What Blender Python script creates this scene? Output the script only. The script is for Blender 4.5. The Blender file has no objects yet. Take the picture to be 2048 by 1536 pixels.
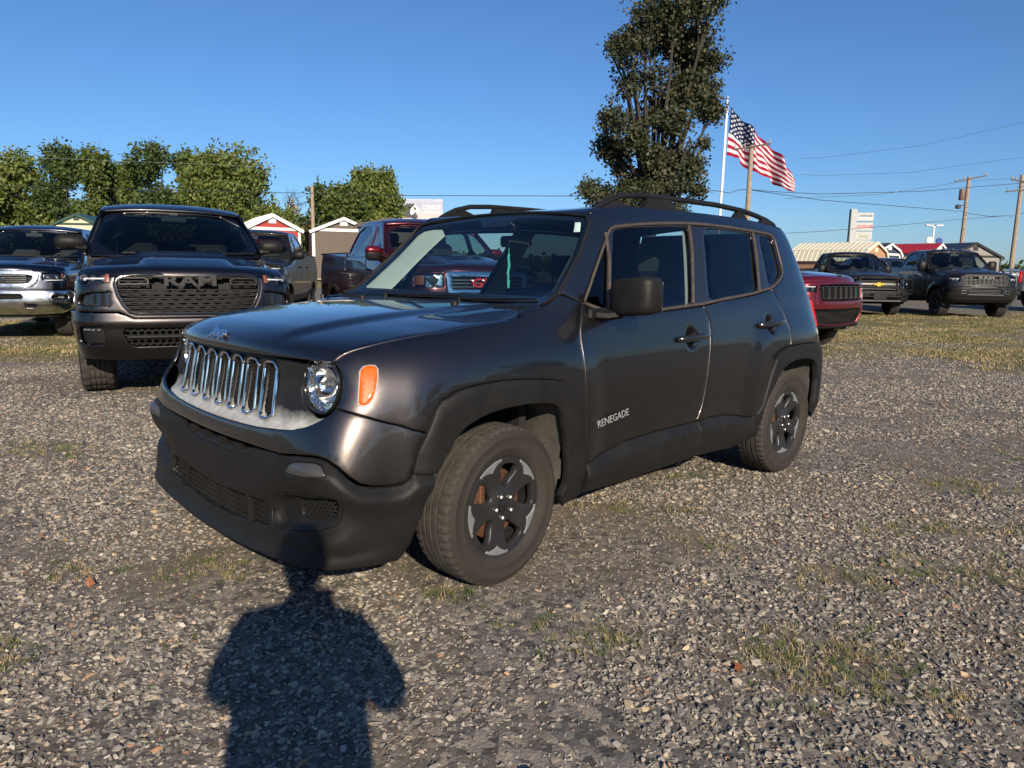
import bpy, math, random
import numpy as np
from mathutils import Vector, Matrix
from mathutils.geometry import delaunay_2d_cdt
sc=bpy.context.scene
COL=sc.collection
rad=math.radians
# ------------------------------------------------------------------ camera
CAM=np.array([-1.9916,-2.938,1.3115]); PITCH=.1583; ROLL=.0154; YAW=.7954; FPX=1444.9
FH=np.array([math.cos(YAW),math.sin(YAW),0.0]); RH=np.array([math.sin(YAW),-math.cos(YAW),0.0])
def place(r,f,z=0.0):
    """metres to the right of / ahead of the photographer's standpoint"""
    return Vector((CAM[0]+RH[0]*r+FH[0]*f, CAM[1]+RH[1]*r+FH[1]*f, z))
cd=bpy.data.cameras.new('camera'); cam=bpy.data.objects.new('camera',cd); COL.objects.link(cam); sc.camera=cam
fw=np.array([math.cos(YAW)*math.cos(PITCH),math.sin(YAW)*math.cos(PITCH),-math.sin(PITCH)])
rv=RH.copy(); uv=np.cross(rv,fw); c_,s_=math.cos(ROLL),math.sin(ROLL)
r2=c_*rv+s_*uv; u2=-s_*rv+c_*uv
cam.matrix_world=Matrix(((r2[0],u2[0],-fw[0],CAM[0]),(r2[1],u2[1],-fw[1],CAM[1]),(r2[2],u2[2],-fw[2],CAM[2]),(0,0,0,1)))
cd.sensor_width=36; cd.lens=36*FPX/2048; cd.clip_start=.05; cd.clip_end=3000
# ------------------------------------------------------------------ light
SUN_AZ=rad(61.5); SUN_EL=rad(24.7)
w=bpy.data.worlds.new('World'); sc.world=w; w.use_nodes=True
nt=w.node_tree; bg=nt.nodes['Background']
sky=nt.nodes.new('ShaderNodeTexSky'); sky.sky_type='NISHITA'; sky.sun_disc=False
sky.sun_elevation=SUN_EL; sky.sun_rotation=rad(90)-(SUN_AZ+math.pi)
sky.altitude=100; sky.air_density=1.0; sky.dust_density=.45; sky.ozone_density=9
nt.links.new(sky.outputs[0],bg.inputs[0]); bg.inputs[1].default_value=.090
sl=bpy.data.lights.new('sun','SUN'); sun=bpy.data.objects.new('sun',sl); COL.objects.link(sun)
sl.energy=5.0; sl.angle=rad(.53); sl.color=(1.0,.86,.68)
dvec=Vector((math.cos(SUN_AZ)*math.cos(SUN_EL),math.sin(SUN_AZ)*math.cos(SUN_EL),-math.sin(SUN_EL)))
sun.rotation_euler=dvec.to_track_quat('-Z','Y').to_euler(); sun.location=(-20,-40,30)
sc.view_settings.view_transform='Standard'; sc.view_settings.look='None'; sc.view_settings.gamma=1
sc.view_settings.exposure=.42
sc.render.engine='CYCLES'
# ------------------------------------------------------------------ materials
MATS={}
def nodes(m): return m.node_tree.nodes, m.node_tree.links
def mat(name,color=(.5,.5,.5),rough=.5,metal=0.0,coat=0.0,coat_rough=.03,spec=.5,noise=0.0,nscale=20.0,bump=0.0,bscale=80.0,trans=0.0,emit=None,alpha=None,sheen=0,ior=None):
    if name in MATS: return MATS[name]
    m=bpy.data.materials.new(name); m.use_nodes=True; MATS[name]=m
    ns,ln=nodes(m); b=ns['Principled BSDF']
    b.inputs['Base Color'].default_value=(*color,1); b.inputs['Roughness'].default_value=rough
    b.inputs['Metallic'].default_value=metal; b.inputs['Coat Weight'].default_value=coat; b.inputs['Coat Roughness'].default_value=coat_rough
    b.inputs['Specular IOR Level'].default_value=spec
    if trans: b.inputs['Transmission Weight'].default_value=trans
    if ior: b.inputs['IOR'].default_value=ior
    if emit: b.inputs['Emission Color'].default_value=(*emit[0],1); b.inputs['Emission Strength'].default_value=emit[1]
    tc=ns.new('ShaderNodeTexCoord')
    if noise:
        n=ns.new('ShaderNodeTexNoise'); n.inputs['Scale'].default_value=nscale; n.inputs['Detail'].default_value=6; n.inputs['Roughness'].default_value=.65
        ln.new(tc.outputs['Object'],n.inputs['Vector'])
        mr=ns.new('ShaderNodeMapRange'); mr.inputs[1].default_value=.3; mr.inputs[2].default_value=.7; mr.inputs[3].default_value=1-noise; mr.inputs[4].default_value=1+noise
        ln.new(n.outputs[0],mr.inputs[0])
        mx=ns.new('ShaderNodeMix'); mx.data_type='RGBA'; mx.blend_type='MULTIPLY'; mx.inputs[0].default_value=1; mx.clamp_result=False
        mx.inputs[6].default_value=(*color,1); ln.new(mr.outputs[0],mx.inputs[7]); ln.new(mx.outputs[2],b.inputs['Base Color'])
        mr2=ns.new('ShaderNodeMapRange'); mr2.inputs[3].default_value=max(rough-.08,0.02); mr2.inputs[4].default_value=min(rough+.08,1); ln.new(n.outputs[0],mr2.inputs[0]); ln.new(mr2.outputs[0],b.inputs['Roughness'])
    if bump:
        n=ns.new('ShaderNodeTexNoise'); n.inputs['Scale'].default_value=bscale; n.inputs['Detail'].default_value=4
        ln.new(tc.outputs['Object'],n.inputs['Vector'])
        bp=ns.new('ShaderNodeBump'); bp.inputs['Strength'].default_value=bump; bp.inputs['Distance'].default_value=.01
        ln.new(n.outputs[0],bp.inputs['Height']); ln.new(bp.outputs[0],b.inputs['Normal'])
    return m
def paint(name,color,metal=.7,rough=.4,dust=.25,coat=1.0):
    """clear-coated metallic car paint with fine flakes and a thin film of road dust toward the sills"""
    if name in MATS: return MATS[name]
    m=mat(name,color,rough,metal,coat,.025,spec=.5 if metal>.3 else .15)
    ns,ln=nodes(m); b=ns['Principled BSDF']; tc=ns.new('ShaderNodeTexCoord')
    fl=ns.new('ShaderNodeTexVoronoi'); fl.inputs['Scale'].default_value=900; ln.new(tc.outputs['Object'],fl.inputs['Vector'])
    bp=ns.new('ShaderNodeBump'); bp.inputs['Strength'].default_value=.06; bp.inputs['Distance'].default_value=.001
    ln.new(fl.outputs['Distance'],bp.inputs['Height']); ln.new(bp.outputs[0],b.inputs['Normal'])
    dn=ns.new('ShaderNodeTexNoise'); dn.inputs['Scale'].default_value=2.2; dn.inputs['Detail'].default_value=9; dn.inputs['Roughness'].default_value=.7
    ln.new(tc.outputs['Object'],dn.inputs['Vector'])
    sp=ns.new('ShaderNodeSeparateXYZ'); ln.new(tc.outputs['Object'],sp.inputs[0])
    hz=ns.new('ShaderNodeMapRange'); hz.inputs[1].default_value=.95; hz.inputs[2].default_value=.25; hz.inputs[3].default_value=.0; hz.inputs[4].default_value=dust; ln.new(sp.outputs['Z'],hz.inputs[0])
    mu=ns.new('ShaderNodeMath'); mu.operation='MULTIPLY'; ln.new(hz.outputs[0],mu.inputs[0]); ln.new(dn.outputs[0],mu.inputs[1])
    ad=ns.new('ShaderNodeMath'); ad.operation='MULTIPLY_ADD'; ad.inputs[1].default_value=.045; ln.new(dn.outputs[0],ad.inputs[0]); ln.new(mu.outputs[0],ad.inputs[2])
    mx=ns.new('ShaderNodeMix'); mx.data_type='RGBA'; mx.inputs[6].default_value=(*color,1); mx.inputs[7].default_value=(.30,.26,.21,1)
    ln.new(ad.outputs[0],mx.inputs[0]); ln.new(mx.outputs[2],b.inputs['Base Color'])
    cr=ns.new('ShaderNodeMapRange'); cr.inputs[1].default_value=0; cr.inputs[2].default_value=.3; cr.inputs[3].default_value=.02; cr.inputs[4].default_value=.2
    ln.new(ad.outputs[0],cr.inputs[0]); ln.new(cr.outputs[0],b.inputs['Coat Roughness'])
    return m
def glass(name,tint=(.5,.6,.58),ior=1.5,rough=0.0,gain=1.5):
    """thin car glass: tinted straight-through light plus a mirror reflection that grows at grazing angles, the same from both faces"""
    if name in MATS: return MATS[name]
    m=bpy.data.materials.new(name); m.use_nodes=True; MATS[name]=m
    ns,ln=nodes(m); ns.remove(ns['Principled BSDF']); out=ns['Material Output']
    t=ns.new('ShaderNodeBsdfTransparent'); t.inputs[0].default_value=(*tint,1)
    g=ns.new('ShaderNodeBsdfGlossy'); g.inputs['Roughness'].default_value=rough
    ge=ns.new('ShaderNodeNewGeometry'); dp=ns.new('ShaderNodeVectorMath'); dp.operation='DOT_PRODUCT'; ln.new(ge.outputs['Normal'],dp.inputs[0]); ln.new(ge.outputs['Incoming'],dp.inputs[1])
    def M(op,a_,b_=None):
        n=ns.new('ShaderNodeMath'); n.operation=op
        for k,v in enumerate((a_,b_)):
            if v is None: continue
            if isinstance(v,(int,float)): n.inputs[k].default_value=v
            else: ln.new(v,n.inputs[k])
        return n.outputs[0]
    f=M('ADD',M('MULTIPLY',M('POWER',M('SUBTRACT',1.0,M('ABSOLUTE',dp.outputs['Value'])),5.0),.95),.043)
    mp=M('MINIMUM',M('MULTIPLY',f,gain),1.0)
    x=ns.new('ShaderNodeMixShader'); ln.new(mp,x.inputs[0]); ln.new(t.outputs[0],x.inputs[1]); ln.new(g.outputs[0],x.inputs[2]); ln.new(x.outputs[0],out.inputs[0])
    return m
# ------------------------------------------------------------------ mesh helpers
def link(o,parent=None):
    COL.objects.link(o)
    if parent is not None: o.parent=parent
    return o
def mk(name,V,Fc,material,parent=None,smooth=True,angle=None):
    me=bpy.data.meshes.new(name)
    V=np.asarray(V,float); me.from_pydata(V.tolist(),[],[tuple(int(i) for i in f) for f in Fc]); 
    ms=material if isinstance(material,(list,tuple)) else [material]
    for x in ms: me.materials.append(x)
    if smooth:
        me.shade_smooth()
        if angle is not None: me.set_sharp_from_angle(angle=rad(angle))
    me.update()
    o=bpy.data.objects.new(name,me); return link(o,parent)
class MB:
    """collects boxes, tubes, prisms, lathes into one mesh"""
    def __init__(s): s.V=[]; s.F=[]; s.M=[]; s.cur=0
    def add(s,V,F):
        n=len(s.V); s.V+=[tuple(map(float,v)) for v in V]; s.F+=[tuple(int(i)+n for i in f) for f in F]; s.M+=[s.cur]*len(F); return s
    def box(s,c,d,rot=None,bev=0):
        x,y,z=[k/2 for k in d]
        if bev:
            b=min(bev,x*.9,y*.9,z*.9)
            V=[];
            for sx in(-1,1):
                for sy in(-1,1):
                    for sz in(-1,1):
                        V+=[(sx*x,sy*(y-b),sz*(z-b)),(sx*(x-b),sy*y,sz*(z-b)),(sx*(x-b),sy*(y-b),sz*z)]
            from mathutils.geometry import convex_hull_2d
            import bmesh
            bm=bmesh.new(); vs=[bm.verts.new(v) for v in V]; r=bmesh.ops.convex_hull(bm,input=vs)
            bm.verts.index_update(); V=[tuple(v.co) for v in bm.verts]; F=[[v.index for v in f.verts] for f in bm.faces]; bm.free()
        else:
            V=[(-x,-y,-z),(x,-y,-z),(x,y,-z),(-x,y,-z),(-x,-y,z),(x,-y,z),(x,y,z),(-x,y,z)]
            F=[(0,3,2,1),(4,5,6,7),(0,1,5,4),(1,2,6,5),(2,3,7,6),(3,0,4,7)]
        R=rot if rot is not None else Matrix.Identity(3)
        V=[tuple(R@Vector(v)+Vector(c)) for v in V]
        return s.add(V,F)
    def tube(s,pts,r,n=8,flat=1.0,cap=True,closed=False,up=(0,0,1)):
        P=[Vector(p) for p in pts]; m=len(P); V=[];F=[]
        rs=r if hasattr(r,'__len__') else [r]*m
        for i,p in enumerate(P):
            if closed: t=(P[(i+1)%m]-P[i-1])
            else: t=(P[min(i+1,m-1)]-P[max(i-1,0)])
            t.normalize(); a=t.cross(Vector(up)); 
            if a.length<1e-4: a=t.cross(Vector((1,0,0)))
            a.normalize(); b=a.cross(t)
            for k in range(n):
                th=2*math.pi*k/n+math.pi/n; V.append(p+a*math.cos(th)*rs[i]*flat+b*math.sin(th)*rs[i])
        for i in range(m if closed else m-1):
            j=(i+1)%m
            for k in range(n):
                l=(k+1)%n; F.append((i*n+k,i*n+l,j*n+l,j*n+k))
        if cap and not closed: F.append(tuple(range(n))); F.append(tuple((m-1)*n+k for k in range(n))[::-1])
        return s.add(V,F)
    def lathe(s,prof,n=48,axis='y',c=(0,0,0),close=False):
        V=[];F=[];m=len(prof)
        for i in range(n):
            t=2*math.pi*i/n
            for (r,h) in prof:
                if axis=='y': V.append((c[0]+r*math.cos(t),c[1]+h,c[2]+r*math.sin(t)))
                elif axis=='z': V.append((c[0]+r*math.cos(t),c[1]+r*math.sin(t),c[2]+h))
                else: V.append((c[0]+h,c[1]+r*math.cos(t),c[2]+r*math.sin(t)))
        for i in range(n):
            j=(i+1)%n
            for k in range(m-1 if not close else m):
                l=(k+1)%m; F.append((i*m+k,i*m+l,j*m+l,j*m+k))
        return s.add(V,F)
    def prism(s,poly,h0,h1,axis='z'):
        n=len(poly); V=[]
        for h in(h0,h1):
            for a,b in poly: V.append({'z':(a,b,h),'y':(a,h,b),'x':(h,a,b)}[axis])
        F=[tuple(range(n))[::-1],tuple(range(n,2*n))]+[(i,(i+1)%n,n+(i+1)%n,n+i) for i in range(n)]
        return s.add(V,F)
    def obj(s,name,material,parent=None,smooth=True,angle=35):
        o=mk(name,s.V,s.F,material,parent,smooth,angle)
        if isinstance(material,(list,tuple)):
            o.data.polygons.foreach_set('material_index',s.M)
        return o
def thing(name,label,cat,loc=(0,0,0),rotz=0,group=None):
    o=bpy.data.objects.new(name,None); o.empty_display_size=.3; link(o); o.location=loc; o.rotation_euler=(0,0,rotz)
    o['label']=label; o['category']=cat
    if group: o['group']=group
    return o
def tag(o,label,cat,group=None,kind=None):
    if label: o['label']=label
    if cat: o['category']=cat
    if group: o['group']=group
    if kind: o['kind']=kind
    return o
def chaikin(P,n=2,closed=True):
    P=[np.array(p,float) for p in P]
    for _ in range(n):
        Q=[]; m=len(P)
        for i in range(m if closed else m-1):
            a,b=P[i],P[(i+1)%m]; Q+=[a*.75+b*.25,a*.25+b*.75]
        if not closed: Q=[P[0]]+Q+[P[-1]]
        P=Q
    return [tuple(p) for p in P]
def densify(P,step,closed=True):
    out=[]; m=len(P)
    for i in range(m if closed else m-1):
        a=np.array(P[i],float); b=np.array(P[(i+1)%m],float); k=max(1,int(math.ceil(np.linalg.norm(b-a)/step)))
        for j in range(k): out.append(a+(b-a)*j/k)
    if not closed: out.append(np.array(P[-1],float))
    return np.array(out)
def area(P):
    x,y=P[:,0],P[:,1]; return .5*np.sum(x*np.roll(y,-1)-np.roll(x,-1)*y)
def inset(P,d):
    """move a closed polygon inwards by d"""
    P=np.asarray(P,float); sgn=1 if area(P)>0 else -1
    e=np.roll(P,-1,0)-P; e/=np.maximum(np.linalg.norm(e,axis=1,keepdims=True),1e-9)
    n=np.stack([-e[:,1],e[:,0]],1)*sgn; m=n+np.roll(n,1,0)
    l=np.linalg.norm(m,axis=1,keepdims=True); m=m/np.maximum(l,.35)
    k=np.sum(m*n,1,keepdims=True); return P+m*d/np.maximum(k,.5)
def pip(Q,P):
    x,y=Q[:,0],Q[:,1]; r=np.zeros(len(Q),bool); n=len(P)
    for i in range(n):
        x1,y1=P[i]; x2,y2=P[(i+1)%n]
        if y1==y2: continue
        c=((y1>y)!=(y2>y))&(x<(x2-x1)*(y-y1)/(y2-y1)+x1); r^=c
    return r
def dist_edges(Q,P):
    d=np.full(len(Q),1e9); n=len(P)
    for i in range(n):
        a=P[i]; b=P[(i+1)%n]; ab=b-a; t=np.clip(((Q-a)@ab)/max(ab@ab,1e-12),0,1)
        d=np.minimum(d,np.linalg.norm(Q-a-t[:,None]*ab,axis=1))
    return d
def cdt(outer,holes,step,ring=.005):
    """fill a 2-D polygon with holes by an even triangle net; returns points, triangles, loops"""
    loops=[]; pts=[]; edges=[]
    for P in [outer]+list(holes):
        k=len(pts); n=len(P); loops.append(list(range(k,k+n))); pts+=[tuple(p) for p in P]; edges+=[(k+i,k+(i+1)%n) for i in range(n)]
    lo=outer.min(0); hi=outer.max(0); g=[]
    ny=int((hi[1]-lo[1])/(step*.866))+2
    for j in range(ny):
        xs=np.arange(lo[0]+(step*.5 if j%2 else 0),hi[0]+step,step); g.append(np.stack([xs,np.full(len(xs),lo[1]+j*step*.866)],1))
    g=np.concatenate(g); keep=pip(g,outer)
    for h in holes: keep&=~pip(g,h)
    g=g[keep]
    if len(g):
        d=dist_edges(g,outer)
        for h in holes: d=np.minimum(d,dist_edges(g,h))
        g=g[d>max(step*.45,ring*1.6)]
    extra=[g] if len(g) else []
    if ring:
        r=inset(outer,ring); r=r[pip(r,outer)]; extra.append(r)
        for h in holes:
            r=inset(h,-ring); extra.append(r)
    allp=pts+[tuple(p) for e in extra for p in e]
    vs,es,fs,ov,oe,of=delaunay_2d_cdt([Vector(p) for p in allp],edges,[],0,1e-7)
    Q=np.array([tuple(v) for v in vs]); T=np.array([f for f in fs if len(f)==3])
    c=Q[T].mean(1); k=pip(c,outer)
    for h in holes: k&=~pip(c,h)
    T=T[k]
    # orientation
    a=Q[T[:,1]]-Q[T[:,0]]; b=Q[T[:,2]]-Q[T[:,0]]; cr=a[:,0]*b[:,1]-a[:,1]*b[:,0]
    T=T[np.abs(cr)>1e-12]; cr=cr[np.abs(cr)>1e-12]; T[cr<0]=T[cr<0][:,::-1]
    # map input loops to output vertices
    mp={}
    for i,o in enumerate(ov):
        for k2 in o: mp[k2]=i
    loops=[[mp.get(i,i) for i in l] for l in loops]
    return Q,T,loops
def panel(name,Fn,poly,material,parent,holes=(),step=.035,gap=.0015,depth=.014,lift=0.0,roll=.0012,mirror=False,both=False,dense=None,off=None,flip=False):
    """a sheet panel cut out of the surface Fn(a,b); edges rolled under by depth"""
    st=dense or min(step*.7,.03)
    out=densify(poly,st); out=inset(out,gap) if gap else out
    hl=[inset(densify(h,st),-gap) if gap else densify(h,st) for h in holes]
    Q,T,loops=cdt(out,hl,step,.004)
    P=Fn(Q[:,0],Q[:,1]); e=1e-3
    N=np.cross(Fn(Q[:,0]+e,Q[:,1])-Fn(Q[:,0]-e,Q[:,1]),Fn(Q[:,0],Q[:,1]+e)-Fn(Q[:,0],Q[:,1]-e)); N/=np.maximum(np.linalg.norm(N,axis=1,keepdims=True),1e-12)
    sg=-1.0 if flip else 1.0
    N=N*sg
    h=lift+(off(Q[:,0],Q[:,1]) if off is not None else 0)
    P=P+N*(h[:,None] if hasattr(h,'shape') else h)
    V=P.copy(); F=[tuple(t) if not flip else tuple(t[::-1]) for t in T]
    E=set()
    for f in F:
        for i in range(3): E.add((f[i],f[(i+1)%3]))
    bd=[(p,q) for p,q in E if (q,p) not in E]; bv=sorted({v for e_ in bd for v in e_})
    V[bv]-=N[bv]*roll
    if depth:
        base=len(V); ix={v:base+k for k,v in enumerate(bv)}; V=np.concatenate([V,P[bv]-N[bv]*depth])
        F+=[(q,p,ix[p],ix[q]) for p,q in bd]
    if mirror:
        V=V*np.array([1,-1,1]); F=[f[::-1] for f in F]
    res=mk(name,V,F,material,parent)
    if both:
        V2=V*np.array([1,-1,1]); r2=mk(name,V2,[f[::-1] for f in F],material,parent); return res,r2
    return res
def textobj(name,txt,size,material,parent,loc,X,Yv,depth=.002,bold=0.0,sx=1.0,align='CENTER',bend=None):
    """raised lettering: X is the reading direction, Yv the upright direction"""
    cu=bpy.data.curves.new(name,'FONT'); cu.body=txt; cu.size=size; cu.extrude=depth; cu.align_x=align; cu.align_y='CENTER'; cu.offset=bold*size; cu.resolution_u=2
    o=bpy.data.objects.new('tmp',cu); COL.objects.link(o); dg=bpy.context.evaluated_depsgraph_get(); dg.update()
    me=bpy.data.meshes.new_from_object(o.evaluated_get(dg)); COL.objects.unlink(o); bpy.data.objects.remove(o); me.name=name
    X=Vector(X).normalized(); Yv=Vector(Yv).normalized(); Z=X.cross(Yv); Yv=Z.cross(X)
    M=Matrix(((X.x,Yv.x,Z.x,loc[0]),(X.y,Yv.y,Z.y,loc[1]),(X.z,Yv.z,Z.z,loc[2]),(0,0,0,1)))
    me.transform(Matrix.Diagonal((sx,1,1,1))); me.transform(M)
    me.materials.clear(); me.materials.append(material)
    ob=bpy.data.objects.new(name,me); return link(ob,parent)
def smooth01(a,b,x):
    t=np.clip((np.asarray(x,float)-a)/(b-a),0,1); return t*t*(3-2*t)
RNG=random.Random(7)
# ------------------------------------------------------------------ body surface of the parked SUV
ROWZ=[.16,.22,.30,.42,.54,.64,.72,.79,.86,.93,.99,1.04,1.09,1.14,1.20,1.28,1.37,1.46,1.54,1.60,1.645]
STX=[0,.22,.42,.60,.75,.84,.95,1.15,1.55,2.05,2.60,3.10,3.60,4.10,4.45,4.66,4.85,5.10,5.55]
def _rows():
    fr={ # front stations 0..7 (x,y) per z
     .16:[(-.880,0),(-.878,.22),(-.872,.42),(-.862,.66),(-.80,.79),(-.68,.81),(-.56,.835),(-.38,.84)],
     .22:[(-.880,0),(-.878,.22),(-.872,.42),(-.862,.66),(-.80,.80),(-.69,.835),(-.57,.860),(-.38,.868)],
     .30:[(-.848,0),(-.846,.22),(-.840,.43),(-.832,.66),(-.795,.825),(-.70,.860),(-.57,.880),(-.38,.888)],
     .42:[(-.842,0),(-.840,.22),(-.835,.44),(-.832,.67),(-.795,.845),(-.70,.875),(-.57,.895),(-.38,.900)],
     .54:[(-.842,0),(-.840,.22),(-.836,.44),(-.834,.68),(-.795,.850),(-.70,.880),(-.57,.898),(-.38,.903)],
     .64:[(-.842,0),(-.840,.22),(-.834,.44),(-.830,.68),(-.788,.845),(-.69,.878),(-.57,.898),(-.38,.903)],
     .72:[(-.838,0),(-.836,.22),(-.828,.44),(-.815,.67),(-.765,.830),(-.67,.872),(-.55,.897),(-.38,.903)],
     .79:[(-.828,0),(-.826,.22),(-.815,.43),(-.792,.66),(-.738,.812),(-.645,.864),(-.53,.892),(-.38,.901)],
     .86:[(-.808,0),(-.806,.22),(-.796,.42),(-.760,.63),(-.702,.780),(-.63,.853),(-.52,.885),(-.37,.898)],
     .93:[(-.798,0),(-.796,.22),(-.784,.42),(-.745,.62),(-.688,.762),(-.615,.832),(-.50,.868),(-.36,.888)],
     .99:[(-.785,0),(-.783,.22),(-.770,.42),(-.728,.61),(-.672,.735),(-.595,.795),(-.48,.840),(-.34,.866)],
    1.04:[(-.765,0),(-.763,.21),(-.748,.41),(-.705,.59),(-.645,.69),(-.565,.748),(-.45,.798),(-.32,.836)],
    1.09:[(-.73,0),(-.728,.21),(-.712,.40),(-.668,.56),(-.60,.65),(-.515,.698),(-.41,.742),(-.28,.787)],
    1.14:[(-.68,0),(-.678,.20),(-.660,.38),(-.61,.53),(-.54,.61),(-.45,.65),(-.35,.68),(-.22,.715)]}
    top=fr[1.14]
    out=[]
    side={ # |y| for x= 0,.48,1.0,1.5,2.05,2.55,2.90
     .16:[.80,.78,.78,.78,.78,.82,.80], .22:[.86,.84,.83,.83,.84,.86,.84],.30:[.885,.870,.862,.862,.868,.885,.865],
     .42:[.903,.882,.880,.880,.882,.903,.885],.54:[.905,.882,.880,.880,.882,.905,.890],.64:[.905,.888,.886,.886,.888,.905,.892],
     .72:[.905,.892,.890,.890,.892,.905,.892],.79:[.904,.893,.891,.891,.893,.904,.890],.86:[.901,.892,.890,.890,.892,.901,.886],
     .93:[.896,.888,.886,.886,.888,.895,.876],.99:[.880,.875,.874,.874,.875,.879,.858],1.04:[.862,.866,.867,.867,.867,.868,.848],
     1.09:[.832,.852,.857,.858,.858,.857,.836],1.14:[.775,.832,.845,.846,.846,.844,.822],1.20:[.74,.808,.824,.826,.826,.823,.800],
     1.28:[.70,.778,.795,.797,.797,.794,.770],1.37:[.66,.742,.761,.764,.764,.760,.736],1.46:[.62,.704,.725,.729,.729,.724,.700],
     1.54:[.58,.668,.691,.696,.696,.690,.664],1.60:[.54,.636,.660,.666,.666,.660,.628],1.645:[.50,.600,.625,.632,.632,.625,.585]}
    rear={.16:(3.00,3.06),.22:(3.06,3.12),.30:(3.08,3.15),.42:(3.09,3.17),.54:(3.09,3.17),.64:(3.08,3.16),.72:(3.06,3.14),.79:(3.05,3.12),.86:(3.04,3.10),
      .93:(3.03,3.09),.99:(3.025,3.085),1.04:(3.02,3.08),1.09:(3.01,3.07),1.14:(3.0,3.06),1.20:(2.985,3.045),1.28:(2.965,3.02),1.37:(2.94,2.99),1.46:(2.91,2.96),1.54:(2.88,2.93),1.60:(2.85,2.89),1.645:(2.80,2.83)}
    for z in ROWZ:
        f=fr.get(z)
        if f is None:
            k=(z-1.14); f=[(x+k*1.2,y-k*.25) for x,y in top]
        s=side[z]; a,b=rear[z];a+=.055;b+=.055; yc=s[6]
        r=[(x,y) for x,y in zip((0,.48,1.0,1.5,2.05,2.55),s[:6])]
        q=[(2.88,yc+.006),(a-.045,yc-.045),(a+.005,yc-.14),(b-.012,yc*.5),(b,0)]
        out.append(f+r+q)
    return np.array(out)   # rows x 19 x 2
ROWS=_rows()
RZ=np.array(ROWZ); SS=np.array(STX)
def _bs(t):
    return np.array([(1-t)**3,3*t**3-6*t**2+4,-3*t**3+3*t**2+3*t+1,t**3])/6
def _sm(a,b,x):
    t=np.clip((x-a)/(b-a),0,1); return t*t*(3-2*t)
# padded control nets
def _pad():
    n=ROWS.shape[0]; m=ROWS.shape[1]
    G=np.zeros((n+2,m+2,3))
    G[1:-1,1:-1,:2]=ROWS; G[1:-1,1:-1,2]=RZ[:,None]
    G[1:-1,0]=G[1:-1,2]*[1,-1,1]; G[1:-1,-1]=G[1:-1,-3]*[1,-1,1]
    G[0]=2*G[1]-G[2]; G[-1]=2*G[-2]-G[-3]
    return G
NET=_pad()
WF=(0.0,.338); WR=(2.57,.338)
def arch_r(x,z,c):
    dx=np.abs(x-c[0])/.50; dz=np.maximum(z-c[1],0)/.594
    return (dx**4+dz**4)**.25
def L(s,z):
    """point on the left (y<0) body side; s<0 crosses to the other side of the nose"""
    s=np.asarray(s,float);z=np.asarray(z,float)
    sg=np.where(s<0,-1.0,1.0); a=np.abs(s)
    u=np.interp(a,SS,np.arange(len(SS))); v=np.interp(z,RZ,np.arange(len(RZ)))
    i=np.clip(np.floor(u).astype(int),0,len(SS)-2); j=np.clip(np.floor(v).astype(int),0,len(RZ)-2)
    bu=_bs(u-i); bv=_bs(v-j); P=np.zeros(u.shape+(3,))
    for p in range(4):
        for q in range(4):
            P+=(bu[q]*bv[p])[...,None]*NET[j+p,i+q]
    x,y,zz=P[...,0],P[...,1],P[...,2]
    # wheel arch shoulders: body swells out toward the arch crease
    for c,r1 in ((WF,1.0),(WR,1.0)):
        r=arch_r(x,zz,c)
        y=y+.020*_sm(r1+.30,r1,r)*_sm(.25,.45,zz)*_sm(-.62,-.45,x)*_sm(3.05,2.95,x)
    return np.stack([x,-y*sg,zz],-1)
def Ln(s,z):
    e=1e-3
    a=L(np.asarray(s)+e,z)-L(np.asarray(s)-e,z); b=L(s,np.asarray(z)+e)-L(s,np.asarray(z)-e)
    n=np.cross(a,b); n/=np.linalg.norm(n,axis=-1,keepdims=True)
    return n
# ------------------------------------------------------------------ shared materials
M_paint=paint('granite metallic paint',(.086,.077,.075),1.0,.36,.16)
M_plast=mat('textured black plastic',(.012,.0118,.0116),.46,0,spec=.22,noise=.25,nscale=9,bump=.18,bscale=420)
M_plasd=mat('dusty black plastic',(.011,.0108,.0105),.5,0,spec=.24,noise=.35,nscale=6,bump=.15,bscale=300)
M_gloss=mat('gloss black',(.012,.012,.013),.12,0,coat=.6)
M_dark=mat('dark cavity',(.012,.012,.012),.8)
M_chrome=mat('chrome',(.82,.83,.84),.07,1.0,noise=.06,nscale=30)
M_brite=mat('reflector chrome',(.9,.9,.9),.12,1.0)
M_gls=glass('windshield glass',(.70,.79,.76),1.52)
M_glside=glass('side glass',(.66,.76,.75),1.52)
M_priv=glass('privacy glass',(.07,.085,.09),1.52)
M_lens=glass('clear lens',(.95,.97,.98),1.45,0,.75)
M_trim=mat('faded window moulding',(.060,.047,.040),.55,noise=.3,nscale=25)
M_tyre=mat('dusty tyre rubber',(.024,.019,.015),.82,noise=.28,nscale=5,bump=.1,bscale=200)
M_tread=mat('tread rubber',(.040,.036,.031),.85,noise=.4,nscale=28,bump=.3,bscale=250)
M_rim=mat('dark grey alloy',(.036,.036,.038),.36,.5,coat=.2)
M_mach=mat('machined alloy',(.22,.235,.235),.5,.45,noise=.18,nscale=24)
M_rust=mat('rusty brake metal',(.16,.075,.04),.6,.6,noise=.5,nscale=14)
M_int=mat('grey cabin trim',(.045,.048,.05),.7)
M_seat=mat('black cloth seat',(.025,.027,.03),.9,bump=.2,bscale=400)
M_head=mat('pale headliner',(.30,.30,.29),.9)
M_wsband=mat('pale windshield band',(.62,.66,.62),.6)
M_amber=mat('amber lens',(.85,.10,.004),.42,coat=.15,spec=.3)
M_red=mat('red lens',(.45,.01,.012),.15,coat=1)
M_mdiv=mat('matte black plastic',(.010,.010,.010),.85,spec=.1)
M_metal=mat('dull metal',(.35,.34,.33),.4,.9)
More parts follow.
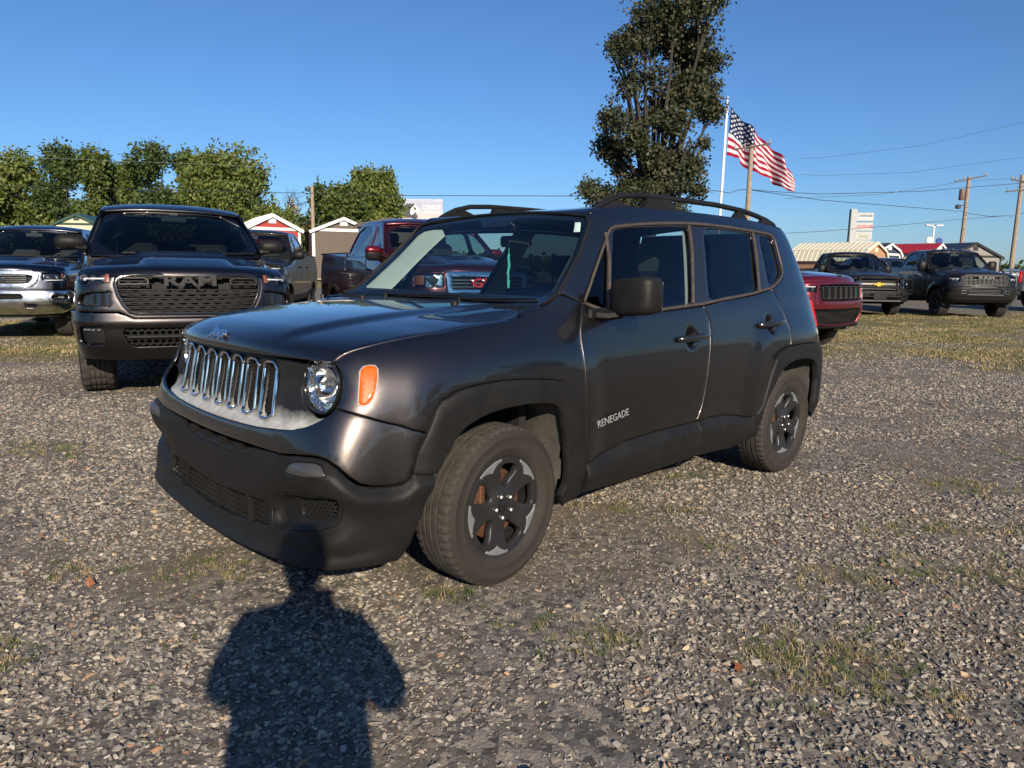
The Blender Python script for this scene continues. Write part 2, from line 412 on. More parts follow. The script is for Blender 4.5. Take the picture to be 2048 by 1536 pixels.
# grille panel plastic: black that has chalked grey along its lower ledge
def chalk():
    m=mat('chalked grille plastic',(.012,.012,.013),.45,0,spec=.3); ns,ln=nodes(m); b=ns['Principled BSDF']
    tc=ns.new('ShaderNodeTexCoord'); sp=ns.new('ShaderNodeSeparateXYZ'); ln.new(tc.outputs['Object'],sp.inputs[0])
    n=ns.new('ShaderNodeTexNoise'); n.inputs['Scale'].default_value=9; n.inputs['Detail'].default_value=8; n.inputs['Roughness'].default_value=.6; ln.new(tc.outputs['Object'],n.inputs[0])
    ad=ns.new('ShaderNodeMath'); ad.operation='MULTIPLY_ADD'; ad.inputs[1].default_value=.10; ln.new(n.outputs[0],ad.inputs[0]); 
    ln.new(sp.outputs['Z'],ad.inputs[2])
    mr=ns.new('ShaderNodeMapRange'); mr.inputs[1].default_value=.84; mr.inputs[2].default_value=.785; mr.inputs[3].default_value=0; mr.inputs[4].default_value=1; ln.new(ad.outputs[0],mr.inputs[0])
    n2=ns.new('ShaderNodeTexNoise'); n2.inputs['Scale'].default_value=30; n2.inputs['Detail'].default_value=4; ln.new(tc.outputs['Object'],n2.inputs[0])
    cr=ns.new('ShaderNodeMix'); cr.data_type='RGBA'; cr.inputs[6].default_value=(.20,.205,.21,1); cr.inputs[7].default_value=(.52,.53,.51,1); ln.new(n2.outputs[0],cr.inputs[0])
    mx=ns.new('ShaderNodeMix'); mx.data_type='RGBA'; mx.inputs[6].default_value=(.012,.012,.013,1); ln.new(mr.outputs[0],mx.inputs[0]); ln.new(cr.outputs[2],mx.inputs[7]); ln.new(mx.outputs[2],b.inputs['Base Color'])
    return m
M_chalk=chalk()
def spline(ts,vs):
    ts=np.asarray(ts,float); vs=np.asarray(vs,float); n=len(ts); h=np.diff(ts)
    A=np.zeros((n,n)); r=np.zeros((n,)+vs.shape[1:]); A[0,0]=A[-1,-1]=1
    for i in range(1,n-1):
        A[i,i-1]=h[i-1]; A[i,i]=2*(h[i-1]+h[i]); A[i,i+1]=h[i]; r[i]=3*((vs[i+1]-vs[i])/h[i]-(vs[i]-vs[i-1])/h[i-1])
    c=np.linalg.solve(A,r); 
    def f(x):
        x=np.asarray(x,float); k=np.clip(np.searchsorted(ts,x)-1,0,n-2); d=x-ts[k]; hk=h[k]
        if vs.ndim>1: d=d[...,None]; hk=hk[...,None]
        bb=(vs[k+1]-vs[k])/hk-hk*(c[k+1]+2*c[k])/3; dd=(c[k+1]-c[k])/(3*hk)
        return vs[k]+bb*d+c[k]*d*d+dd*d**3
    return f
def LN(s,z):
    n=Ln(s,z); return n
def on(s,z,lift=0.0):
    P=L(np.array([s]),np.array([z]))[0]; N=Ln(np.array([s]),np.array([z]))[0]; return P+N*lift,N
def on_xz(x,z,lift=0.0):
    """point on the left flank at a given x"""
    ss=np.linspace(1.0,4.5,200); X=L(ss,np.full(200,z))[:,0]; return on(float(np.interp(x,X,ss)),z,lift)
def surf_tube(name,pts,Fn,r,material,parent,lift=0.0,closed=False,flat=1.0,n=8,mirror=False,kind=None,down=.6):
    a=np.array(pts,float); P=Fn(a[:,0],a[:,1]); e=1e-3
    N=np.cross(Fn(a[:,0]+e,a[:,1])-Fn(a[:,0]-e,a[:,1]),Fn(a[:,0],a[:,1]+e)-Fn(a[:,0],a[:,1]-e)); N/=np.linalg.norm(N,axis=1,keepdims=True)
    P=P+N*lift; b=MB(); b.tube(P.tolist(),r,n,flat,closed=closed)
    o=b.obj(name,material,parent)
    if mirror: o2=mk(name,[(x,-y,z) for x,y,z in b.V],[f[::-1] for f in b.F],material,parent,True,35)
    return o
def hexmesh(name,Fn,poly,cx,cz,bar,material,parent,lift=0.0,deep=.006,mirror=False,stag=True):
    """honeycomb of bars laid on a surface inside a polygon"""
    poly=np.asarray(poly,float); lo=poly.min(0); hi=poly.max(0); b=MB(); E=set(); pts={}
    def pt(i,j): 
        return (i,j)
    nx=int((hi[0]-lo[0])/cx)+3; nz=int((hi[1]-lo[1])/cz)+3
    segs=[]
    for j in range(-1,nz):
        for i in range(-1,nx):
            x=lo[0]+(i+(.5 if j%2 else 0))*cx; z=lo[1]+j*cz
            hexp=[(x-cx*.5,z-cz*.28),(x,z-cz*.62),(x+cx*.5,z-cz*.28),(x+cx*.5,z+cz*.38)]
            for k in range(3): segs.append((hexp[k],hexp[k+1]))
    A=np.array([[p,q] for p,q in segs]); mid=A.mean(1); k=pip(mid,poly); A=A[k]
    if not len(A): return None
    P=Fn(A[:,:,0].ravel(),A[:,:,1].ravel()).reshape(-1,2,3); e=1e-3; m=A.mean(1)
    N=np.cross(Fn(m[:,0]+e,m[:,1])-Fn(m[:,0]-e,m[:,1]),Fn(m[:,0],m[:,1]+e)-Fn(m[:,0],m[:,1]-e)); N/=np.linalg.norm(N,axis=1,keepdims=True)
    D=P[:,1]-P[:,0]; D/=np.linalg.norm(D,axis=1,keepdims=True); S=np.cross(D,N)
    V=[];F=[]
    for p,n_,s_,d_ in zip(P,N,S,D):
        q0=p[0]+n_*lift-d_*bar*.3; q1=p[1]+n_*lift+d_*bar*.3; k=len(V)
        for q in(q0,q1): V+=[q-s_*bar*.5-n_*deep,q-s_*bar*.35,q+s_*bar*.35,q+s_*bar*.5-n_*deep]
        F+=[(k,k+4,k+5,k+1),(k+1,k+5,k+6,k+2),(k+2,k+6,k+7,k+3)]
    V=np.array(V)
    o=mk(name,V,F,material,parent,False); o['kind']='stuff'
    if mirror: o2=mk(name,V*np.array([1,-1,1]),[f[::-1] for f in F],material,parent,False); o2['kind']='stuff'
    return o
# ------------------------------------------------------------------ wheels
def tyre_mesh(R,W,rb,n=120,lugs=3,groove=.007,shoulder=.006,blocky=False,name='tyre'):
    hw=W/2
    prof=[(rb,-hw*.72,0),(rb+.012,-hw*.86,0),(rb+(R-rb)*.30,-hw*.985,0),(rb+(R-rb)*.36,-hw*1.0,0),(rb+(R-rb)*.38,-hw*.985,0),(rb+(R-rb)*.52,-hw,0),(rb+(R-rb)*.66,-hw*.99,0),(rb+(R-rb)*.68,-hw*1.005,0),(rb+(R-rb)*.72,-hw*.975,0),(R-.024,-hw*.925,0),(R-.013,-hw*.875,1),(R-.006,-hw*.80,1),(R-.003,-hw*.70,1)]
    g=[-.44,-.15,.15,.44]; last=-hw*.70
    for c in g:
        w_=.045*W
        prof+=[(R-.0015+ (.0015 if abs(c)<.3 else 0),c*hw-w_/2*1.02,2 if blocky else 0),(R-groove,c*hw-w_*.35,3),(R-groove,c*hw+w_*.35,3),(R-.0015+(.0015 if abs(c)<.3 else 0),c*hw+w_/2*1.02,2 if blocky else 0)]
    m=[(r,-y,k) for r,y,k in prof[:13]][::-1]
    prof=prof+m; V=[];F=[];k=len(prof); MI=[]
    for i in range(n):
        t=2*math.pi*i/n; ph=i%lugs
        for (r,y,f) in prof:
            rr=r
            if f==1 and ph==0: rr=r-shoulder
            if f==2 and ph==1: rr=r-shoulder
            V.append((rr*math.cos(t),y,rr*math.sin(t)))
    for i in range(n):
        j=(i+1)%n
        for q in range(k-1):
            F.append((i*k+q,i*k+q+1,j*k+q+1,j*k+q)); MI.append(1 if 10<=q<k-12 else 0)
    me=bpy.data.meshes.new(name); me.from_pydata(V,[],F); me.materials.append(M_tyre); me.materials.append(M_tread); me.polygons.foreach_set('material_index',MI)
    me.shade_smooth(); me.set_sharp_from_angle(angle=rad(38)); me.update(); return me
def suv_wheel_meshes():
    out={}
    out['tyre']=tyre_mesh(.338,.222,.204,216,4,.010,.009)
    # barrel with lip
    b=MB(); b.lathe([(.206,-.088),(.216,-.093),(.219,-.090),(.221,-.082),(.219,-.070),(.205,-.06),(.196,-.02),(.192,.08),(.205,.09)],96); out['wheel']=b
    def Fr(a,b2):
        r=np.hypot(a,b2); y=-.080-.009*smooth01(.10,.20,r)-.006*smooth01(.075,.05,r)+.006*smooth01(.06,.10,r)*smooth01(.15,.10,r)
        return np.stack([a,y,b2],-1)
    holes=[]
    for k in range(5):
        t=2*math.pi*k/5+rad(78)
        P=[]
        for (r,d) in ((.080,-6),(.080,6),(.105,13),(.150,17.5),(.176,15.5),(.182,8),(.182,-8),(.176,-15.5),(.150,-17.5),(.105,-13)):
            P.append((r*math.cos(t+rad(d)),r*math.sin(t+rad(d))))
        holes.append(chaikin(P,2))
    circ=[(.209*math.cos(2*math.pi*i/72),.209*math.sin(2*math.pi*i/72)) for i in range(72)]
    out['Fr']=Fr; out['holes']=holes; out['circ']=circ
    return out
def build_suv_wheel(par,loc,rotz,side,spin):
    W=SW; b=W['wheel']; wm=mk('wheel',b.V,b.F,M_rim,par,True,40)
    wm.location=loc; wm.rotation_euler=(0,spin,rotz+(math.pi if side>0 else 0))
    ty=bpy.data.objects.new('tyre',W['tyre']); link(ty,wm)
    if 'rim_me' not in W:
        rim=panel('rim',W['Fr'],W['circ'],M_rim,wm,holes=W['holes'],step=.02,gap=0,depth=.03,roll=.002,dense=.008); W['rim_me']=rim.data
        ins=[]
        for k in range(5):
            t=2*math.pi*k/5+rad(78+36); P=[]
            for i in range(11):
                d=-19+38*i/10; r=.166+.030*abs(math.sin(rad(d*4.2)))**1.0 if abs(d)<15 else .194
                P.append((r*math.cos(t+rad(d)),r*math.sin(t+rad(d))))
            for i in range(11):
                d=20-40*i/10; P.append((.2065*math.cos(t+rad(d)),.2065*math.sin(t+rad(d))))
            o=panel('machined_insert',W['Fr'],P,M_mach,wm,step=.014,gap=0,depth=.002,lift=.0022,roll=.0005,dense=.006); ins.append(o.data)
        W['ins']=ins
        d=MB(); d.lathe([(.06,-.028),(.148,-.030),(.150,-.024),(.150,-.012),(.06,-.010)],64); W['disc']=d.obj('brake_disc',M_rust,wm).data
        c=MB(); 
        c.lathe([(.0001,-.097),(.022,-.096),(.029,-.093),(.031,-.086)],32); W['cap']=c.obj('centre_cap',M_gloss,wm).data
        k=MB(); k.box((-.115,-.02,.045),(.07,.07,.13),bev=.012); k.box((-.10,-.055,.06),(.03,.02,.09),bev=.005); W['cal']=k.obj('brake_caliper',M_rust,wm).data
        W['cap_t']=None
        h=MB(); h.lathe([(.0001,.09),(.2,.085)],32); h.lathe([(.0001,.04),(.19,.045)],32); W['back']=h.obj('wheel_backing',M_dark,wm).data
        nuts=MB(); nuts.lathe([(.0001,-.012),(.006,-.012),(.0095,-.009),(.0098,.006)],6); W['nut']=nuts.obj('lug_nut',M_metal,wm).data
        for o in list(wm.children):
            if o.name.startswith('lug_nut'): bpy.data.objects.remove(o)
    else:
        for n_,me in [('rim',W['rim_me'])]+[('machined_insert',m) for m in W['ins']]+[('brake_disc',W['disc']),('centre_cap',W['cap']),('brake_caliper',W['cal']),('wheel_backing',W['back'])]:
            link(bpy.data.objects.new(n_,me),wm)
    for k in range(5):
        t=2*math.pi*k/5+rad(78+36); o=bpy.data.objects.new('lug_nut',W['nut']); link(o,wm); o.location=(.048*math.cos(t),-.088,.048*math.sin(t))
    return wm
# ------------------------------------------------------------------ the parked SUV
def build_suv():
    car=thing('suv','dark grey metallic compact SUV with seven chrome grille slots, nearest on the gravel','SUV',(0,0,0),0)
    G=dict(parent=car)
    # ---- hood
    vt=[0,.05,.10,.16,.24,.34,.50,.68,.85,1.0]
    CC=spline(vt,[(-.797,.978),(-.797,1.002),(-.786,1.026),(-.755,1.046),(-.70,1.062),(-.61,1.079),(-.43,1.104),(-.17,1.124),(.08,1.134),(.32,1.138)])
    es=spline(vt,[(.722,.981),(.742,.992),(.762,1.0045),(.795,1.0195),(.86,1.0375),(.95,1.055),(1.13,1.0715),(1.38,1.0915),(1.58,1.104),(1.705,1.135)])
    def hood(a,b):
        u=np.clip(np.asarray(a)/.72,-1.02,1.02); v=np.clip(np.asarray(b)/1.12,0,1)
        c=CC(v); e_=es(v); E=L(e_[...,0],e_[...,1]); k=np.abs(u)
        x=E[...,0]+(c[...,0]-E[...,0])*(1-k**2.6); y=E[...,1]*u
        z=E[...,2]+(c[...,1]-E[...,2])*(1-k**2.7)
        ed=.56+.05*v
        z=z+.014*(1-smooth01(ed-.045,ed+.045,k))*smooth01(.08,.30,v)
        return np.stack([x,y,z],-1)
    poly=[(-.72,0)]+[(x,0) for x in np.linspace(-.6,.6,9)]+[(.72,0)]+[(.72,b) for b in np.linspace(.1,1.0,8)]+[(.715,1.08),(.69,1.115)]+[(x,1.12) for x in np.linspace(.55,-.55,8)]+[(-.69,1.115),(-.715,1.08)]+[(-.72,b) for b in np.linspace(1.0,.1,8)]
    hd=panel('hood',hood,poly,M_paint,car,step=.028,gap=.0015,depth=.012)
    for y in(-.33,.33):
        P=hood(np.array([y*.72/.70]),np.array([1.0]))[0]; b=MB(); b.lathe([(.0001,.018),(.012,.016),(.018,.008),(.019,-.003)],20,'z',tuple(P)); b.obj('washer_nozzle',M_plast,hd)
    # ---- fender and bumper panels
    shut=[(.725,.98),(.745,.9935),(.762,1.0045),(.795,1.0195),(.86,1.0375),(.95,1.055),(1.13,1.0715),(1.26,1.083),(1.38,1.0915),(1.506,1.0995),(1.60,1.106),(1.673,1.114)]
    fo=[(1.071,.724),(1.104,.804),(1.126,.833),(1.193,.856),(1.27,.867),(1.352,.873),(1.474,.876),(1.601,.869),(1.757,.855),(1.836,.84),(1.906,.807),(1.948,.771),(1.985,.70),(2.005,.6),(2.025,.507),(2.038,.446)]
    gap=[(2.085,1.160),(2.054,1.114),(2.027,1.06),(2.014,1.0),(2.010,.933),(2.013,.829),(2.019,.763),(2.026,.68),(2.033,.602),(2.041,.446)]
    hlside=[(.747,.829),(.755,.853),(.758,.884),(.758,.93),(.753,.95),(.740,.965)]
    fender=hlside+shut+[(1.70,1.134),(1.706,1.144),(1.76,1.147),(1.819,1.153),(1.86,1.162),(1.891,1.173),(1.925,1.188),(1.952,1.203),(2.013,1.186)]+gap+fo[::-1]+[(1.045,.735),(1.013,.742),(.95,.761),(.89,.781),(.795,.814)]
    panel('front_fender',L,fender,M_paint,car,step=.03,both=True)
    pb=[(0,.7025),(.10,.7035),(.204,.706),(.30,.7105),(.368,.714),(.44,.7215),(.499,.728),(.57,.741),(.632,.76),(.679,.783),(.721,.808),(.745,.829)]
    mir=lambda P:[(-a,b) for a,b in P[::-1]]
    cov_r=pb+[(.747,.8285),(.795,.814),(.89,.781),(.95,.761),(1.013,.742),(1.045,.735),(1.071,.724),(1.043,.663),(1.022,.60),(1.009,.572),(.981,.557),(.934,.554),(.881,.564),(.84,.577),(.81,.604),(.774,.643),(.742,.663),(.70,.670),(.672,.670),(.60,.662),(.531,.651),(.44,.647),(.33,.6445),(.2,.641),(.1,.640),(0,.639)]
    full=lambda R:[p for p in R]+[(-a,b) for a,b in R[::-1] if a>0]
    # (full outline: right half then mirrored half)
    def offb(s,z):
        a=np.abs(s); return .006*np.exp(-((z-.665)/.02)**2)*smooth01(.62,.3,a)
    panel('bumper_cover',L,full(cov_r),M_paint,car,step=.03,off=offb)
    # grille panel
    slots=[k*.127 for k in range(-3,4)]
    def slot(c,w,z0,z1,r,n=6):
        P=[]
        for (cx,cz,t0) in((c+w/2-r,z1-r,0),(c-w/2+r,z1-r,90),(c-w/2+r,z0+r,180),(c+w/2-r,z0+r,270)):
            for i in range(n+1): t=rad(t0+90*i/n); P.append((cx+r*math.cos(t),cz+r*math.sin(t)))
        return P
    Z0,Z1=.744,.962
    hs=.615;hz=.893
    def offg(s,z):
        a=np.abs(s); d=np.hypot((a-hs)*1.05,z-hz)
        o=-.040*smooth01(.712,.768,z)+.014*smooth01(.90,.98,z)
        o=o-.022*smooth01(.19,.10,d)
        o=o+.028*smooth01(.70,.757,a)+.0*a
        return o-.003
    gp=pb+hlside[1:]+[(.735,.9675),(.722,.9765),(.684,.978),(.603,.980),(.5,.981),(.4,.982),(.298,.983),(.15,.983),(0,.982)]
    holes=[slot(c,.076,Z0+.012,Z1-.012,.034) for c in slots]
    hc=lambda sx:[(sx*(hs+.092*math.cos(t)),hz+.090*math.sin(t)) for t in np.linspace(0,2*math.pi,40,endpoint=False)]
    holes+=[hc(1),hc(-1)]
    gpn=panel('grille_panel',L,full(gp),M_chalk,car,holes=holes,step=.022,gap=.002,depth=.03,off=offg,dense=.014)
    def Lg(s,z): 
        P=L(s,z); N=Ln(s,z); return P+N*offg(s,z)[...,None]
    for c in slots:
        R=slot(c,.084,Z0,Z1,.030,8)
        ring=surf_tube('chrome_ring',R,Lg,.0068,M_chrome,gpn,lift=.008,closed=True,n=10)
        hexmesh('mesh_insert',Lg,slot(c,.082,Z0+.008,Z1-.008,.038),.0118,.0128,.0042,M_plast,gpn,lift=-.006,deep=.010)
    b=MB(); P0_=[(s,z) for s in(-.5,.5) for z in(.74,.97)]
    bk=[L(np.array([s]),np.array([z]))[0]+np.array([.10,0,0]) for s,z in((-.48,.72),(.48,.72),(.48,.98),(-.48,.98))]
    b.add(bk,[(0,1,2,3)]); b.obj('radiator_shade',M_dark,gpn,False)
    # headlights
    for sx in(1,-1):
        P,N=on(hs*1,hz); P=P*np.array([1,sx,1]); N=N*np.array([1,sx,1])
        ax=Vector((N[0]-.75,N[1]*.8,N[2]*.5)).normalized(); base=Vector(P)-ax*.062
        rot=ax.to_track_quat('Y','Z').to_matrix()   # local +y = outward axis
        def loc_mesh(mb,name,m,par,kind=None):
            V=[tuple(rot@Vector(v)+base) for v in mb.V]; o=mk(name,V,mb.F,m,par,True,40); 
            if isinstance(m,(list,tuple)): o.data.polygons.foreach_set('material_index',mb.M)
            return o
        hb=MB(); hb.lathe([(.103,.012),(.108,.004),(.105,-.012),(.101,-.020),(.097,-.002),(.099,.010)],56,close=True); hl=loc_mesh(hb,'headlight',M_gloss,car)
        r=MB(); r.lathe([(.096,-.004),(.090,-.022),(.070,-.024),(.064,-.016),(.062,-.024),(.052,-.045),(.035,-.062),(.012,-.072),(.0001,-.073)],56); loc_mesh(r,'reflector',M_brite,hl)
        r=MB(); 
        for k in range(22):
            t=2*math.pi*k/22; r.box((.077*math.cos(t),-.018,.077*math.sin(t)),(.004,.010,.012),Matrix.Rotation(-t,3,'Y'))
        loc_mesh(r,'reflector_ribs',M_brite,hl)
        r=MB(); r.lathe([(.0001,-.020),(.009,-.022),(.012,-.030),(.012,-.07)],20); r.lathe([(.022,-.030),(.0235,-.034),(.022,-.040)],24); r.box((0,-.036,0),(.10,.004,.006)); loc_mesh(r,'bulb',M_metal,hl)
        r=MB(); r.lathe([(.0001,.022),(.02,.0215),(.04,.019),(.06,.0145),(.080,.009),(.094,.001),(.098,-.006)],56); loc_mesh(r,'lens',M_lens,hl)
    # side marker
    mk_=[(.810,.921),(.812,.951),(.822,.964),(.838,.968),(.855,.967),(.863,.957),(.863,.93),(.857,.89),(.848,.861),(.835,.845),(.824,.839),(.813,.841),(.808,.85),(.808,.886)]
    def lq(s,z): return L(s,z)
    panel('marker_seal',L,[tuple(p) for p in inset(np.array(mk_),-.005)],mat('pale marker seal',(.42,.41,.40),.4),car,step=.02,gap=0,depth=.003,lift=.0018,both=True,dense=.01)
    panel('side_marker',L,mk_,M_amber,car,step=.012,gap=0,depth=.008,lift=.009,roll=.003,both=True,dense=.008,off=lambda s,z:-.0016*np.abs(np.sin((s-.81)*260))*(s>.825))
    # ---- lower bumper
    lb=[(0,.577),(.144,.577),(.21,.583),(.265,.600),(.329,.629),(.415,.637),(.44,.6415),(.531,.6455),(.60,.657),(.672,.665),(.70,.665),(.74,.658),(.770,.639),(.805,.600),(.837,.572),(.88,.559),(.934,.549),(.983,.552),(1.012,.568),(1.024,.584),(1.06,.582),(1.103,.577),(1.088,.52),(1.075,.49),(1.055,.43),(1.035,.369),(1.022,.312),(.998,.278),(.973,.262),(.909,.268),(.833,.274),(.78,.276),(.652,.268),(.489,.252),(.30,.240),(.15,.234),(0,.232)]
    fogb=chaikin([(.468,.430),(.480,.472),(.515,.500),(.561,.517),(.66,.531),(.764,.545),(.784,.535),(.79,.500),(.788,.455),(.768,.431),(.714,.413),(.60,.383),(.513,.362),(.486,.375)],1)
    tl=chaikin([(.562,.588),(.566,.607),(.580,.625),(.607,.640),(.681,.651),(.712,.648),(.734,.636),(.752,.613),(.70,.606),(.623,.595)],1)
    fogb=fogb; tlm=[(-a,b) for a,b in tl]; fogm=[(-a,b) for a,b in fogb]
    op=[(0,.414),(.14,.419),(.27,.428),(.40,.440),(.432,.441),(.446,.425),(.457,.365),(.45,.354),(.38,.347),(.30,.332),(.20,.322),(.1,.316),(0,.312)]
    opf=op+[(-a,b) for a,b in op[::-1] if a>0]
    def offl(s,z):
        a=np.abs(s)
        o=.010*smooth01(.655,.60,z)*smooth01(.28,.40,a)*smooth01(.86,.74,a)*0
        # crease swelling above the lamps down to the corner
        ridge=np.interp(a,[.40,.60,.74,.80,.86,.93,1.02],[.628,.646,.640,.585,.545,.535,.535])
        tp=np.interp(a,[.53,.6,.67,.70,.74,.77,.805,.837,.88,.934,.983,1.012,1.024],[.6455,.657,.665,.665,.658,.639,.600,.572,.559,.549,.552,.568,.584])
        o=o+.024*np.clip((tp-.004-z)/.028,0,1)*smooth01(.56,.68,a)*(1-.75*smooth01(.03,.13,tp-z))+.006*smooth01(tp-.02,tp-.05,z)*smooth01(.3,.5,a)-.006*smooth01(.05,.0,np.abs(z-.30))*smooth01(.5,.6,a)*smooth01(.9,.8,a)
        d=np.hypot((a-.63)/.20,(z-.455)/.10); o=o-.010*smooth01(1.15,.75,d)
        o=o+.012*smooth01(.33,.29,z)*smooth01(.45,.60,a)*smooth01(1.0,.86,a)
        o=o+.010*smooth01(.28,.24,z)*smooth01(.6,.4,a)
        return o
    panel('lower_bumper',L,full(lb),M_plast,car,holes=[opf,fogb,fogm,tl,tlm],step=.014,off=offl,depth=.02,gap=.0012,dense=.014)
    Lo=lambda s,z:(L(s,z)+Ln(s,z)*offl(s,z)[...,None])
    # upper intake slot: recessed shelf with wedges
    sh=[(0,.643),(.2,.645),(.33,.648),(.40,.645),(.34,.628),(.27,.598),(.21,.580),(.144,.573),(0,.573)]
    panel('intake_shelf',L,full(sh),M_plasd,car,step=.025,gap=0,depth=0,off=lambda s,z:-.006-.075*smooth01(.600,.628,z)*smooth01(.40,.25,np.abs(s)))
    for c in(-.22,-.075,.075,.22):
        P,N=on(c,.61); b=MB(); b.prism([(-.018,0),(.018,0),(.006,.055),(-.006,.055)],-.005,.028,'z'); 
        V=[(P[0]+.004+v[1]*.9,P[1]+v[0],P[2]-.012+v[2]-v[1]*.1) for v in b.V]; mk('intake_wedge',V,b.F,M_plasd,car,False)
    hexmesh('bumper_mesh',L,[(a*.995,b) for a,b in opf],.030,.021,.0085,M_plasd,car,lift=-.014,deep=.016)
    for c in(-.318,.318):
        b=MB(); pts=[on(c-.012*np.sign(c),.438,-.012)[0],on(c+.012*np.sign(c),.325,-.012)[0]]; b.tube(pts,.016,6,1.2); b.obj('mesh_divider',M_mdiv,car,False)
    b=MB(); q=[on(s,z,-.05)[0] for s,z in((-.48,.28),(.48,.28),(.48,.46),(-.48,.46))]; b.add(q,[(0,1,2,3)]); b.obj('bumper_backing',M_dark,car,False)
    # fog bezels
    fm=chaikin([(.601,.487),(.610,.505),(.64,.516),(.75,.531),(.768,.525),(.774,.508),(.774,.474),(.766,.462),(.728,.450),(.648,.430),(.610,.428),(.598,.443)],1)
    def offf(s,z):
        d=pip(np.stack([np.abs(s),z],-1),inset(np.array(fm),-.004)); dd=dist_edges(np.stack([np.abs(s),z],-1),np.array(fogb)); return -.001-.030*smooth01(.0,.03,dd)+.0*d
    for sx in(1,-1):
        fb=[(sx*a,b) for a,b in fogb]; fmm=[(sx*a,b) for a,b in fm]
        o=panel('fog_bezel',Lo,fb,M_plast,car,holes=[fmm],step=.014,gap=.0006,depth=.02,off=offf,dense=.01)
        hexmesh('fog_mesh',Lo,fmm,.0215,.0135,.006,M_plasd,car,lift=-.036,deep=.008)
        b=MB(); q=[on(abs(s),z,-.055)[0]*np.array([1,sx,1]) for s,z in((.57,.40),(.80,.44),(.80,.56),(.57,.54))]; b.add(q,[(0,1,2,3)]); b.obj('fog_backing',M_dark,car,False)
        t=[(sx*a,b) for a,b in tl]
        panel('turn_lamp',Lo,t,M_lens,car,step=.014,gap=.001,depth=.004,lift=.003,dense=.008)
        q=panel('turn_reflector',Lo,t,mat('lamp bowl',(.085,.08,.075),.45,.3),car,step=.012,gap=-.001,depth=0,lift=-.003,dense=.008)
    # ---- wheel arch flares, cladding
    fi=[(1.883,.321),(1.900,.375),(1.893,.473),(1.882,.55),(1.866,.62),(1.842,.70),(1.806,.741),(1.756,.760),(1.67,.771),(1.58,.775),(1.465,.773),(1.40,.766),(1.337,.754),(1.252,.731),(1.18,.685),(1.137,.637),(1.122,.600),(1.106,.577)]
    fl=[(1.026,.5845),(1.043,.663)]+fo+[(2.0405,.38),(2.03,.300),(1.946,.285),(1.907,.275)]+fi+[(1.06,.582)]
    def offa(c):
        def f(s,z):
            P=L(s,z); r=arch_r(P[...,0],P[...,2],c); return .016*smooth01(.985,.87,r)+.006
        return f
    panel('front_arch_flare',L,fl,M_plast,car,step=.022,off=offa(WF),gap=-.001,depth=.035,both=True,dense=.014)
    su=[(2.044,.440),(2.122,.455),(2.224,.4675),(2.382,.494),(2.642,.503),(2.85,.505),(3.038,.505)]
    sur=[(3.038,.505),(3.156,.508),(3.302,.501),(3.427,.483),(3.522,.461),(3.598,.448)]
    _sl=[(2.0,.436)]+su+sur[1:]+[(3.7,.44)]
    def offs(s,z):
        zt=np.interp(np.abs(s),[p[0] for p in _sl],[p[1] for p in _sl]); return .003+.030*np.clip((zt-z)/.048,0,1)-.024*smooth01(.37,.28,z)
    panel('door_cladding',L,su+[(3.038,.292),(2.85,.289),(2.66,.287),(2.435,.278),(2.25,.286),(2.103,.291),(2.044,.296)],M_plast,car,step=.016,off=offs,both=True,depth=.03)
    panel('door_cladding',L,sur+[(3.60,.36),(3.585,.300),(3.426,.278),(3.251,.290),(3.077,.294),(3.038,.292)],M_plast,car,step=.016,off=offs,both=True,depth=.03)
    ri=[(3.60,.293),(3.674,.325),(3.668,.39),(3.683,.479),(3.72,.55),(3.786,.62),(3.823,.672),(3.881,.723),(3.97,.752),(4.068,.766),(4.176,.766),(4.30,.755),(4.37,.735),(4.415,.70),(4.450,.611),(4.447,.50),(4.442,.44),(4.447,.373)]
    ro=[(3.600,.450),(3.641,.460),(3.678,.513),(3.708,.598),(3.749,.707),(3.802,.790),(3.84,.816),(3.886,.833),(3.94,.846),(3.998,.853),(4.2,.856),(4.382,.853),(4.47,.845),(4.53,.82),(4.56,.78),(4.565,.60),(4.555,.45),(4.50,.38)]
    panel('rear_arch_flare',L,ro+ri[::-1],M_plast,car,step=.022,off=offa(WR),gap=-.001,depth=.035,both=True,dense=.014)
    # ---- doors
    belt=[(3.088,1.128),(2.752,1.112),(2.60,1.104),(2.443,1.099),(2.259,1.109),(2.161,1.134),(2.088,1.158)]
    bg=[(3.038,.506),(3.061,.547),(3.080,.586),(3.097,.68),(3.109,.80),(3.120,.90),(3.128,.963),(3.131,1.02),(3.126,1.06),(3.108,1.097),(3.091,1.127)]
    hR1=(2.945,.966); hR2=(3.775,1.000)
    ell=lambda c,a,b:[(c[0]+a*math.cos(t),c[1]+b*math.sin(t)) for t in np.linspace(0,2*math.pi,24,endpoint=False)]
    panel('front_door',L,gap+[(2.046,.441)]+su[1:]+bg+belt[1:-1],M_paint,car,holes=[ell(hR1,.050,.058)],step=.032,both=True)
    rg=[(3.885,1.206),(3.956,1.142),(3.985,1.08),(4.002,1.024),(4.016,.96),(4.024,.915),(4.018,.87),(4.012,.857)]
    panel('rear_door',L,bg[::-1]+sur[1:]+[(3.602,.452),(3.639,.462),(3.676,.514),(3.706,.600),(3.747,.709),(3.800,.792),(3.838,.818),(3.885,.836),(3.94,.849)]+rg[::-1]+[(3.80,1.196),(3.66,1.178),(3.5,1.165),(3.324,1.152)],M_paint,car,holes=[ell(hR2,.050,.058)],step=.032,both=True)
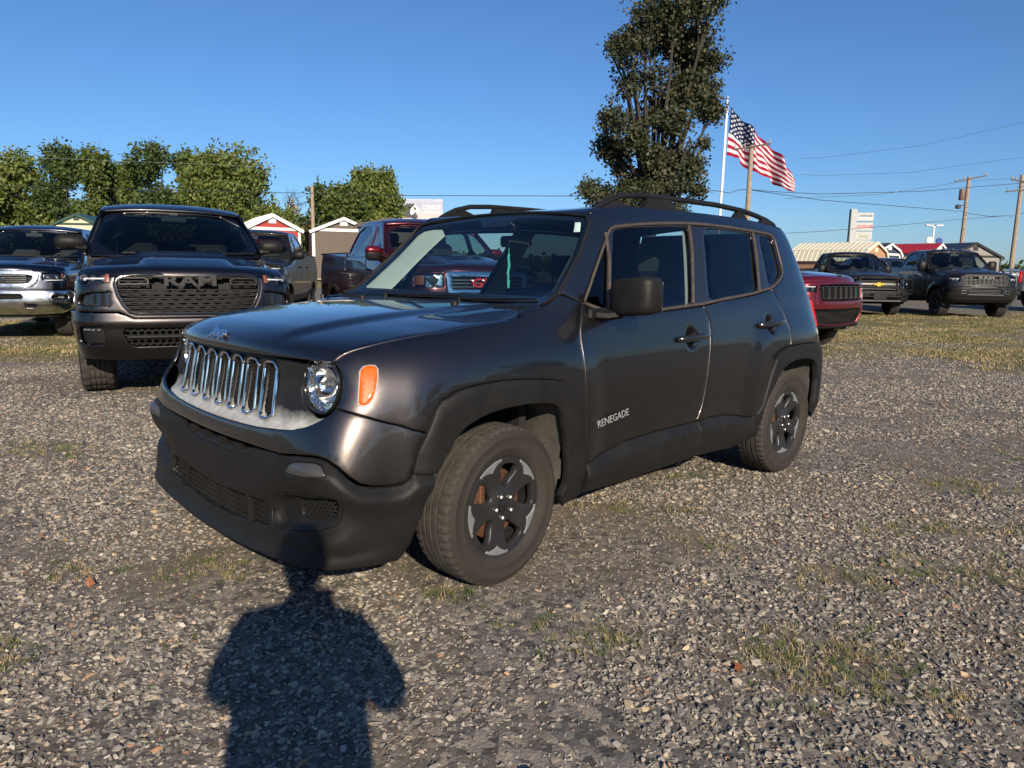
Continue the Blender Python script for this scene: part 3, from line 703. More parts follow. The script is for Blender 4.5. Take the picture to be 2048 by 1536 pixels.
    for sx in(1,-1):
        for c,da in((hR1,.105),(hR2,.11)):
            # recess bowl
            def off_b(s,z,c=c): return -.022*(1-np.clip(((np.abs(s)-c[0])/.05)**2+((z-c[1])/.058)**2,0,1))
            bw=panel('handle_recess',L,[(sx*a,b) for a,b in ell(c,.050,.058)],M_paint,car,step=.012,gap=0,depth=0,off=off_b,dense=.012)
            ps=[]
            for k,(dx,lf) in enumerate(((-1.25,.004),(-1.1,.022),(-.8,.034),(-.2,.040),(.4,.040),(.9,.036),(1.2,.024),(1.3,.008))):
                P,N=on(c[0]+da*dx,c[1]-.004+(.006 if dx>0 else 0),lf); ps.append(P*np.array([1,sx,1]))
            b=MB(); b.tube(ps,[.012,.016,.0175,.017,.0165,.0165,.015,.011],10,.75); b.obj('door_handle',M_gloss,car)
    # quarter + cant rail + A pillar in one body side frame
    dlo=[(2.088,1.160),(2.143,1.214),(2.238,1.315),(2.335,1.412),(2.42,1.495),(2.452,1.518),(2.496,1.530),(2.60,1.543),(2.702,1.553),(2.85,1.564),(2.967,1.571),(3.10,1.579),(3.236,1.583),(3.36,1.585),(3.475,1.584),(3.60,1.582),(3.72,1.578),(3.86,1.574),(3.994,1.569),(4.09,1.566),(4.135,1.560),(4.156,1.540),(4.156,1.50),(4.148,1.42),(4.142,1.35),(4.133,1.31),(4.112,1.285),(4.06,1.262),(3.98,1.235),(3.885,1.207)]
    side=[(1.955,1.206),(2.01,1.258),(2.069,1.306),(2.163,1.387),(2.239,1.465),(2.297,1.53),(2.325,1.568),(2.36,1.598),(2.45,1.613),(2.60,1.626),(2.89,1.6365),(3.25,1.642),(3.619,1.6425),(3.95,1.634),(4.20,1.620),(4.45,1.600),(4.68,1.585),(4.70,1.50),(4.70,1.30),(4.70,1.1),(4.70,.95),(4.68,.87),(4.60,.858),(4.53,.825),(4.47,.848),(4.382,.8555),(4.2,.859),(4.014,.856),(4.021,.87),(4.027,.915),(4.019,.96),(4.005,1.024),(3.988,1.08),(3.959,1.143),(3.888,1.207)]+dlo[::-1][1:-1]+[(2.088,1.160),(2.013,1.189)]
    panel('body_side',L,side,M_paint,car,step=.035,both=True)
    # window area
    vent=[(2.398,1.463),(2.365,1.36),(2.262,1.135),(2.196,1.142),(2.118,1.164),(2.160,1.218),(2.251,1.318)]
    wf=chaikin([(2.470,1.497),(2.50,1.512),(2.638,1.530),(2.85,1.545),(3.07,1.556),(3.155,1.559),(3.13,1.49),(3.100,1.405),(3.05,1.28),(3.012,1.185),(2.988,1.142),(2.85,1.132),(2.6,1.119),(2.40,1.113),(2.30,1.118),(2.315,1.165),(2.37,1.30)],1)
    wr=chaikin([(3.300,1.560),(3.42,1.564),(3.60,1.561),(3.76,1.557),(3.852,1.552),(3.80,1.42),(3.76,1.31),(3.718,1.202),(3.62,1.183),(3.45,1.164),(3.325,1.152),(3.165,1.143),(3.19,1.25),(3.23,1.36)],1)
    wq=chaikin([(3.935,1.549),(4.02,1.548),(4.11,1.544),(4.137,1.530),(4.128,1.44),(4.118,1.345),(4.095,1.300),(4.0,1.262),(3.872,1.228),(3.89,1.33)],1)
    dl2=[tuple(p) for p in inset(np.array(dlo[::1]+[(3.66,1.180),(3.5,1.167),(3.324,1.154),(3.09,1.130),(2.752,1.114),(2.60,1.106),(2.443,1.101),(2.259,1.111),(2.161,1.136)]),.001)]
    sp=panel('window_surround',L,dl2,M_gloss,car,holes=[vent,wf,wr,wq],step=.03,gap=0,depth=.01,lift=-.004,both=True)
    for sx in(1,-1):
        for nm,P,m in(('vent_window',vent,M_glside),('front_window',wf,M_glside),('rear_window',wr,M_priv),('quarter_window',wq,M_priv)):
            panel(nm,L,[(sx*a,b) for a,b in P],m,car,step=.06,gap=-.004,depth=0,lift=-.010)
        dd=densify(dl2,.03); dd=inset(dd,.006)
        surf_tube('window_moulding',[(sx*a,b) for a,b in dd],L,.0085,M_trim,car,lift=.002,closed=True,n=6,flat=.8)
        for ln_ in([(2.405,1.490),(2.372,1.36),(2.30,1.20),(2.268,1.118)],[(3.160,1.562),(3.115,1.42),(3.05,1.27),(2.995,1.142)],[(3.858,1.556),(3.81,1.42),(3.76,1.30),(3.72,1.196)]):
            surf_tube('window_divider',[(sx*a,b) for a,b in densify(ln_,.04,False)],L,.009,M_trim,car,lift=.001,n=6,flat=1.0)
    # ---- windshield
    we=[(1.835,1.160),(1.90,1.181),(1.962,1.217),(2.069,1.310),(2.163,1.391),(2.239,1.469),(2.297,1.534),(2.318,1.562)]
    wp=L(np.array([a for a,b in we]),np.array([b for a,b in we])); d=np.r_[0,np.cumsum(np.linalg.norm(np.diff(wp,axis=0),axis=1))]; d/=d[-1]; WE=spline(d,wp)
    cb=np.array([.37,0,1.135]); ct=np.array([.795,0,1.603])
    def ws(a,b):
        u=np.asarray(a)/.68; v=np.asarray(b)/.60; e_=WE(np.clip(v,-.05,1.05)); c=cb+(ct-cb)*v[...,None]; c[...,2]+=.012*np.sin(np.pi*np.clip(v,0,1)); c[...,0]-=.012*np.sin(np.pi*np.clip(v,0,1))
        k=np.abs(u)**2.2
        return np.stack([c[...,0]+(e_[...,0]-c[...,0])*k,e_[...,1]*u,c[...,2]+(e_[...,2]-c[...,2])*k],-1)
    wpoly=[(-.66,.0),(-.4,-.0),(0,0),(.4,0),(.66,0),(.68,.03),(.68,.3),(.68,.55),(.665,.592),(.63,.60),(.3,.60),(0,.60),(-.3,.60),(-.63,.60),(-.665,.592),(-.68,.55),(-.68,.3),(-.68,.03)]
    panel('windshield',ws,wpoly,M_gls,car,step=.06,gap=.006,depth=0)
    inn=[(-.60,.085),(-.3,.072),(0,.068),(.3,.072),(.60,.085),(.645,.12),(.652,.3),(.645,.53),(.60,.560),(.2,.565),(.14,.555),(.09,.50),(-.09,.50),(-.14,.555),(-.2,.565),(-.60,.560),(-.645,.53),(-.652,.3),(-.645,.12)]
    panel('windshield_frit',ws,wpoly,M_gloss,car,holes=[inn],step=.04,gap=.006,depth=0,lift=-.004)
    dd=[(-.683,.0),(-.683,.1),(-.683,.3),(-.683,.5),(-.68,.57),(-.66,.603),(-.3,.606),(0,.606),(.3,.606),(.66,.603),(.68,.57),(.683,.5),(.683,.3),(.683,.1),(.683,.0)]
    surf_tube('windshield_seal',densify(dd,.05,False),ws,.007,M_plasd,car,lift=.001,n=6)
    # inspection sticker and hanging ornament
    panel('inspection_sticker',ws,[(.585,.555),(.625,.560),(.640,.50),(.600,.492)],mat('sticker paper',(.55,.72,.66),.6),car,step=.02,gap=0,depth=0,lift=.002)
    # cowl
    b=MB(); 
    for i in range(21):
        u=-1+2*i/20; E=L(np.array([1.706]),np.array([1.137]))[0]; y=E[1]*u; xf=E[0]+(.32-E[0])*(1-abs(u)**2.6)-.01; zf=E[2]+(1.138-E[2])*(1-abs(u)**2.7)-.030
        q=ws(np.array([.67*u]),np.array([0.004]))[0]; b.V+=[(xf,y,zf-.03),(xf+.012,y,zf+.004),(q[0],q[1],q[2]-.004)]
    b.F=[(i*3+k,(i+1)*3+k,(i+1)*3+k+1,i*3+k+1) for i in range(20) for k in range(2)]; mk('cowl',b.V,b.F,M_plast,car)
    for y0,dr in((-.10,1),(.42,1)):
        pts=[]
        for k in range(7):
            t=k/6; q=ws(np.array([y0+.10+.50*t-.4]),np.array([.018+.022*t]))[0]; pts.append(q+np.array([-.008,0,.008]))
        b=MB(); b.tube(pts,[.007,.007,.006,.006,.005,.005,.004],6,1.3); b.lathe([(.014,-.03),(.013,.004),(.0001,.007)],14,'z',tuple(pts[0])); b.tube([tuple(pts[1]+np.array([0,0,-.008])),tuple(pts[6]+np.array([.004,0,-.012]))],.005,4,.6); b.obj('wiper',M_plast,car)
    # ---- roof
    rl=[(2.335,1.575),(2.36,1.601),(2.45,1.615),(2.60,1.628),(2.89,1.638),(3.25,1.6435),(3.619,1.644),(3.95,1.636),(4.20,1.622),(4.45,1.602),(4.68,1.587)]
    rp=L(np.array([a for a,b in rl]),np.array([b for a,b in rl])); d=np.r_[0,np.cumsum(np.linalg.norm(np.diff(rp,axis=0),axis=1))]; RL=d[-1]; RE=spline(d/RL,rp)
    cz_=spline([0,.06,.15,.35,.6,.85,1],[(.80,1.606),(.90,1.622),(1.10,1.648),(1.45,1.672),(2.0,1.680),(2.6,1.665),(2.98,1.640)])
    def roof(a,b):
        u=np.asarray(a)/.62; v=np.clip(np.asarray(b)/RL,0,1); e_=RE(v); c=cz_(v); k=np.abs(u)
        z=e_[...,2]-.012*smooth01(1,.93,k)*0+(c[...,1]-e_[...,2])*(1-k**2.4)
        return np.stack([e_[...,0]+(c[...,0]-e_[...,0])*(1-k**2.2),e_[...,1]*u,z],-1)
    rf=panel('roof',roof,[(-.62,0),(-.3,0),(0,0),(.3,0),(.62,0),(.62,RL),(-.62,RL)],M_paint,car,step=.05)
    # roof rails
    rx=[(.84,.0),(.90,.022),(.97,.045),(1.08,.062),(1.25,.070),(1.6,.070),(2.0,.068),(2.3,.060),(2.5,.050),(2.64,.036),(2.72,.018),(2.78,-.005)]
    for sx in(-1,1):
        pts=[];
        for x,h in rx:
            v=float(np.interp(x,rp[:,0],d)/RL); q=RE(np.array([v]))[0]; pts.append((x,sx*(abs(q[1])-.035),q[2]+h-.004))
        b=MB(); b.tube(pts,[.010]+[.0155]*10+[.010],8,1.1)
        def foot(x0,x1,x2,x3):
            P=[]
            for x,top in((x0,0),(x1,1),(x2,1),(x3,0)):
                i=np.interp(x,[p[0] for p in pts],[p[2] for p in pts]); v=float(np.interp(x,rp[:,0],d)/RL); q=RE(np.array([v]))[0]; P.append((x,i-.008 if top else q[2]-.01)); yy=abs(q[1])-.035
            b.prism(P,sx*yy-.012,sx*yy+.012,'y')
        foot(.86,.95,1.02,1.16); foot(1.24,1.28,1.50,1.60); foot(2.18,2.25,2.30,2.40); foot(2.50,2.56,2.66,2.74)
        b.obj('roof_rail',M_plast,car)
    # ---- rear end
    tg=[(4.703,.86),(4.703,1.585),(5.0,1.59),(5.55,1.592),(5.55,.86)]
    panel('tailgate',L,tg,M_paint,car,step=.06,both=True)
    rb_=[(4.51,.38),(4.56,.45),(4.57,.60),(4.563,.785),(4.60,.850),(4.70,.855),(5.55,.855),(5.55,.30),(4.62,.30)]
    panel('rear_bumper',L,rb_,M_plast,car,step=.05,both=True,lift=.012)
    panel('tail_lamp',L,[(4.63,1.13),(4.80,1.12),(4.80,.95),(4.63,.945)],M_red,car,step=.03,lift=.014,depth=.02,both=True)
    # ---- mirrors
    for sx in(-1,1):
        b=MB(); c=(.700,sx*.985,1.195)
        n,m=20,14; V=[];F=[]
        for j in range(m+1):
            ph=-math.pi/2+math.pi*j/m
            for i in range(n):
                th=2*math.pi*i/n; ex=.42
                cp=abs(math.cos(ph))**ex; sp_=math.copysign(abs(math.sin(ph))**ex,math.sin(ph)); ct_=math.copysign(abs(math.cos(th))**.45,math.cos(th)); st_=math.copysign(abs(math.sin(th))**.45,math.sin(th))
                X=.065*cp*ct_; Y=.118*cp*st_; Z=.086*sp_
                X-=.022*(1-(Y/.118)**2)*(1 if X<0 else 0); V.append((c[0]+X+sx*Y*-.0+abs(0),c[1]+Y,c[2]+Z+.012*Y*sx/.118))
        for j in range(m):
            for i in range(n): F.append((j*n+i,j*n+(i+1)%n,(j+1)*n+(i+1)%n,(j+1)*n+i))
        o=mk('mirror',V,F,M_plast,car,True,50)
        a=MB(); a.box((.748+.02,c[1],c[2]),(.006,.19,.135),bev=.002); a.obj('mirror_glass',M_chrome,o)
        a=MB(); P,N=on_xz(.62,1.105,0); Y0=abs(P[1]); a.tube([(.60,sx*(Y0-.01),1.112),(.635,sx*(Y0+.03),1.108),(.68,sx*(Y0+.08),1.118)],[.028,.026,.024],8,1.8); a.box((.60,sx*(Y0+.0),1.115),(.14,.03,.05),bev=.01); a.obj('mirror_arm',M_plast,o)
    # ---- badges
    P,N=on(2.26,.627,.004); P2,_=on(2.385,.640,.004); P1,_=on(2.135,.612,.004)
    tX=Vector(P2-P1); tY=Vector((0,0,1))
    textobj('badge','RENEGADE',.050,M_gloss,car,P-np.array([0,.005,0]),tX,tY,.0008,.030,1.02)
    textobj('badge','RENEGADE',.050,mat('badge silver',(.55,.56,.55),.35,.6),car,P-np.array([0,.0066,0]),tX,tY,.0008,.002,1.02)
    hb=hood(np.array([0.0]),np.array([.13]))[0]; e1=hood(np.array([0.0]),np.array([.10]))[0]; e2=hood(np.array([0.0]),np.array([.16]))[0]
    textobj('badge','Jeep',.078,M_chrome,car,hb+np.array([-.006,0,.006]),Vector((0,-1,0)),Vector(e2-e1),.003,.02,1.05)
    # ---- wheels
    for x,sx,st,spin in((0,-1,rad(3.2),0),(2.57,-1,0,rad(-9)),(0,1,rad(3.2),.3),(2.57,1,0,.7)):
        build_suv_wheel(car,(x,sx*.775,.338),st,sx,spin)
    # ---- arch liners
    for c,poly_,sgn in((WF,fi,1),(WR,ri,1)):
        a=np.array(poly_); P=L(a[:,0],a[:,1]); P=P[np.argsort(P[:,0])]
        V=[];F=[]
        for x,y,z in P: 
            q=(x+ (x-c[0])*.03,z+.012)
            V+=[(q[0],y+.03,q[1]),(q[0],-.50,q[1])]
        n=len(P); F=[(2*i,2*i+1,2*i+3,2*i+2) for i in range(n-1)]; k=len(V)
        V+=[(P[0][0],-.50,.2),(P[-1][0],-.50,.2)]; F.append(tuple(2*i+1 for i in range(n))+(k+1,k))
        V=np.array(V); lm=mat('dusty liner',(.085,.08,.07),.9,noise=.4,nscale=8)
        mk('wheel_arch_liner',V,F,lm,car,False); mk('wheel_arch_liner',V*np.array([1,-1,1]),F,lm,car,False)
    b=MB(); b.box((1.15,0,.30),(3.4,1.0,.14)); b.box((1.27,0,.33),(1.55,1.55,.10)); b.box((-.58,0,.36),(.3,1.1,.14)); b.box((2.9,0,.36),(.4,1.3,.2)); b.obj('underbody',M_dark,car,False)
    # engine bay filler so light does not pass the shut lines
    b=MB(); b.box((-.2,0,.72),(.95,1.0,.5)); b.box((.22,0,.75),(.04,1.5,.66)); b.obj('firewall_and_filler',M_dark,car,False)
    # ---- cabin
    b=MB(); b.box((.52,0,.98),(.52,1.48,.22),bev=.05); b.box((.50,0,1.085),(.42,1.34,.05),bev=.02); b.box((.62,-.37,1.12),(.22,.34,.07),bev=.03); b.obj('dashboard',M_int,car)
    b=MB(); b.tube([(.86+.05*math.sin(t)*.9,-.37+.18*math.cos(t),1.03+.18*math.sin(t)) for t in np.linspace(0,2*math.pi,32,endpoint=False)],.015,8,closed=True); b.tube([(.72,-.37,1.0),(.86,-.37,1.03)],.035,8); b.box((.86,-.37,1.03),(.02,.30,.04)); b.obj('steering_wheel',M_int,car)
    for y in(-.37,.37):
        b=MB(); b.box((1.30,y,.74),(.50,.50,.16),bev=.05); b.box((1.62,y,.96),(.15,.46,.52),Matrix.Rotation(rad(14),3,'Y'),bev=.06); st=b.obj('front_seat',M_seat,car)
        b=MB(); b.box((1.71,y,1.33),(.10,.24,.15),Matrix.Rotation(rad(10),3,'Y'),bev=.045); b.tube([(1.68,y-.06,1.18),(1.69,y-.06,1.30)],.006); b.tube([(1.68,y+.06,1.18),(1.69,y+.06,1.30)],.006); b.obj('headrest',M_seat,st)
    b=MB(); b.box((2.20,0,.74),(.5,1.25,.16),bev=.05); b.box((2.50,0,1.0),(.14,1.25,.55),Matrix.Rotation(rad(16),3,'Y'),bev=.05); 
    for y in(-.36,0,.36): b.box((2.58,y,1.32),(.09,.24,.13),bev=.03)
    b.obj('rear_seat',M_seat,car)
    b=MB(); b.box((1.6,0,.52),(2.9,1.6,.04)); b.box((1.0,0,.72),(.5,.24,.30),bev=.05); b.obj('cabin_floor',M_int,car)
    hl=panel('headliner',lambda a,b2:roof(a,b2)-np.array([0,0,.03]),[(-.57,.05),(.57,.05),(.57,RL-.2),(-.57,RL-.2)],M_head,car,step=.1,depth=0)
    # inside faces of pillars and the pale windshield band
    for sx in(1,-1):
        def tr(P): return [(sx*a,b) for a,b in P]
        # sx=+1: driver side (y<0), sx=-1: passenger side
        if sx<0: wd=[(-.672,.02),(-.672,.20),(-.672,.42),(-.672,.575),(-.585,.575),(-.48,.56),(-.40,.50),(-.42,.40),(-.44,.22),(-.46,.03)]  # passenger side: bright band in the windshield put into shape and pale colour
        else: wd=[(.672,.02),(.672,.575),(.62,.575),(.61,.3),(.61,.03)]
        panel('pillar_trim_or_band',ws,wd,M_wsband if sx<0 else M_int,car,step=.05,gap=0,depth=0,lift=-.03)
        panel('pillar_trim_or_band',L,tr([(3.165,1.14),(3.30,1.56),(3.15,1.56),(2.985,1.14)]),M_head,car,step=.06,gap=0,depth=0,lift=-.04)
        panel('door_trim',L,tr([(2.12,1.09),(3.09,1.10),(3.09,.5),(2.12,.5)]),M_int,car,step=.1,gap=0,depth=0,lift=-.05)
        panel('door_trim',L,tr([(3.12,1.10),(3.9,1.17),(3.9,.8),(3.12,.5)]),M_int,car,step=.1,gap=0,depth=0,lift=-.05)
    b=MB(); b.box((.94,.04,1.465),(.03,.25,.065),bev=.02); b.tube([(.88,0,1.56),(.93,0,1.50)],.012); b.box((.86,0,1.555),(.06,.09,.06),bev=.02); b.obj('rearview_mirror',M_int,car)
    b=MB(); b.tube([(.925,.08,1.46),(.925,.08,1.40)],.002,4); b.tube([(.925,.08,1.40),(.925,.08,1.38),(.925,.08,1.33),(.925,.083,1.28),(.925,.08,1.245)],[.003,.008,.011,.009,.006],6); b.tube([(.925,.08,1.245),(.925,.08,1.20)],[.009,.005],5); 
    o=b.obj('hanging_ornament',mat('turquoise beads',(.10,.55,.52),.5),None); tag(o,'turquoise beaded ornament hanging from the mirror inside the grey SUV','ornament')
    return car
SW=suv_wheel_meshes()
SUV=build_suv()
# ------------------------------------------------------------------ ground
def gz(r,f):
    """terrain height: level lot that climbs gently behind the left row"""
    r=np.asarray(r,float); f=np.asarray(f,float)
    return .72*smooth01(16,38,f)*smooth01(4,-6,r)+ .06*smooth01(9,14,f)*smooth01(-1,3,r)
def G3(r,f,dz=0.0): return place(r,f,float(gz(r,f))+dz)
def ground_mat():
    m=bpy.data.materials.new('gravel and dirt'); m.use_nodes=True; ns,ln=nodes(m); b=ns['Principled BSDF']; b.inputs['Roughness'].default_value=.95; b.inputs['Specular IOR Level'].default_value=.2
    g=ns.new('ShaderNodeNewGeometry'); 
    def vor(sc_,feat='F1'):
        v=ns.new('ShaderNodeTexVoronoi'); v.inputs['Scale'].default_value=sc_; v.feature=feat; ln.new(g.outputs['Position'],v.inputs['Vector']); return v
    def noi(sc_,d=5,r=.6):
        v=ns.new('ShaderNodeTexNoise'); v.inputs['Scale'].default_value=sc_; v.inputs['Detail'].default_value=d; v.inputs['Roughness'].default_value=r; ln.new(g.outputs['Position'],v.inputs['Vector']); return v
    v=vor(34); v2=vor(80)
    def ramp(src,stops):
        r=ns.new('ShaderNodeValToRGB'); ln.new(src,r.inputs[0]); e=r.color_ramp.elements
        e[0].position=stops[0][0]; e[0].color=(*stops[0][1],1); e[1].position=stops[-1][0]; e[1].color=(*stops[-1][1],1)
        for p,c in stops[1:-1]: q=e.new(p); q.color=(*c,1)
        return r
    sx=ns.new('ShaderNodeSeparateColor'); ln.new(v.outputs['Color'],sx.inputs[0])
    stone=ramp(sx.outputs[0],[(0,(.055,.052,.05)),(.35,(.115,.108,.098)),(.7,(.19,.177,.157)),(.9,(.27,.235,.19)),(1,(.34,.295,.23))])
    dirt=ramp(noi(3.0,8).outputs[0],[(.3,(.105,.088,.068)),(.7,(.20,.168,.127))])
    mx=ns.new('ShaderNodeMix'); mx.data_type='RGBA'; ln.new(v.outputs['Distance'],mx.inputs[0]); 
    dm=ns.new('ShaderNodeMapRange'); dm.inputs[1].default_value=.010; dm.inputs[2].default_value=.018; ln.new(v.outputs['Distance'],dm.inputs[0])
    n1=noi(1.1,6,.65); pt=ns.new('ShaderNodeMapRange'); pt.inputs[1].default_value=.42; pt.inputs[2].default_value=.62; ln.new(n1.outputs[0],pt.inputs[0])
    ln.new(pt.outputs[0],mx.inputs[0]); ln.new(stone.outputs[0],mx.inputs[6]); ln.new(dirt.outputs[0],mx.inputs[7])
    # dry and green turf far off, by a painted attribute
    at=ns.new('ShaderNodeAttribute'); at.attribute_name='turf'
    n2=noi(6,8,.75); tg=ramp(n2.outputs[0],[(.30,(.07,.075,.03)),(.48,(.14,.125,.055)),(.62,(.25,.20,.11)),(.8,(.33,.27,.17))])
    ad=ns.new('ShaderNodeMath'); ad.operation='MULTIPLY_ADD'; ad.inputs[1].default_value=.9; n3=noi(.55,8,.7); ln.new(n3.outputs[0],ad.inputs[0]); 
    sub=ns.new('ShaderNodeMath'); sub.operation='SUBTRACT'; sub.inputs[1].default_value=.95; ln.new(at.outputs['Fac'],sub.inputs[0]); ln.new(sub.outputs[0],ad.inputs[2])
    mk2=ns.new('ShaderNodeMapRange'); mk2.inputs[1].default_value=-.02; mk2.inputs[2].default_value=.12; ln.new(ad.outputs[0],mk2.inputs[0])
    m2=ns.new('ShaderNodeMix'); m2.data_type='RGBA'; ln.new(mk2.outputs[0],m2.inputs[0]); ln.new(mx.outputs[2],m2.inputs[6]); ln.new(tg.outputs[0],m2.inputs[7]); ln.new(m2.outputs[2],b.inputs['Base Color'])
    bp=ns.new('ShaderNodeBump'); bp.inputs['Strength'].default_value=.3; bp.inputs['Distance'].default_value=.006; bp.invert=True
    a2=ns.new('ShaderNodeMath'); a2.operation='ADD'; ln.new(v.outputs['Distance'],a2.inputs[0]); ln.new(v2.outputs['Distance'],a2.inputs[1]); ln.new(a2.outputs[0],bp.inputs['Height']); ln.new(bp.outputs[0],b.inputs['Normal'])
    return m
def vnoise(x,y,sc_,seed=0):
    """cheap smooth value noise 0..1"""
    r=np.random.RandomState(seed); T=r.rand(64,64); x=np.asarray(x)/sc_+100; y=np.asarray(y)/sc_+100
    i=np.floor(x).astype(int); j=np.floor(y).astype(int); fx=x-i; fy=y-j; fx=fx*fx*(3-2*fx); fy=fy*fy*(3-2*fy)
    a=T[i%64,j%64];b=T[(i+1)%64,j%64];c=T[i%64,(j+1)%64];d=T[(i+1)%64,(j+1)%64]
    return (a*(1-fx)+b*fx)*(1-fy)+(c*(1-fx)+d*fx)*fy
def fbm(x,y,sc_,seed=0): return (vnoise(x,y,sc_,seed)+.5*vnoise(x,y,sc_/2.1,seed+1)+.25*vnoise(x,y,sc_/4.3,seed+2))/1.75
def turf(r,f):
    """how much turf grows at a spot (0..1)"""
    r=np.asarray(r,float); f=np.asarray(f,float)
    f=f+2.4*(fbm(r,f,2.6,41)-.5)+1.2*(fbm(r,f,.9,43)-.5)
    a=.84*smooth01(7.5,14,f)*smooth01(27,23,f)*smooth01(-1,2,r)*smooth01(40,20,r)
    b=.80*smooth01(8,10,f)*smooth01(19,15,f)*smooth01(-1.5,-4,r)
    d=1.2*smooth01(42,60,f)*smooth01(8,-2,r)+.9*smooth01(60,90,f)
    e=.8*smooth01(26,30,f)*smooth01(44,36,f)*smooth01(2,-5,r)
    return np.clip(np.maximum.reduce([a,b,d,e]),0,1.2)
M_ground=ground_mat()
def build_ground():
    rs=np.r_[-900,-500,-250,-120,-70,np.arange(-45,46,1.0),70,120,250,500,900]; fs=np.r_[-900,-400,-150,-60,-30,-15,np.arange(-8,46,.8),50,56,64,75,90,120,200,400,900,2200]
    V=[];F=[];A=[]
    Rr,Ff=np.meshgrid(rs,fs,indexing='ij'); Z=gz(Rr,Ff); Tt=turf(Rr,Ff)
    for i in range(len(rs)):
        for j in range(len(fs)): V.append(tuple(place(rs[i],fs[j],Z[i,j]))); A.append(Tt[i,j])
    m=len(fs)
    for i in range(len(rs)-1):
        for j in range(m-1): F.append((i*m+j,(i+1)*m+j,(i+1)*m+j+1,i*m+j+1))
    o=mk('ground',V,F,M_ground,None,True); o['kind']='structure'
    if o.data.polygons[0].normal.z<0: o.data.flip_normals()
    a=o.data.attributes.new('turf','FLOAT','POINT'); a.data.foreach_set('value',np.array(A,dtype=np.float32))
    return o
build_ground()
# ------------------------------------------------------------------ scattered real stones and grass
def coll(name):
    c=bpy.data.collections.new(name); return c
def scatter(name,pts,rot,scl,idx,shapes,material,kind='stuff'):
    """instances the given little meshes on given points (geometry nodes)"""
    me=bpy.data.meshes.new(name); me.vertices.add(len(pts)); me.vertices.foreach_set('co',np.asarray(pts,np.float32).ravel())
    for nm,ty,d in(('rot','FLOAT_VECTOR',rot),('scl','FLOAT_VECTOR',scl)):
        a=me.attributes.new(nm,ty,'POINT'); a.data.foreach_set('vector',np.asarray(d,np.float32).ravel())
    a=me.attributes.new('idx','INT','POINT'); a.data.foreach_set('value',np.asarray(idx,np.int32))
    me.materials.append(material)
    o=bpy.data.objects.new(name,me); link(o); o['kind']=kind
    c=coll(name+'_shapes')
    for i,(V,F) in enumerate(shapes):
        m=bpy.data.meshes.new('%s_%02d'%(name,i)); m.from_pydata(V,[],F); m.materials.append(material); m.update(); c.objects.link(bpy.data.objects.new('%s_piece_%02d'%(name,i),m))
    ng=bpy.data.node_groups.new(name,'GeometryNodeTree'); ng.interface.new_socket('Geometry',in_out='INPUT',socket_type='NodeSocketGeometry'); ng.interface.new_socket('Geometry',in_out='OUTPUT',socket_type='NodeSocketGeometry')
    N=ng.nodes; Lk=ng.links; gi=N.new('NodeGroupInput'); go=N.new('NodeGroupOutput')
    ci=N.new('GeometryNodeCollectionInfo'); ci.inputs['Collection'].default_value=c; ci.inputs['Separate Children'].default_value=True; ci.inputs['Reset Children'].default_value=True
    ip=N.new('GeometryNodeInstanceOnPoints'); ip.inputs['Pick Instance'].default_value=True
    def at(nm,ty):
        n=N.new('GeometryNodeInputNamedAttribute'); n.data_type=ty; n.inputs['Name'].default_value=nm; return n.outputs['Attribute']
    Lk.new(gi.outputs[0],ip.inputs['Points']); Lk.new(ci.outputs[0],ip.inputs['Instance']); Lk.new(at('idx','INT'),ip.inputs['Instance Index'])
    er=N.new('FunctionNodeEulerToRotation'); Lk.new(at('rot','FLOAT_VECTOR'),er.inputs[0]); Lk.new(er.outputs[0],ip.inputs['Rotation']); Lk.new(at('scl','FLOAT_VECTOR'),ip.inputs['Scale'])
    Lk.new(ip.outputs[0],go.inputs[0])
    md=o.modifiers.new('scatter','NODES'); md.node_group=ng
    return o
def stone_shape(seed):
    import bmesh
    r=np.random.RandomState(seed); P=r.normal(size=(11,3)); P/=np.linalg.norm(P,axis=1,keepdims=True); P*=[1,.78,.55]; P*=(.8+.35*r.rand(11,1))*.5
    bm=bmesh.new(); vs=[bm.verts.new(p) for p in P]; bmesh.ops.convex_hull(bm,input=vs); 
    loose=[v for v in bm.verts if not v.link_faces]; bmesh.ops.delete(bm,geom=loose,context='VERTS')
    bm.verts.index_update(); V=[tuple(v.co) for v in bm.verts]; F=[[v.index for v in f.verts] for f in bm.faces]; bm.free(); return V,F
def inst_mat(name,stops,rough=.9,sat=None,spec=.3):
    m=bpy.data.materials.new(name); m.use_nodes=True; ns,ln=nodes(m); b=ns['Principled BSDF']; b.inputs['Roughness'].default_value=rough; b.inputs['Specular IOR Level'].default_value=spec
    oi=ns.new('ShaderNodeObjectInfo'); r=ns.new('ShaderNodeValToRGB'); ln.new(oi.outputs['Random'],r.inputs[0]); e=r.color_ramp.elements
    e[0].position=0; e[0].color=(*stops[0][1],1); e[1].position=1; e[1].color=(*stops[-1][1],1)
    for p,c in stops[1:-1]: q=e.new(p); q.color=(*c,1)
    tc=ns.new('ShaderNodeNewGeometry'); n=ns.new('ShaderNodeTexNoise'); n.inputs['Scale'].default_value=60; n.inputs['Detail'].default_value=3; ln.new(tc.outputs['Position'],n.inputs[0])
    mr=ns.new('ShaderNodeMapRange'); mr.inputs[3].default_value=.72; mr.inputs[4].default_value=1.28; ln.new(n.outputs[0],mr.inputs[0])
    mx=ns.new('ShaderNodeMix'); mx.data_type='RGBA'; mx.blend_type='MULTIPLY'; mx.inputs[0].default_value=1; ln.new(r.outputs[0],mx.inputs[6]); ln.new(mr.outputs[0],mx.inputs[7]); ln.new(mx.outputs[2],b.inputs['Base Color'])
    return m
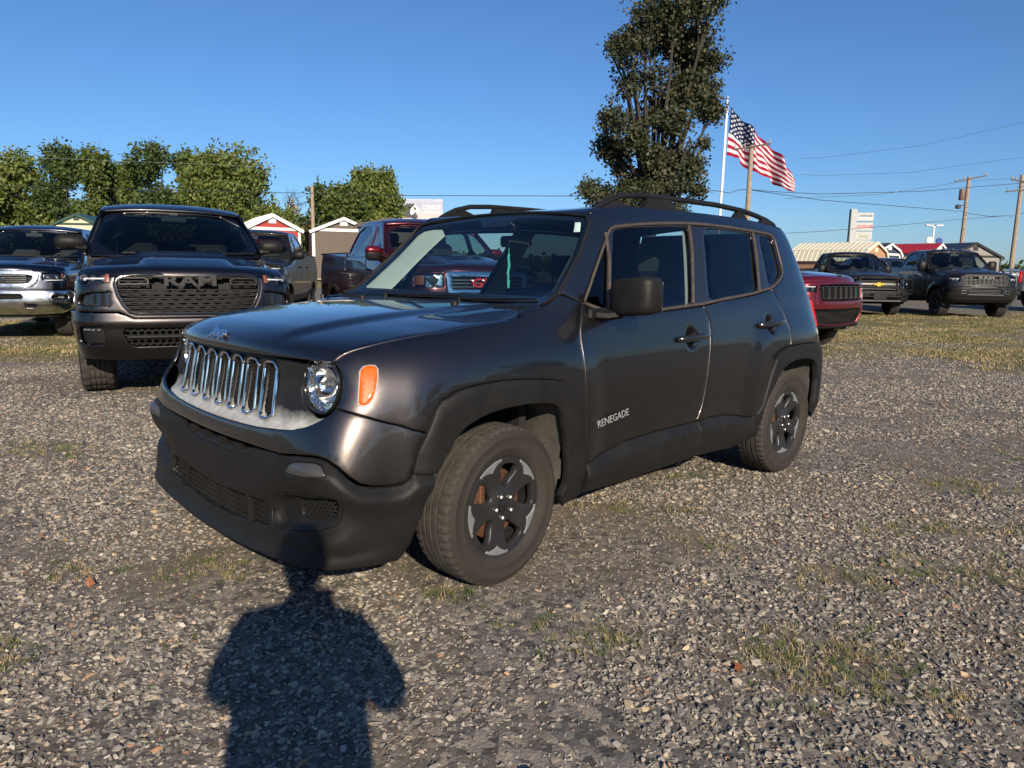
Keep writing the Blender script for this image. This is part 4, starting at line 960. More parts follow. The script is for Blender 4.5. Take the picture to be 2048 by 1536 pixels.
PATCH=[(2.05,3.05,.50,.20),(2.55,2.75,.40,.16),(1.45,2.95,.28,.10),(1.0,3.35,.35,.10),(3.2,3.15,.45,.25),(.75,3.9,.45,.10),(2.3,3.6,.5,.12),(-1.9,2.9,.22,.08),(-1.35,2.95,.22,.10),(-1.0,3.1,.12,.06),(.95,4.6,.40,.10),(-.25,2.75,.10,.05),(-.10,3.0,.15,.06),(.3,2.45,.25,.12),(1.1,2.3,.40,.18),(3.1,2.4,.45,.25),(2.4,2.2,.5,.2),(-1.9,2.2,.3,.15),(3.9,5.3,.6,.2),(2.9,4.4,.4,.12),(4.6,4.2,.6,.25),(-3.3,5.0,.5,.2)]
def grassy(r,f):
    g=np.zeros_like(r)
    for a,b,w_,h in PATCH: g=np.maximum(g,np.exp(-(((r-a)/(w_*1.25))**2+((f-b)/(h*1.9))**2)))
    return np.clip((g*.62+.55*fbm(r,f*1.5,.42,11)+.22-.80)*3,0,1)
def build_gravel():
    rs=np.random.RandomState(3); P=[];R=[];S=[];I=[]
    zones=[(1.25,2.6,5200,.0155,.010),(2.6,4.2,4300,.0165,.010),(4.2,6.5,3000,.018,.010),(6.5,10,1350,.022,.012),(10,17,420,.030,.014)]
    for f0,f1,den,sz,sv in zones:
        w0=f1*.78+2.4; n=int(den*(f1-f0)*2*w0); r=rs.uniform(-w0,w0,n); f=rs.uniform(f0,f1,n); k=(np.abs(r)<f*.78+2.4)
        r=r[k]; f=f[k]
        wp=np.array([CAM[0],CAM[1]])[:,None]+RH[:2,None]*r+FH[:2,None]*f
        # fewer stones where dirt and grass patches are
        dens=fbm(wp[0],wp[1],.9,5); keep=rs.rand(len(r))<np.clip(1.15-1.3*smooth01(.50,.66,dens),.50,1)*(1-.75*grassy(r,f)); keep&=rs.rand(len(r))>.85*np.clip(turf(r,f)-.45,0,1)
        r=r[keep]; f=f[keep]; m=len(r); s=sz*np.exp(rs.normal(0,.38,m)); s=np.clip(s*(1-.35*smooth01(.48,.62,fbm(*(np.array([CAM[0],CAM[1]])[:,None]+RH[:2,None]*r+FH[:2,None]*f),.9,5))),.006,.040)
        big=rs.rand(m)<.008; s[big]*=1.6
        z=gz(r,f)+s*.06+rs.uniform(-.003,.003,m)
        q=np.array([CAM[0],CAM[1]])[:,None]+RH[:2,None]*r+FH[:2,None]*f
        P.append(np.stack([q[0],q[1],z],1)); R.append(np.stack([rs.uniform(-.5,.5,m),rs.uniform(-.5,.5,m),rs.uniform(0,6.28,m)],1)); S.append(np.stack([s,s,s*rs.uniform(.5,1.0,m)],1)*1.15); I.append(rs.randint(0,10,m))
    P=np.concatenate(P);R=np.concatenate(R);S=np.concatenate(S);I=np.concatenate(I)
    m=inst_mat('gravel stones',[(0,(.085,.080,.074)),(.18,(.135,.126,.113)),(.42,(.205,.190,.167)),(.66,(.28,.255,.22)),(.82,(.35,.312,.258)),(.90,(.38,.30,.20)),(.955,(.46,.42,.35)),(.975,(.27,.13,.075)),(1,(.50,.40,.27))],.85)
    scatter('gravel',P,R,S,I,[stone_shape(k) for k in range(10)],m)
    print('gravel',len(P))
def blade_clump(seed,n,h,spread,lean,wd):
    r=np.random.RandomState(seed); V=[];F=[]
    for i in range(n):
        a=r.uniform(0,6.28); d=spread*math.sqrt(r.rand()); x,y=d*math.cos(a),d*math.sin(a); hh=h*r.uniform(.5,1.1); dr=r.uniform(0,6.28); le=lean*r.uniform(.3,1.2)*hh
        wx,wy=wd*math.cos(dr+1.57),wd*math.sin(dr+1.57); k=len(V)
        mx_,my_=x+math.cos(dr)*le*.35,y+math.sin(dr)*le*.35; tx,ty=x+math.cos(dr)*le,y+math.sin(dr)*le
        V+=[(x-wx,y-wy,0),(x+wx,y+wy,0),(mx_+wx*.8,my_+wy*.8,hh*.6),(mx_-wx*.8,my_-wy*.8,hh*.6),(tx,ty,hh*r.uniform(.75,1))]
        F+=[(k,k+1,k+2,k+3),(k+3,k+2,k+4)]
    return V,F
def build_grass():
    rs=np.random.RandomState(9)
    # near tufts among the stones
    P=[];R=[];S=[];I=[]
    def add(r,f,s,idx=None):
        m=len(r)
        q=np.array([CAM[0],CAM[1]])[:,None]+RH[:2,None]*r+FH[:2,None]*f
        P.append(np.stack([q[0],q[1],gz(r,f)+0*r],1)); R.append(np.stack([0*r,0*r,rs.uniform(0,6.28,m)],1)); S.append(np.stack([s,s,s*rs.uniform(.7,1.2,m)],1)); I.append(rs.randint(0,6,m) if idx is None else idx)
    n=30000; f=1.3+8.2*rs.rand(n)**1.5; r=rs.uniform(-1,1,n)*(f*.78+.4); g=np.zeros(n)
    for a,b,w_,h in PATCH: g=np.maximum(g,np.exp(-(((r-a)/(w_*1.25))**2+((f-b)/(h*1.9))**2)))
    nz=.55*fbm(r*1.0,f*1.5,.42,11)+.45*fbm(r,f*1.3,.15,17); k=rs.rand(n)<np.clip((g*.62+nz-.80)*3.2,0,.9)
    add(r[k],f[k],rs.uniform(.3,.85,k.sum()))
    n=1500; f=rs.uniform(1.3,10,n); r=rs.uniform(-1,1,n)*(f*.78+.4); k=fbm(r,f,1.1,11)>.50; add(r[k],f[k],rs.uniform(.25,.6,k.sum()))
    green=inst_mat('grass tufts',[(0,(.07,.11,.03)),(.35,(.11,.145,.04)),(.52,(.19,.18,.075)),(.75,(.32,.25,.12)),(1,(.42,.33,.19))],.8)
    scatter('grass_tufts',np.concatenate(P),np.concatenate(R),np.concatenate(S),np.concatenate(I),[blade_clump(k,16,.035,.035,1.0,.0016) for k in range(6)],green)
    # far turf strips
    P=[];R=[];S=[];I=[]
    n=90000; f=rs.uniform(7,30,n); r=rs.uniform(-.78,.80,n)*f; t=turf(r,f); nn=.6*fbm(r*.6,f*1.3,1.3,21)+.4*fbm(r*.5,f,.5,31); k=rs.rand(n)<np.clip((t*.75+nn*2.5-1.80)*1.5,0,.6)
    r=r[k];f=f[k]; add(r,f,rs.uniform(.6,1.3,len(r))*(1+.3*fbm(r,f,.7,3)))
    dry=inst_mat('dry turf',[(0,(.09,.12,.035)),(.25,(.14,.145,.05)),(.45,(.24,.20,.09)),(.75,(.36,.28,.15)),(1,(.46,.36,.21))],.85)
    scatter('grass',np.concatenate(P),np.concatenate(R),np.concatenate(S),np.concatenate(I),[blade_clump(20+k,18,.042,.13,1.1,.004) for k in range(6)],dry)
    print('turf',len(r))
    # dry leaves
    n=80; f=rs.uniform(1.9,12,n); r=rs.uniform(-.75,.75,n)*f
    P=[];R=[];S=[];I=[]
    add(r,f,rs.uniform(.5,1.0,n),rs.randint(0,3,n)); P[0][:,2]+=.018; R[0]=rs.uniform(-.5,.5,(n,3))+np.array([0,0,1])*rs.uniform(0,6,(n,1))
    def leaf(s):
        r=np.random.RandomState(s); q=[(.028*math.cos(t)*(1+.3*math.cos(5*t+s)),.017*math.sin(t)*(1+.3*math.cos(5*t)),.004*math.sin(2*t)) for t in np.linspace(0,6.28,15)[:-1]]; return q,[tuple(range(14))]
    scatter('fallen_leaves',np.concatenate(P),np.concatenate(R),np.concatenate(S),np.concatenate(I),[leaf(k) for k in range(3)],inst_mat('dry leaves',[(0,(.22,.07,.03)),(.5,(.34,.13,.06)),(.8,(.28,.16,.08)),(1,(.12,.06,.03))],.8))
build_gravel(); build_grass()
b=MB(); P=[(.019*math.cos(t)*(1+.25*math.cos(3*t)),.012*math.sin(t),.004*math.sin(t)) for t in np.linspace(0,6.28,13)[:-1]]; b.add(P,[tuple(range(12))]); o=b.obj('leaf',mat('fresh leaf',(.05,.42,.10),.5)); o.location=place(.72,3.97,.03); o.rotation_euler=(.3,.2,1); tag(o,'single bright green leaf lying on the gravel right of the front wheel','leaf')
# ------------------------------------------------------------------ the other vehicles
class Surf:
    def __init__(s,zs,rows):
        s.zs=np.array(zs,float); R=np.array(rows,float); n,m=R.shape[:2]
        mid=R[n//2]; s.ss=np.r_[0,np.cumsum(np.linalg.norm(np.diff(mid,axis=0),axis=1))]; s.mid=mid
        G=np.zeros((n+2,m+2,3)); G[1:-1,1:-1,:2]=R; G[1:-1,1:-1,2]=s.zs[:,None]
        G[1:-1,0]=G[1:-1,2]*[1,-1,1]; G[1:-1,-1]=G[1:-1,-3]*[1,-1,1]; G[0]=2*G[1]-G[2]; G[-1]=2*G[-2]-G[-3]; s.net=G
    def __call__(s,a,z):
        a=np.asarray(a,float);z=np.asarray(z,float); sg=np.where(a<0,-1.0,1.0); aa=np.abs(a)
        u=np.interp(aa,s.ss,np.arange(len(s.ss))); v=np.interp(z,s.zs,np.arange(len(s.zs)))
        i=np.clip(np.floor(u).astype(int),0,len(s.ss)-2); j=np.clip(np.floor(v).astype(int),0,len(s.zs)-2); bu=_bs(u-i); bv=_bs(v-j); P=np.zeros(u.shape+(3,))
        for p in range(4):
            for q in range(4): P+=(bu[q]*bv[p])[...,None]*s.net[j+p,i+q]
        return np.stack([P[...,0],-P[...,1]*sg,P[...,2]],-1)
    def sx(s,x,z=.9):
        t=np.linspace(0,s.ss[-1],400); X=s(t,np.full(400,z))[:,0]; k=np.argmax(X>s.mid[0][0]+.5); return float(np.interp(x,X[k:],t[k:]))
_wc={}
def simple_wheel(par,x,y,R,W,rim_r,rimmat,side,steer=0,blocky=False,spokes=6):
    key=(R,W,rim_r,blocky)
    if key not in _wc: _wc[key]=tyre_mesh(R,W,rim_r,96,4 if blocky else 3,.012,.014 if blocky else .006,blocky)
    k2=(rim_r,W,spokes,rimmat.name)
    if k2 not in _wc:
        b=MB(); hw=W/2; b.lathe([(rim_r+.002,-hw*.82),(rim_r+.012,-hw*.86),(rim_r-.012,-hw*.80),(rim_r-.022,-hw*.4),(rim_r-.02,hw*.8)],48)
        b.lathe([(.0001,-hw*.55),(.05,-hw*.55),(.075,-hw*.45),(.08,-hw*.2)],24)
        for k in range(spokes):
            t=2*math.pi*k/spokes
            for d in(-.16,.16):
                a0=(.06*math.cos(t),-hw*.46,.06*math.sin(t)); a1=((rim_r-.012)*math.cos(t+d),-hw*.72,(rim_r-.012)*math.sin(t+d)); b.tube([a0,a1],[.030,.020],6,.8,up=(0,1,0))
        _wc[k2]=b
    b=_wc[k2]; w_=mk('wheel',b.V,b.F,rimmat,par,True,40); link(bpy.data.objects.new('tyre',_wc[key]),w_)
    k3=('d',rim_r)
    if k3 not in _wc:
        d=MB(); d.lathe([(.0001,.01),(rim_r-.02,.01)],32); d.lathe([(.05,-.03),(rim_r*.72,-.03),(rim_r*.72,-.0)],32); _wc[k3]=d
    d=_wc[k3]; mk('brake_disc',d.V,d.F,M_rust if rim_r>.3 else M_dark,w_)
    w_.location=(x,y,R); w_.rotation_euler=(0,RNG.uniform(0,6),steer+(math.pi if side>0 else 0)); return w_
DEF=dict(fo=.93,wb=3.66,ro=1.17,W=1.0,lift=0.0,R=.41,TW=.28,rim=.255,hood_f=1.17,hood_r=1.30,cowl=.42,wsx=.50,wsz=1.33,wtx=1.22,wtz=1.86,roof_r=2.62,roofz=1.92,cabr=2.92,belt=1.33,bedz=1.40,bed=True,door2=1.62,glass=None,dark_side=True,blocky=False)
def vehicle(name,label,cat,r,f,theta,front,**kw):
    c=dict(DEF); c.update(kw); lf=c['lift']; z0=float(gz(r,f)); pm=c['paint']; W=c['W']; fo=c['fo']; wb=c['wb']; end=wb+c['ro']; R=c['R']
    # front centre stands at (r,f); origin is under the front axle
    th=rad(theta); fx=-math.sin(th)*fo; ff=math.cos(th)*fo
    T=thing(name,label,cat,place(r+fx,f+ff,z0),YAW+th,c.get('group'))
    Z=lambda z:z+lf
    hf=c['hood_f']; 
    zs=[.35,.48,.62,.78,.92,1.03,hf-.05,hf+.015,hf+.07,1.33,1.42]
    rows=[]
    for i,z in enumerate(zs):
        nose={0:.07,1:.02,2:0,3:.0,4:.02,5:.03,6:.045,7:.075,8:.13,9:.30,10:.45}[i]; nose=nose*c.get('nosek',1)
        ins={0:.05,1:.02,2:.005,3:0,4:0,5:.005,6:.025,7:.07,8:.15,9:.3,10:.4}[i]
        si={0:.07,1:.03,2:.01,3:0,4:0,5:.002,6:.008,7:.015,8:.022,9:.035,10:.05}[i]
        x0=-fo+nose; w1=W-ins; ws_=W-si; k=c.get('round',1.0)
        fr=[(x0,0),(x0+.006,.30),(x0+.022*k,.56),(x0+.065*k,w1*.80),(x0+.15*k,w1*.93),(x0+.29*k,w1*.985),(x0+.48,w1)]
        rows.append(fr+[(-.1,(w1+ws_*0)/1 if i>5 else ws_),(c['cowl']+.15,(w1*.35+ws_*.65) if i>5 else ws_),(c['cowl']+.5,ws_),(wb*.5,ws_),(wb*.75,ws_),(wb,ws_),(end-.25,ws_),(end-.06,ws_-.03),(end,ws_-.12),(end+.01,ws_*.5),(end+.01,0)])
    zz=[Z(z) for z in zs]; S=Surf(zz,rows); sx=lambda x,z=.9:S.sx(x,Z(z))
    off_arch=lambda xc:(lambda s,z:.018*smooth01(1.16,.98,np.hypot(S(s,z)[...,0]-xc,(S(s,z)[...,2]-R))/(R+.12)))
    # ---- side panels
    def arch(xc,rr,flip=False):
        P=[]
        for t in np.linspace(0,math.pi,15):
            x=xc-rr*math.cos(t); z=R+rr*math.sin(t)*1.0; P.append((sx(x),z))
        return P
    ra=R+.09; zb=Z(.52)
    A=arch(0,ra); sA0=A[0][0]; d1=sx(c['cowl']+.13); d2=sx(c['door2']); d3=sx(c['cabr']-.10); 
    top=lambda a,b,z,n=6:[(a+(b-a)*i/n,z) for i in range(n+1)]
    zh=lambda s_:Z(hf+.03+(c['hood_r']-hf-.04)*float(smooth01(sx(-fo+.5),d1,s_)))
    sF=c['sF']
    # fender (from headlamp to door)
    fz=Z(c.get('seam',.80))
    fe=[(sF,fz),(sF,Z(hf-.04))]+[(s_,zh(s_)) for s_ in np.linspace(sF+.05,d1,10)]+[(d1,zb)]+[a for a in A[::-1] if a[1]>zb or True][:]
    A2=[a for a in A[::-1] if a[0]>sF+.02]
    A2=[a for a in A2 if a[1]>zb-.0 or a[0]>sx(0)]
    fe=[(sF,fz),(sF,Z(hf-.04))]+[(s_,zh(s_)) for s_ in np.linspace(sF+.05,d1,10)]+[(d1,zb)]+[a for a in A2 if a[1]>=zb]
    last=fe[-1]; 
    if last[1]<fz: fe=[p for p in fe if not(p[0]<sx(0) and p[1]<fz)]
    panel('fender',S,fe,pm,T,step=.05,both=True,off=off_arch(0),depth=.03)
    bz=Z(c['belt'])
    def door(nm,a,b,cut=None):
        P=[(a,zb),(a,bz)]+top(a,b,bz)[1:]+[(b,zb)]
        if cut: P=[(a,zb),(a,bz)]+top(a,b,bz)[1:]+cut
        dp=panel(nm,S,P,pm,T,step=.07,both=True)
        for sg in(-1,1):
            q,n=S(np.array([b-.16]),np.array([Z(1.13)]))[0],None; bb=MB(); bb.tube([(q[0]-.09,-q[1]*sg*-1*-1 if False else sg*abs(q[1]),q[2]),(q[0]-.06,sg*(abs(q[1])+.035),q[2]),(q[0]+.06,sg*(abs(q[1])+.035),q[2]),(q[0]+.09,sg*abs(q[1]),q[2])],.016,6); bb.obj('door_handle',c.get('handle',pm),T)
    door('front_door',d1,d2); door('rear_door',d2,d3)
    ps=MB()
    # sill
    panel('sill',S,[(d1-.12,zb),(d3+.05,zb),(d3+.05,Z(.38)),(d1-.12,Z(.38))],M_plast,T,step=.1,both=True,depth=.03)
    B=arch(wb,ra); s_end=sx(end-.12); zB=Z(c['bedz']) if c['bed'] else bz
    bed=[(d3+.01,zb),(d3+.01,zB)]+top(d3+.01,s_end,zB)[1:]+[(s_end,Z(.62))]+[a for a in B[::-1] if a[1]>=zb]
    panel('bed_side' if c['bed'] else 'quarter_panel',S,bed,pm,T,step=.07,both=True,off=off_arch(wb),depth=.03)
    panel('tailgate' if c['bed'] else 'rear_panel',S,[(s_end,Z(.62)),(s_end,zB),(S.ss[-1],zB),(S.ss[-1],Z(.62))],pm,T,step=.15,both=True)
    b=MB(); b.box((end+.02,0,Z(.55)),(.16,1.9,.2),bev=.04); b.obj('rear_bumper',c.get('rbump',M_chrome),T)
    for sg in(-1,1):
        b=MB(); b.box((end-.0,sg*(W-.17),Z(1.12)),(.10,.15,.42),bev=.03); b.obj('tail_lamp',M_red,T)
    if c['bed']:
        b=MB(); b.box((c['cabr']+.04,0,Z(1.1)),(.04,1.8,.55)); b.box(((c['cabr']+end)/2,0,Z(.85)),(end-c['cabr'],1.8,.04)); b.obj('bed_floor',M_dark,T,False)
        for sg in(-1,1):
            b=MB(); b.box(((c['cabr']+end)/2+.0,sg*(W-.10),Z(c['bedz'])+.005),(end-c['cabr']-.10,.11,.03),bev=.012); b.obj('bed_rail_cap',M_plast,T)
    # ---- hood
    HR=Z(c['hood_r']); E0=S(np.array([sF]),np.array([Z(hf-.0)]))[0]
    zsl=np.linspace(0,1,9); hs_=[sF+.05+(d1-.14-sF-.05)*t for t in zsl]
    EP=S(np.array(hs_),np.array([zh(s_) for s_ in hs_])); EP=np.concatenate([[S(np.array([sF]),np.array([Z(hf-.035)]))[0]],EP]); dd=np.r_[0,np.cumsum(np.linalg.norm(np.diff(EP,axis=0),axis=1))]; HE=spline(dd/dd[-1],EP); HL=dd[-1]
    x0=-fo+.045*c.get('nosek',1); cr=c.get('crown',.075)
    HC=spline([0,.04,.10,.22,.5,.8,1],[(x0-.0,Z(hf-.045)),(x0+.012,Z(hf+.0)),(x0+.07,Z(hf+.045)),(x0+.25,Z(hf+.045+cr*.45)),(-.25,Z(hf+.045+cr)),(.15,HR+.01+cr*.4),(c['cowl']+.02,HR+.015+cr*.2)])
    bl=c.get('bulge',(.45,.03))
    def hood(a,b_):
        u=np.clip(np.asarray(a)/.85,-1.02,1.02); v=np.clip(np.asarray(b_)/HL,0,1); e_=HE(v); q=HC(v); k=np.abs(u)
        z=e_[...,2]+(q[...,1]-e_[...,2])*(1-k**3.0)
        z=z+bl[1]*(1-smooth01(bl[0]+.12*v-.05,bl[0]+.12*v+.05,k))*smooth01(.10,.34,v)-c.get('dip',0)*(1-smooth01(.12,.2,k))*smooth01(.12,.3,v)
        return np.stack([e_[...,0]+(q[...,0]-e_[...,0])*(1-k**2.6),e_[...,1]*u,z],-1)
    panel('hood',hood,[(-.85,0)]+[(x,0) for x in np.linspace(-.7,.7,7)]+[(.85,0),(.85,HL),(-.85,HL)],pm,T,step=.045,depth=.02)
    b=MB(); b.box((c['cowl']+.08,0,HR-.02),(.22,1.55,.05)); b.obj('cowl',M_plast,T,False)
    # ---- cab
    wx,wz,tx,tz=c['wsx'],Z(c['wsz']),c['wtx'],Z(c['wtz']); rr_=c['roof_r']; rz=Z(c['roofz']); yb=W-.10; yt=c.get('yt',.74); rearx=c['cabr']-.06; belt=bz
    def side(x,z):   # cab side wall
        k=(np.asarray(z,float)-belt)/(rz-belt); y=-(W-.045-(W-.045-yt)*np.clip(k,-.2,1.1)**1.25 if False else W-.045-(W-.045-yt)*np.sign(k)*np.abs(k)**1.15); return np.stack([np.asarray(x,float)+0*y,y,np.asarray(z,float)],-1)
    def wsf(a,b_):
        u=np.asarray(a)/.8; v=np.asarray(b_)/.8; k=np.abs(u)**2.3
        yy=(W-.045)*(1-v)*.955+yt*v*.985; x=wx+(tx-wx)*v+k*(.20-.08*v)-.03*np.sin(np.pi*np.clip(v,0,1))*(1-k); z=wz+(tz-wz)*v-k*(.03*v)+.02*np.sin(np.pi*np.clip(v,0,1))
        return np.stack([x,-u*yy,z],-1)
    gl=c['glass'] or M_gls; gs=c.get('sglass',M_priv)
    wp=[(-.80,0),(0,0),(.80,0),(.80,.8),(0,.8),(-.80,.8)]; wi=chaikin([(-.745,.06),(0,.05),(.745,.06),(.745,.735),(.3,.75),(-.3,.75),(-.745,.735)],1)
    panel('windshield',wsf,chaikin([(-.77,.02),(0,.01),(.77,.02),(.77,.77),(0,.775),(-.77,.77)],1),gl,T,step=.12,gap=0,depth=0)
    panel('windshield_frame',wsf,densify(wp,.15),pm,T,holes=[chaikin([(-.765,.03),(0,.02),(.765,.03),(.765,.765),(0,.77),(-.765,.765)],1)],step=.07,gap=0,depth=.03,lift=.006)
    panel('windshield_frit',wsf,chaikin([(-.77,.02),(0,.01),(.77,.02),(.77,.77),(0,.775),(-.77,.77)],1),M_gloss,T,holes=[wi],step=.08,gap=0,depth=0,lift=-.004)
    ax=lambda z:wx+(tx-wx)*(z-wz)/(tz-wz)+.20-.10*(z-wz)/(tz-wz)
    cab=[(ax(belt)-.02,belt),(ax(tz)-.02,tz),(tx+.30,rz-.02),(tx+.9,rz),(rr_-.25,rz-.005),(rr_,rz-.05),(rearx,belt+.0)]
    if not c['bed']: cab=[(ax(belt)-.02,belt),(ax(tz)-.02,tz),(tx+.30,rz-.02),(tx+.9,rz),(rr_-.25,rz-.005),(rr_,rz-.05),(end-.15,belt)]; rearx=end-.15
    dm=c['door2']; z1=belt+.03; z2=rz-.11
    fw_=chaikin([(ax(z1)+.10,z1),(ax(z2)+.13,z2-.03),(ax(z2)+.30,z2+.015),(dm-.06,z2+.03),(dm-.06,z1)],1)
    rw_=chaikin([(dm+.07,z1),(dm+.07,z2+.03),(c['cabr']-.42,z2+.02),(c['cabr']-.20,z1+.12),(c['cabr']-.20,z1)],1)
    cabp=densify(cab,.12); hol=[fw_,rw_]
    if not c['bed']: hol.append(chaikin([(c['cabr']-.05,z1),(c['cabr']-.12,z2),(rr_-.25,z2-.01),(rearx-.45,z1)],1))
    panel('cab_side',side,cabp,pm,T,holes=hol,step=.08,gap=0,both=True,depth=.03)
    for sg in(1,-1):
        fn=(lambda x,z,sg=sg:side(x,z)*np.array([1,sg,1]))
        for i,h in enumerate(hol): panel(['front_window','rear_window','quarter_window'][i],fn,h,M_glside if i==0 and c.get('clearfront',True) else gs,T,step=.15,gap=-.01,depth=0,lift=-.012,flip=(sg<0))
    def roof(a,b_):
        u=np.asarray(a)/.8; v=np.asarray(b_); x=tx-.02+(rr_-tx+.02)*v; k=np.abs(u)**2.5
        ze=rz+(tz-rz)*np.clip(1-v*4,0,1)**2-.05*np.clip((v-.85)/.15,0,1)**2; y=yt*(1.0); zc=ze+.055*(1-k)*(1-.4*np.clip(1-v*5,0,1)); xx=x+ (ax(tz)-.02-tx+.02)*k*np.clip(1-v*2.5,0,1)
        return np.stack([xx,-u*y,zc-.008],-1)
    panel('roof',roof,densify([(-.8,0),(.8,0),(.8,1),(-.8,1)],.2),pm,T,step=.09,gap=0,depth=.02)
    # rear wall
    b=MB(); q=[(rr_,-yt,rz-.05),(rr_,yt,rz-.05),(rearx,W-.06,belt),(rearx,-(W-.06),belt)]
    if c['bed']:
        b.add([(rr_,-yt,rz-.05),(rr_,yt,rz-.05),(rearx,W-.06,belt),(rearx,-(W-.06),belt),(rr_+.03,-yt+.15,rz-.13),(rr_+.03,yt-.15,rz-.13),(rearx-.02,W-.26,belt+.08),(rearx-.02,-(W-.26),belt+.08)],[(0,1,5,4),(1,2,6,5),(2,3,7,6),(3,0,4,7)]); b.obj('cab_rear',pm,T,False)
        b=MB(); b.add([(rr_+.03,-yt+.15,rz-.13),(rr_+.03,yt-.15,rz-.13),(rearx-.02,W-.26,belt+.08),(rearx-.02,-(W-.26),belt+.08)],[(0,1,2,3)]); b.obj('rear_glass',gs,T,False)
    else:
        b.add(q,[(0,1,2,3)]); b.obj('rear_glass',gs,T,False)
    # cabin
    b=MB(); b.box((.95,0,Z(1.20)),(.55,1.7,.22),bev=.05); b.obj('dashboard',M_int,T)
    b=MB(); b.tube([(1.22,-.42+.19*math.cos(t),Z(1.25)+.19*math.sin(t)) for t in np.linspace(0,6.283,24,endpoint=False)],.016,6,closed=True); b.obj('steering_wheel',M_int,T)
    for y in(-.42,.42):
        b=MB(); b.box((1.62,y,Z(1.0)),(.5,.52,.16),bev=.05); b.box((1.9,y,Z(1.28)),(.16,.50,.62),Matrix.Rotation(rad(12),3,'Y'),bev=.06); b.box((1.98,y,Z(1.66)),(.10,.27,.17),bev=.04); b.obj('front_seat',M_seat,T)
    b=MB(); b.box((2.6,0,Z(1.25)),(.18,1.5,.6),bev=.05); b.obj('rear_seat',M_seat,T)
    b=MB(); b.box((1.9,0,Z(.72)),(2.3,1.7,.05)); b.box((.35,0,Z(.95)),(.05,1.8,.7)); b.obj('cabin_floor',M_dark,T,False)
    b=MB(); b.box((tx-.06,0,tz-.09),(.03,.28,.07),bev=.02); b.box((tx-.03,0,tz-.04),(.06,.12,.06),bev=.02); b.obj('rearview_mirror',M_int,T)
    for y0 in(-.15,.50):
        pts=[wsf(np.array([y0+.60*t-.35]),np.array([.035+.03*t]))[0]+np.array([-.02,0,.015]) for t in np.linspace(0,1,6)]; b=MB(); b.tube(pts,.010,5,1.2); b.obj('wiper',M_plast,T)
    # mirrors
    mw=c.get('mirror',(.10,.26,.22)); mm=c.get('mirmat',M_plast)
    for sg in(-1,1):
        my=W+c.get('mirout',-.09)+mw[1]/2; mz=Z(c.get('mirz',1.46)); mx=c.get('mirx',.98)
        b=MB(); b.box((mx,sg*my,mz),mw,bev=.05); o=b.obj('mirror',mm,T,True,60)
        b=MB(); b.tube([(mx+.02,sg*(W-.08),mz-.06),(mx,sg*(my-.04),mz-.05)],.04,8,1.2); b.obj('mirror_arm',M_plast,o)
        if c.get('mircap'): b=MB(); b.box((mx-.012,sg*my,mz+mw[2]*.22),(mw[0],mw[1]*1.01,mw[2]*.60),bev=.05); b.obj('mirror_cap',c['mircap'],o,True,60)
        b=MB(); b.box((mx+mw[0]/2+.003,sg*my,mz),(.006,mw[1]*.8,mw[2]*.8),bev=.002); b.obj('mirror_glass',M_chrome,o)
    # wheels
    rm=c.get('rimmat',M_rim)
    for x,sg in((0,-1),(wb,-1),(0,1),(wb,1)): simple_wheel(T,x,sg*(W-.045-c['TW']/2+c.get('poke',0)),R,c['TW'],c['rim'],rm,sg,rad(c.get('steer',0)) if x==0 else 0,c['blocky'])
    for x in(0,wb):
        for sg in(-1,1):
            b=MB(); V=[];n=17
            for t in np.linspace(-.1,math.pi+.1,n): V+=[(x-(ra+.03)*math.cos(t),sg*(W-.03),R+(ra+.03)*math.sin(t)),(x-(ra+.03)*math.cos(t),sg*(W-.45),R+(ra+.03)*math.sin(t))]
            b.add(V,[(2*i,2*i+1,2*i+3,2*i+2) for i in range(n-1)]+[tuple(2*i+1 for i in range(n))]); b.obj('wheel_arch_liner',M_dark,T,False)
    b=MB(); b.box((wb/2-.1,0,Z(.62)),(wb+1.2,.9,.22)); b.box((0,0,R),(.14,1.5,.14)); b.box((wb,0,R),(.16,1.5,.16)); b.box((wb/2,0,Z(.60)),(wb-1.1,1.7,.12)); b.obj('underbody',M_dark,T,False)
    front(T,S,c,Z,hood)
    return T
def half(P,close=True):
    return list(P)+[(-a,b) for a,b in P[::-1] if a>1e-6]
def flip_(P): return [(-a,b) for a,b in P]
M_ambd=mat('dim amber lens',(.20,.06,.03),.4)
c_proj=mat('smoked lamp bowl',(.22,.22,.23),.2,.9)
def lamp(T,S,P,sg,body=None,amber=None,led=None,lift=0.0,name='headlight'):
    Q=P if sg>0 else flip_(P); h=panel(name,S,Q,body or M_gloss,T,step=.05,gap=.003,depth=0,lift=-.06+lift)
    lo=np.array(P).min(0); hi=np.array(P).max(0)
    for i in range(3):
        a=lo[0]+(hi[0]-lo[0])*(.2+.28*i); z=(lo[1]+hi[1])/2; p=S(np.array([a]),np.array([z]))[0]*np.array([1,sg,1]); b=MB(); b.lathe([(.0001,.0),(.022,-.004),(.030,-.014)],16,'x',tuple(p+np.array([.05,0,0]))); b.obj('projector',c_proj,h)
    b=panel('lens',S,Q,M_lens,h,step=.05,gap=.002,depth=.01,lift=.003+lift)
    if led:
        a=[(x,lo[1]+(hi[1]-lo[1])*led) for x in np.linspace(lo[0]+.03,hi[0]-.03,8)]; surf_tube('light_strip',[(sg*x,z) for x,z in a],S,.008,mat('frosted lamp white',(.75,.76,.78),.3),h,lift=-.03)
    if amber:
        q=[p if sg>0 else (-p[0],p[1]) for p in amber]; panel('turn_signal',S,q,M_ambd,h,step=.04,gap=0,depth=.004,lift=-.010+lift)
    return h
M_blk=paint('black paint',(.005,.0055,.007),.0,.35,.015,.6)
M_gran=paint('charcoal metallic paint',(.044,.040,.041),1.0,.34,.08)
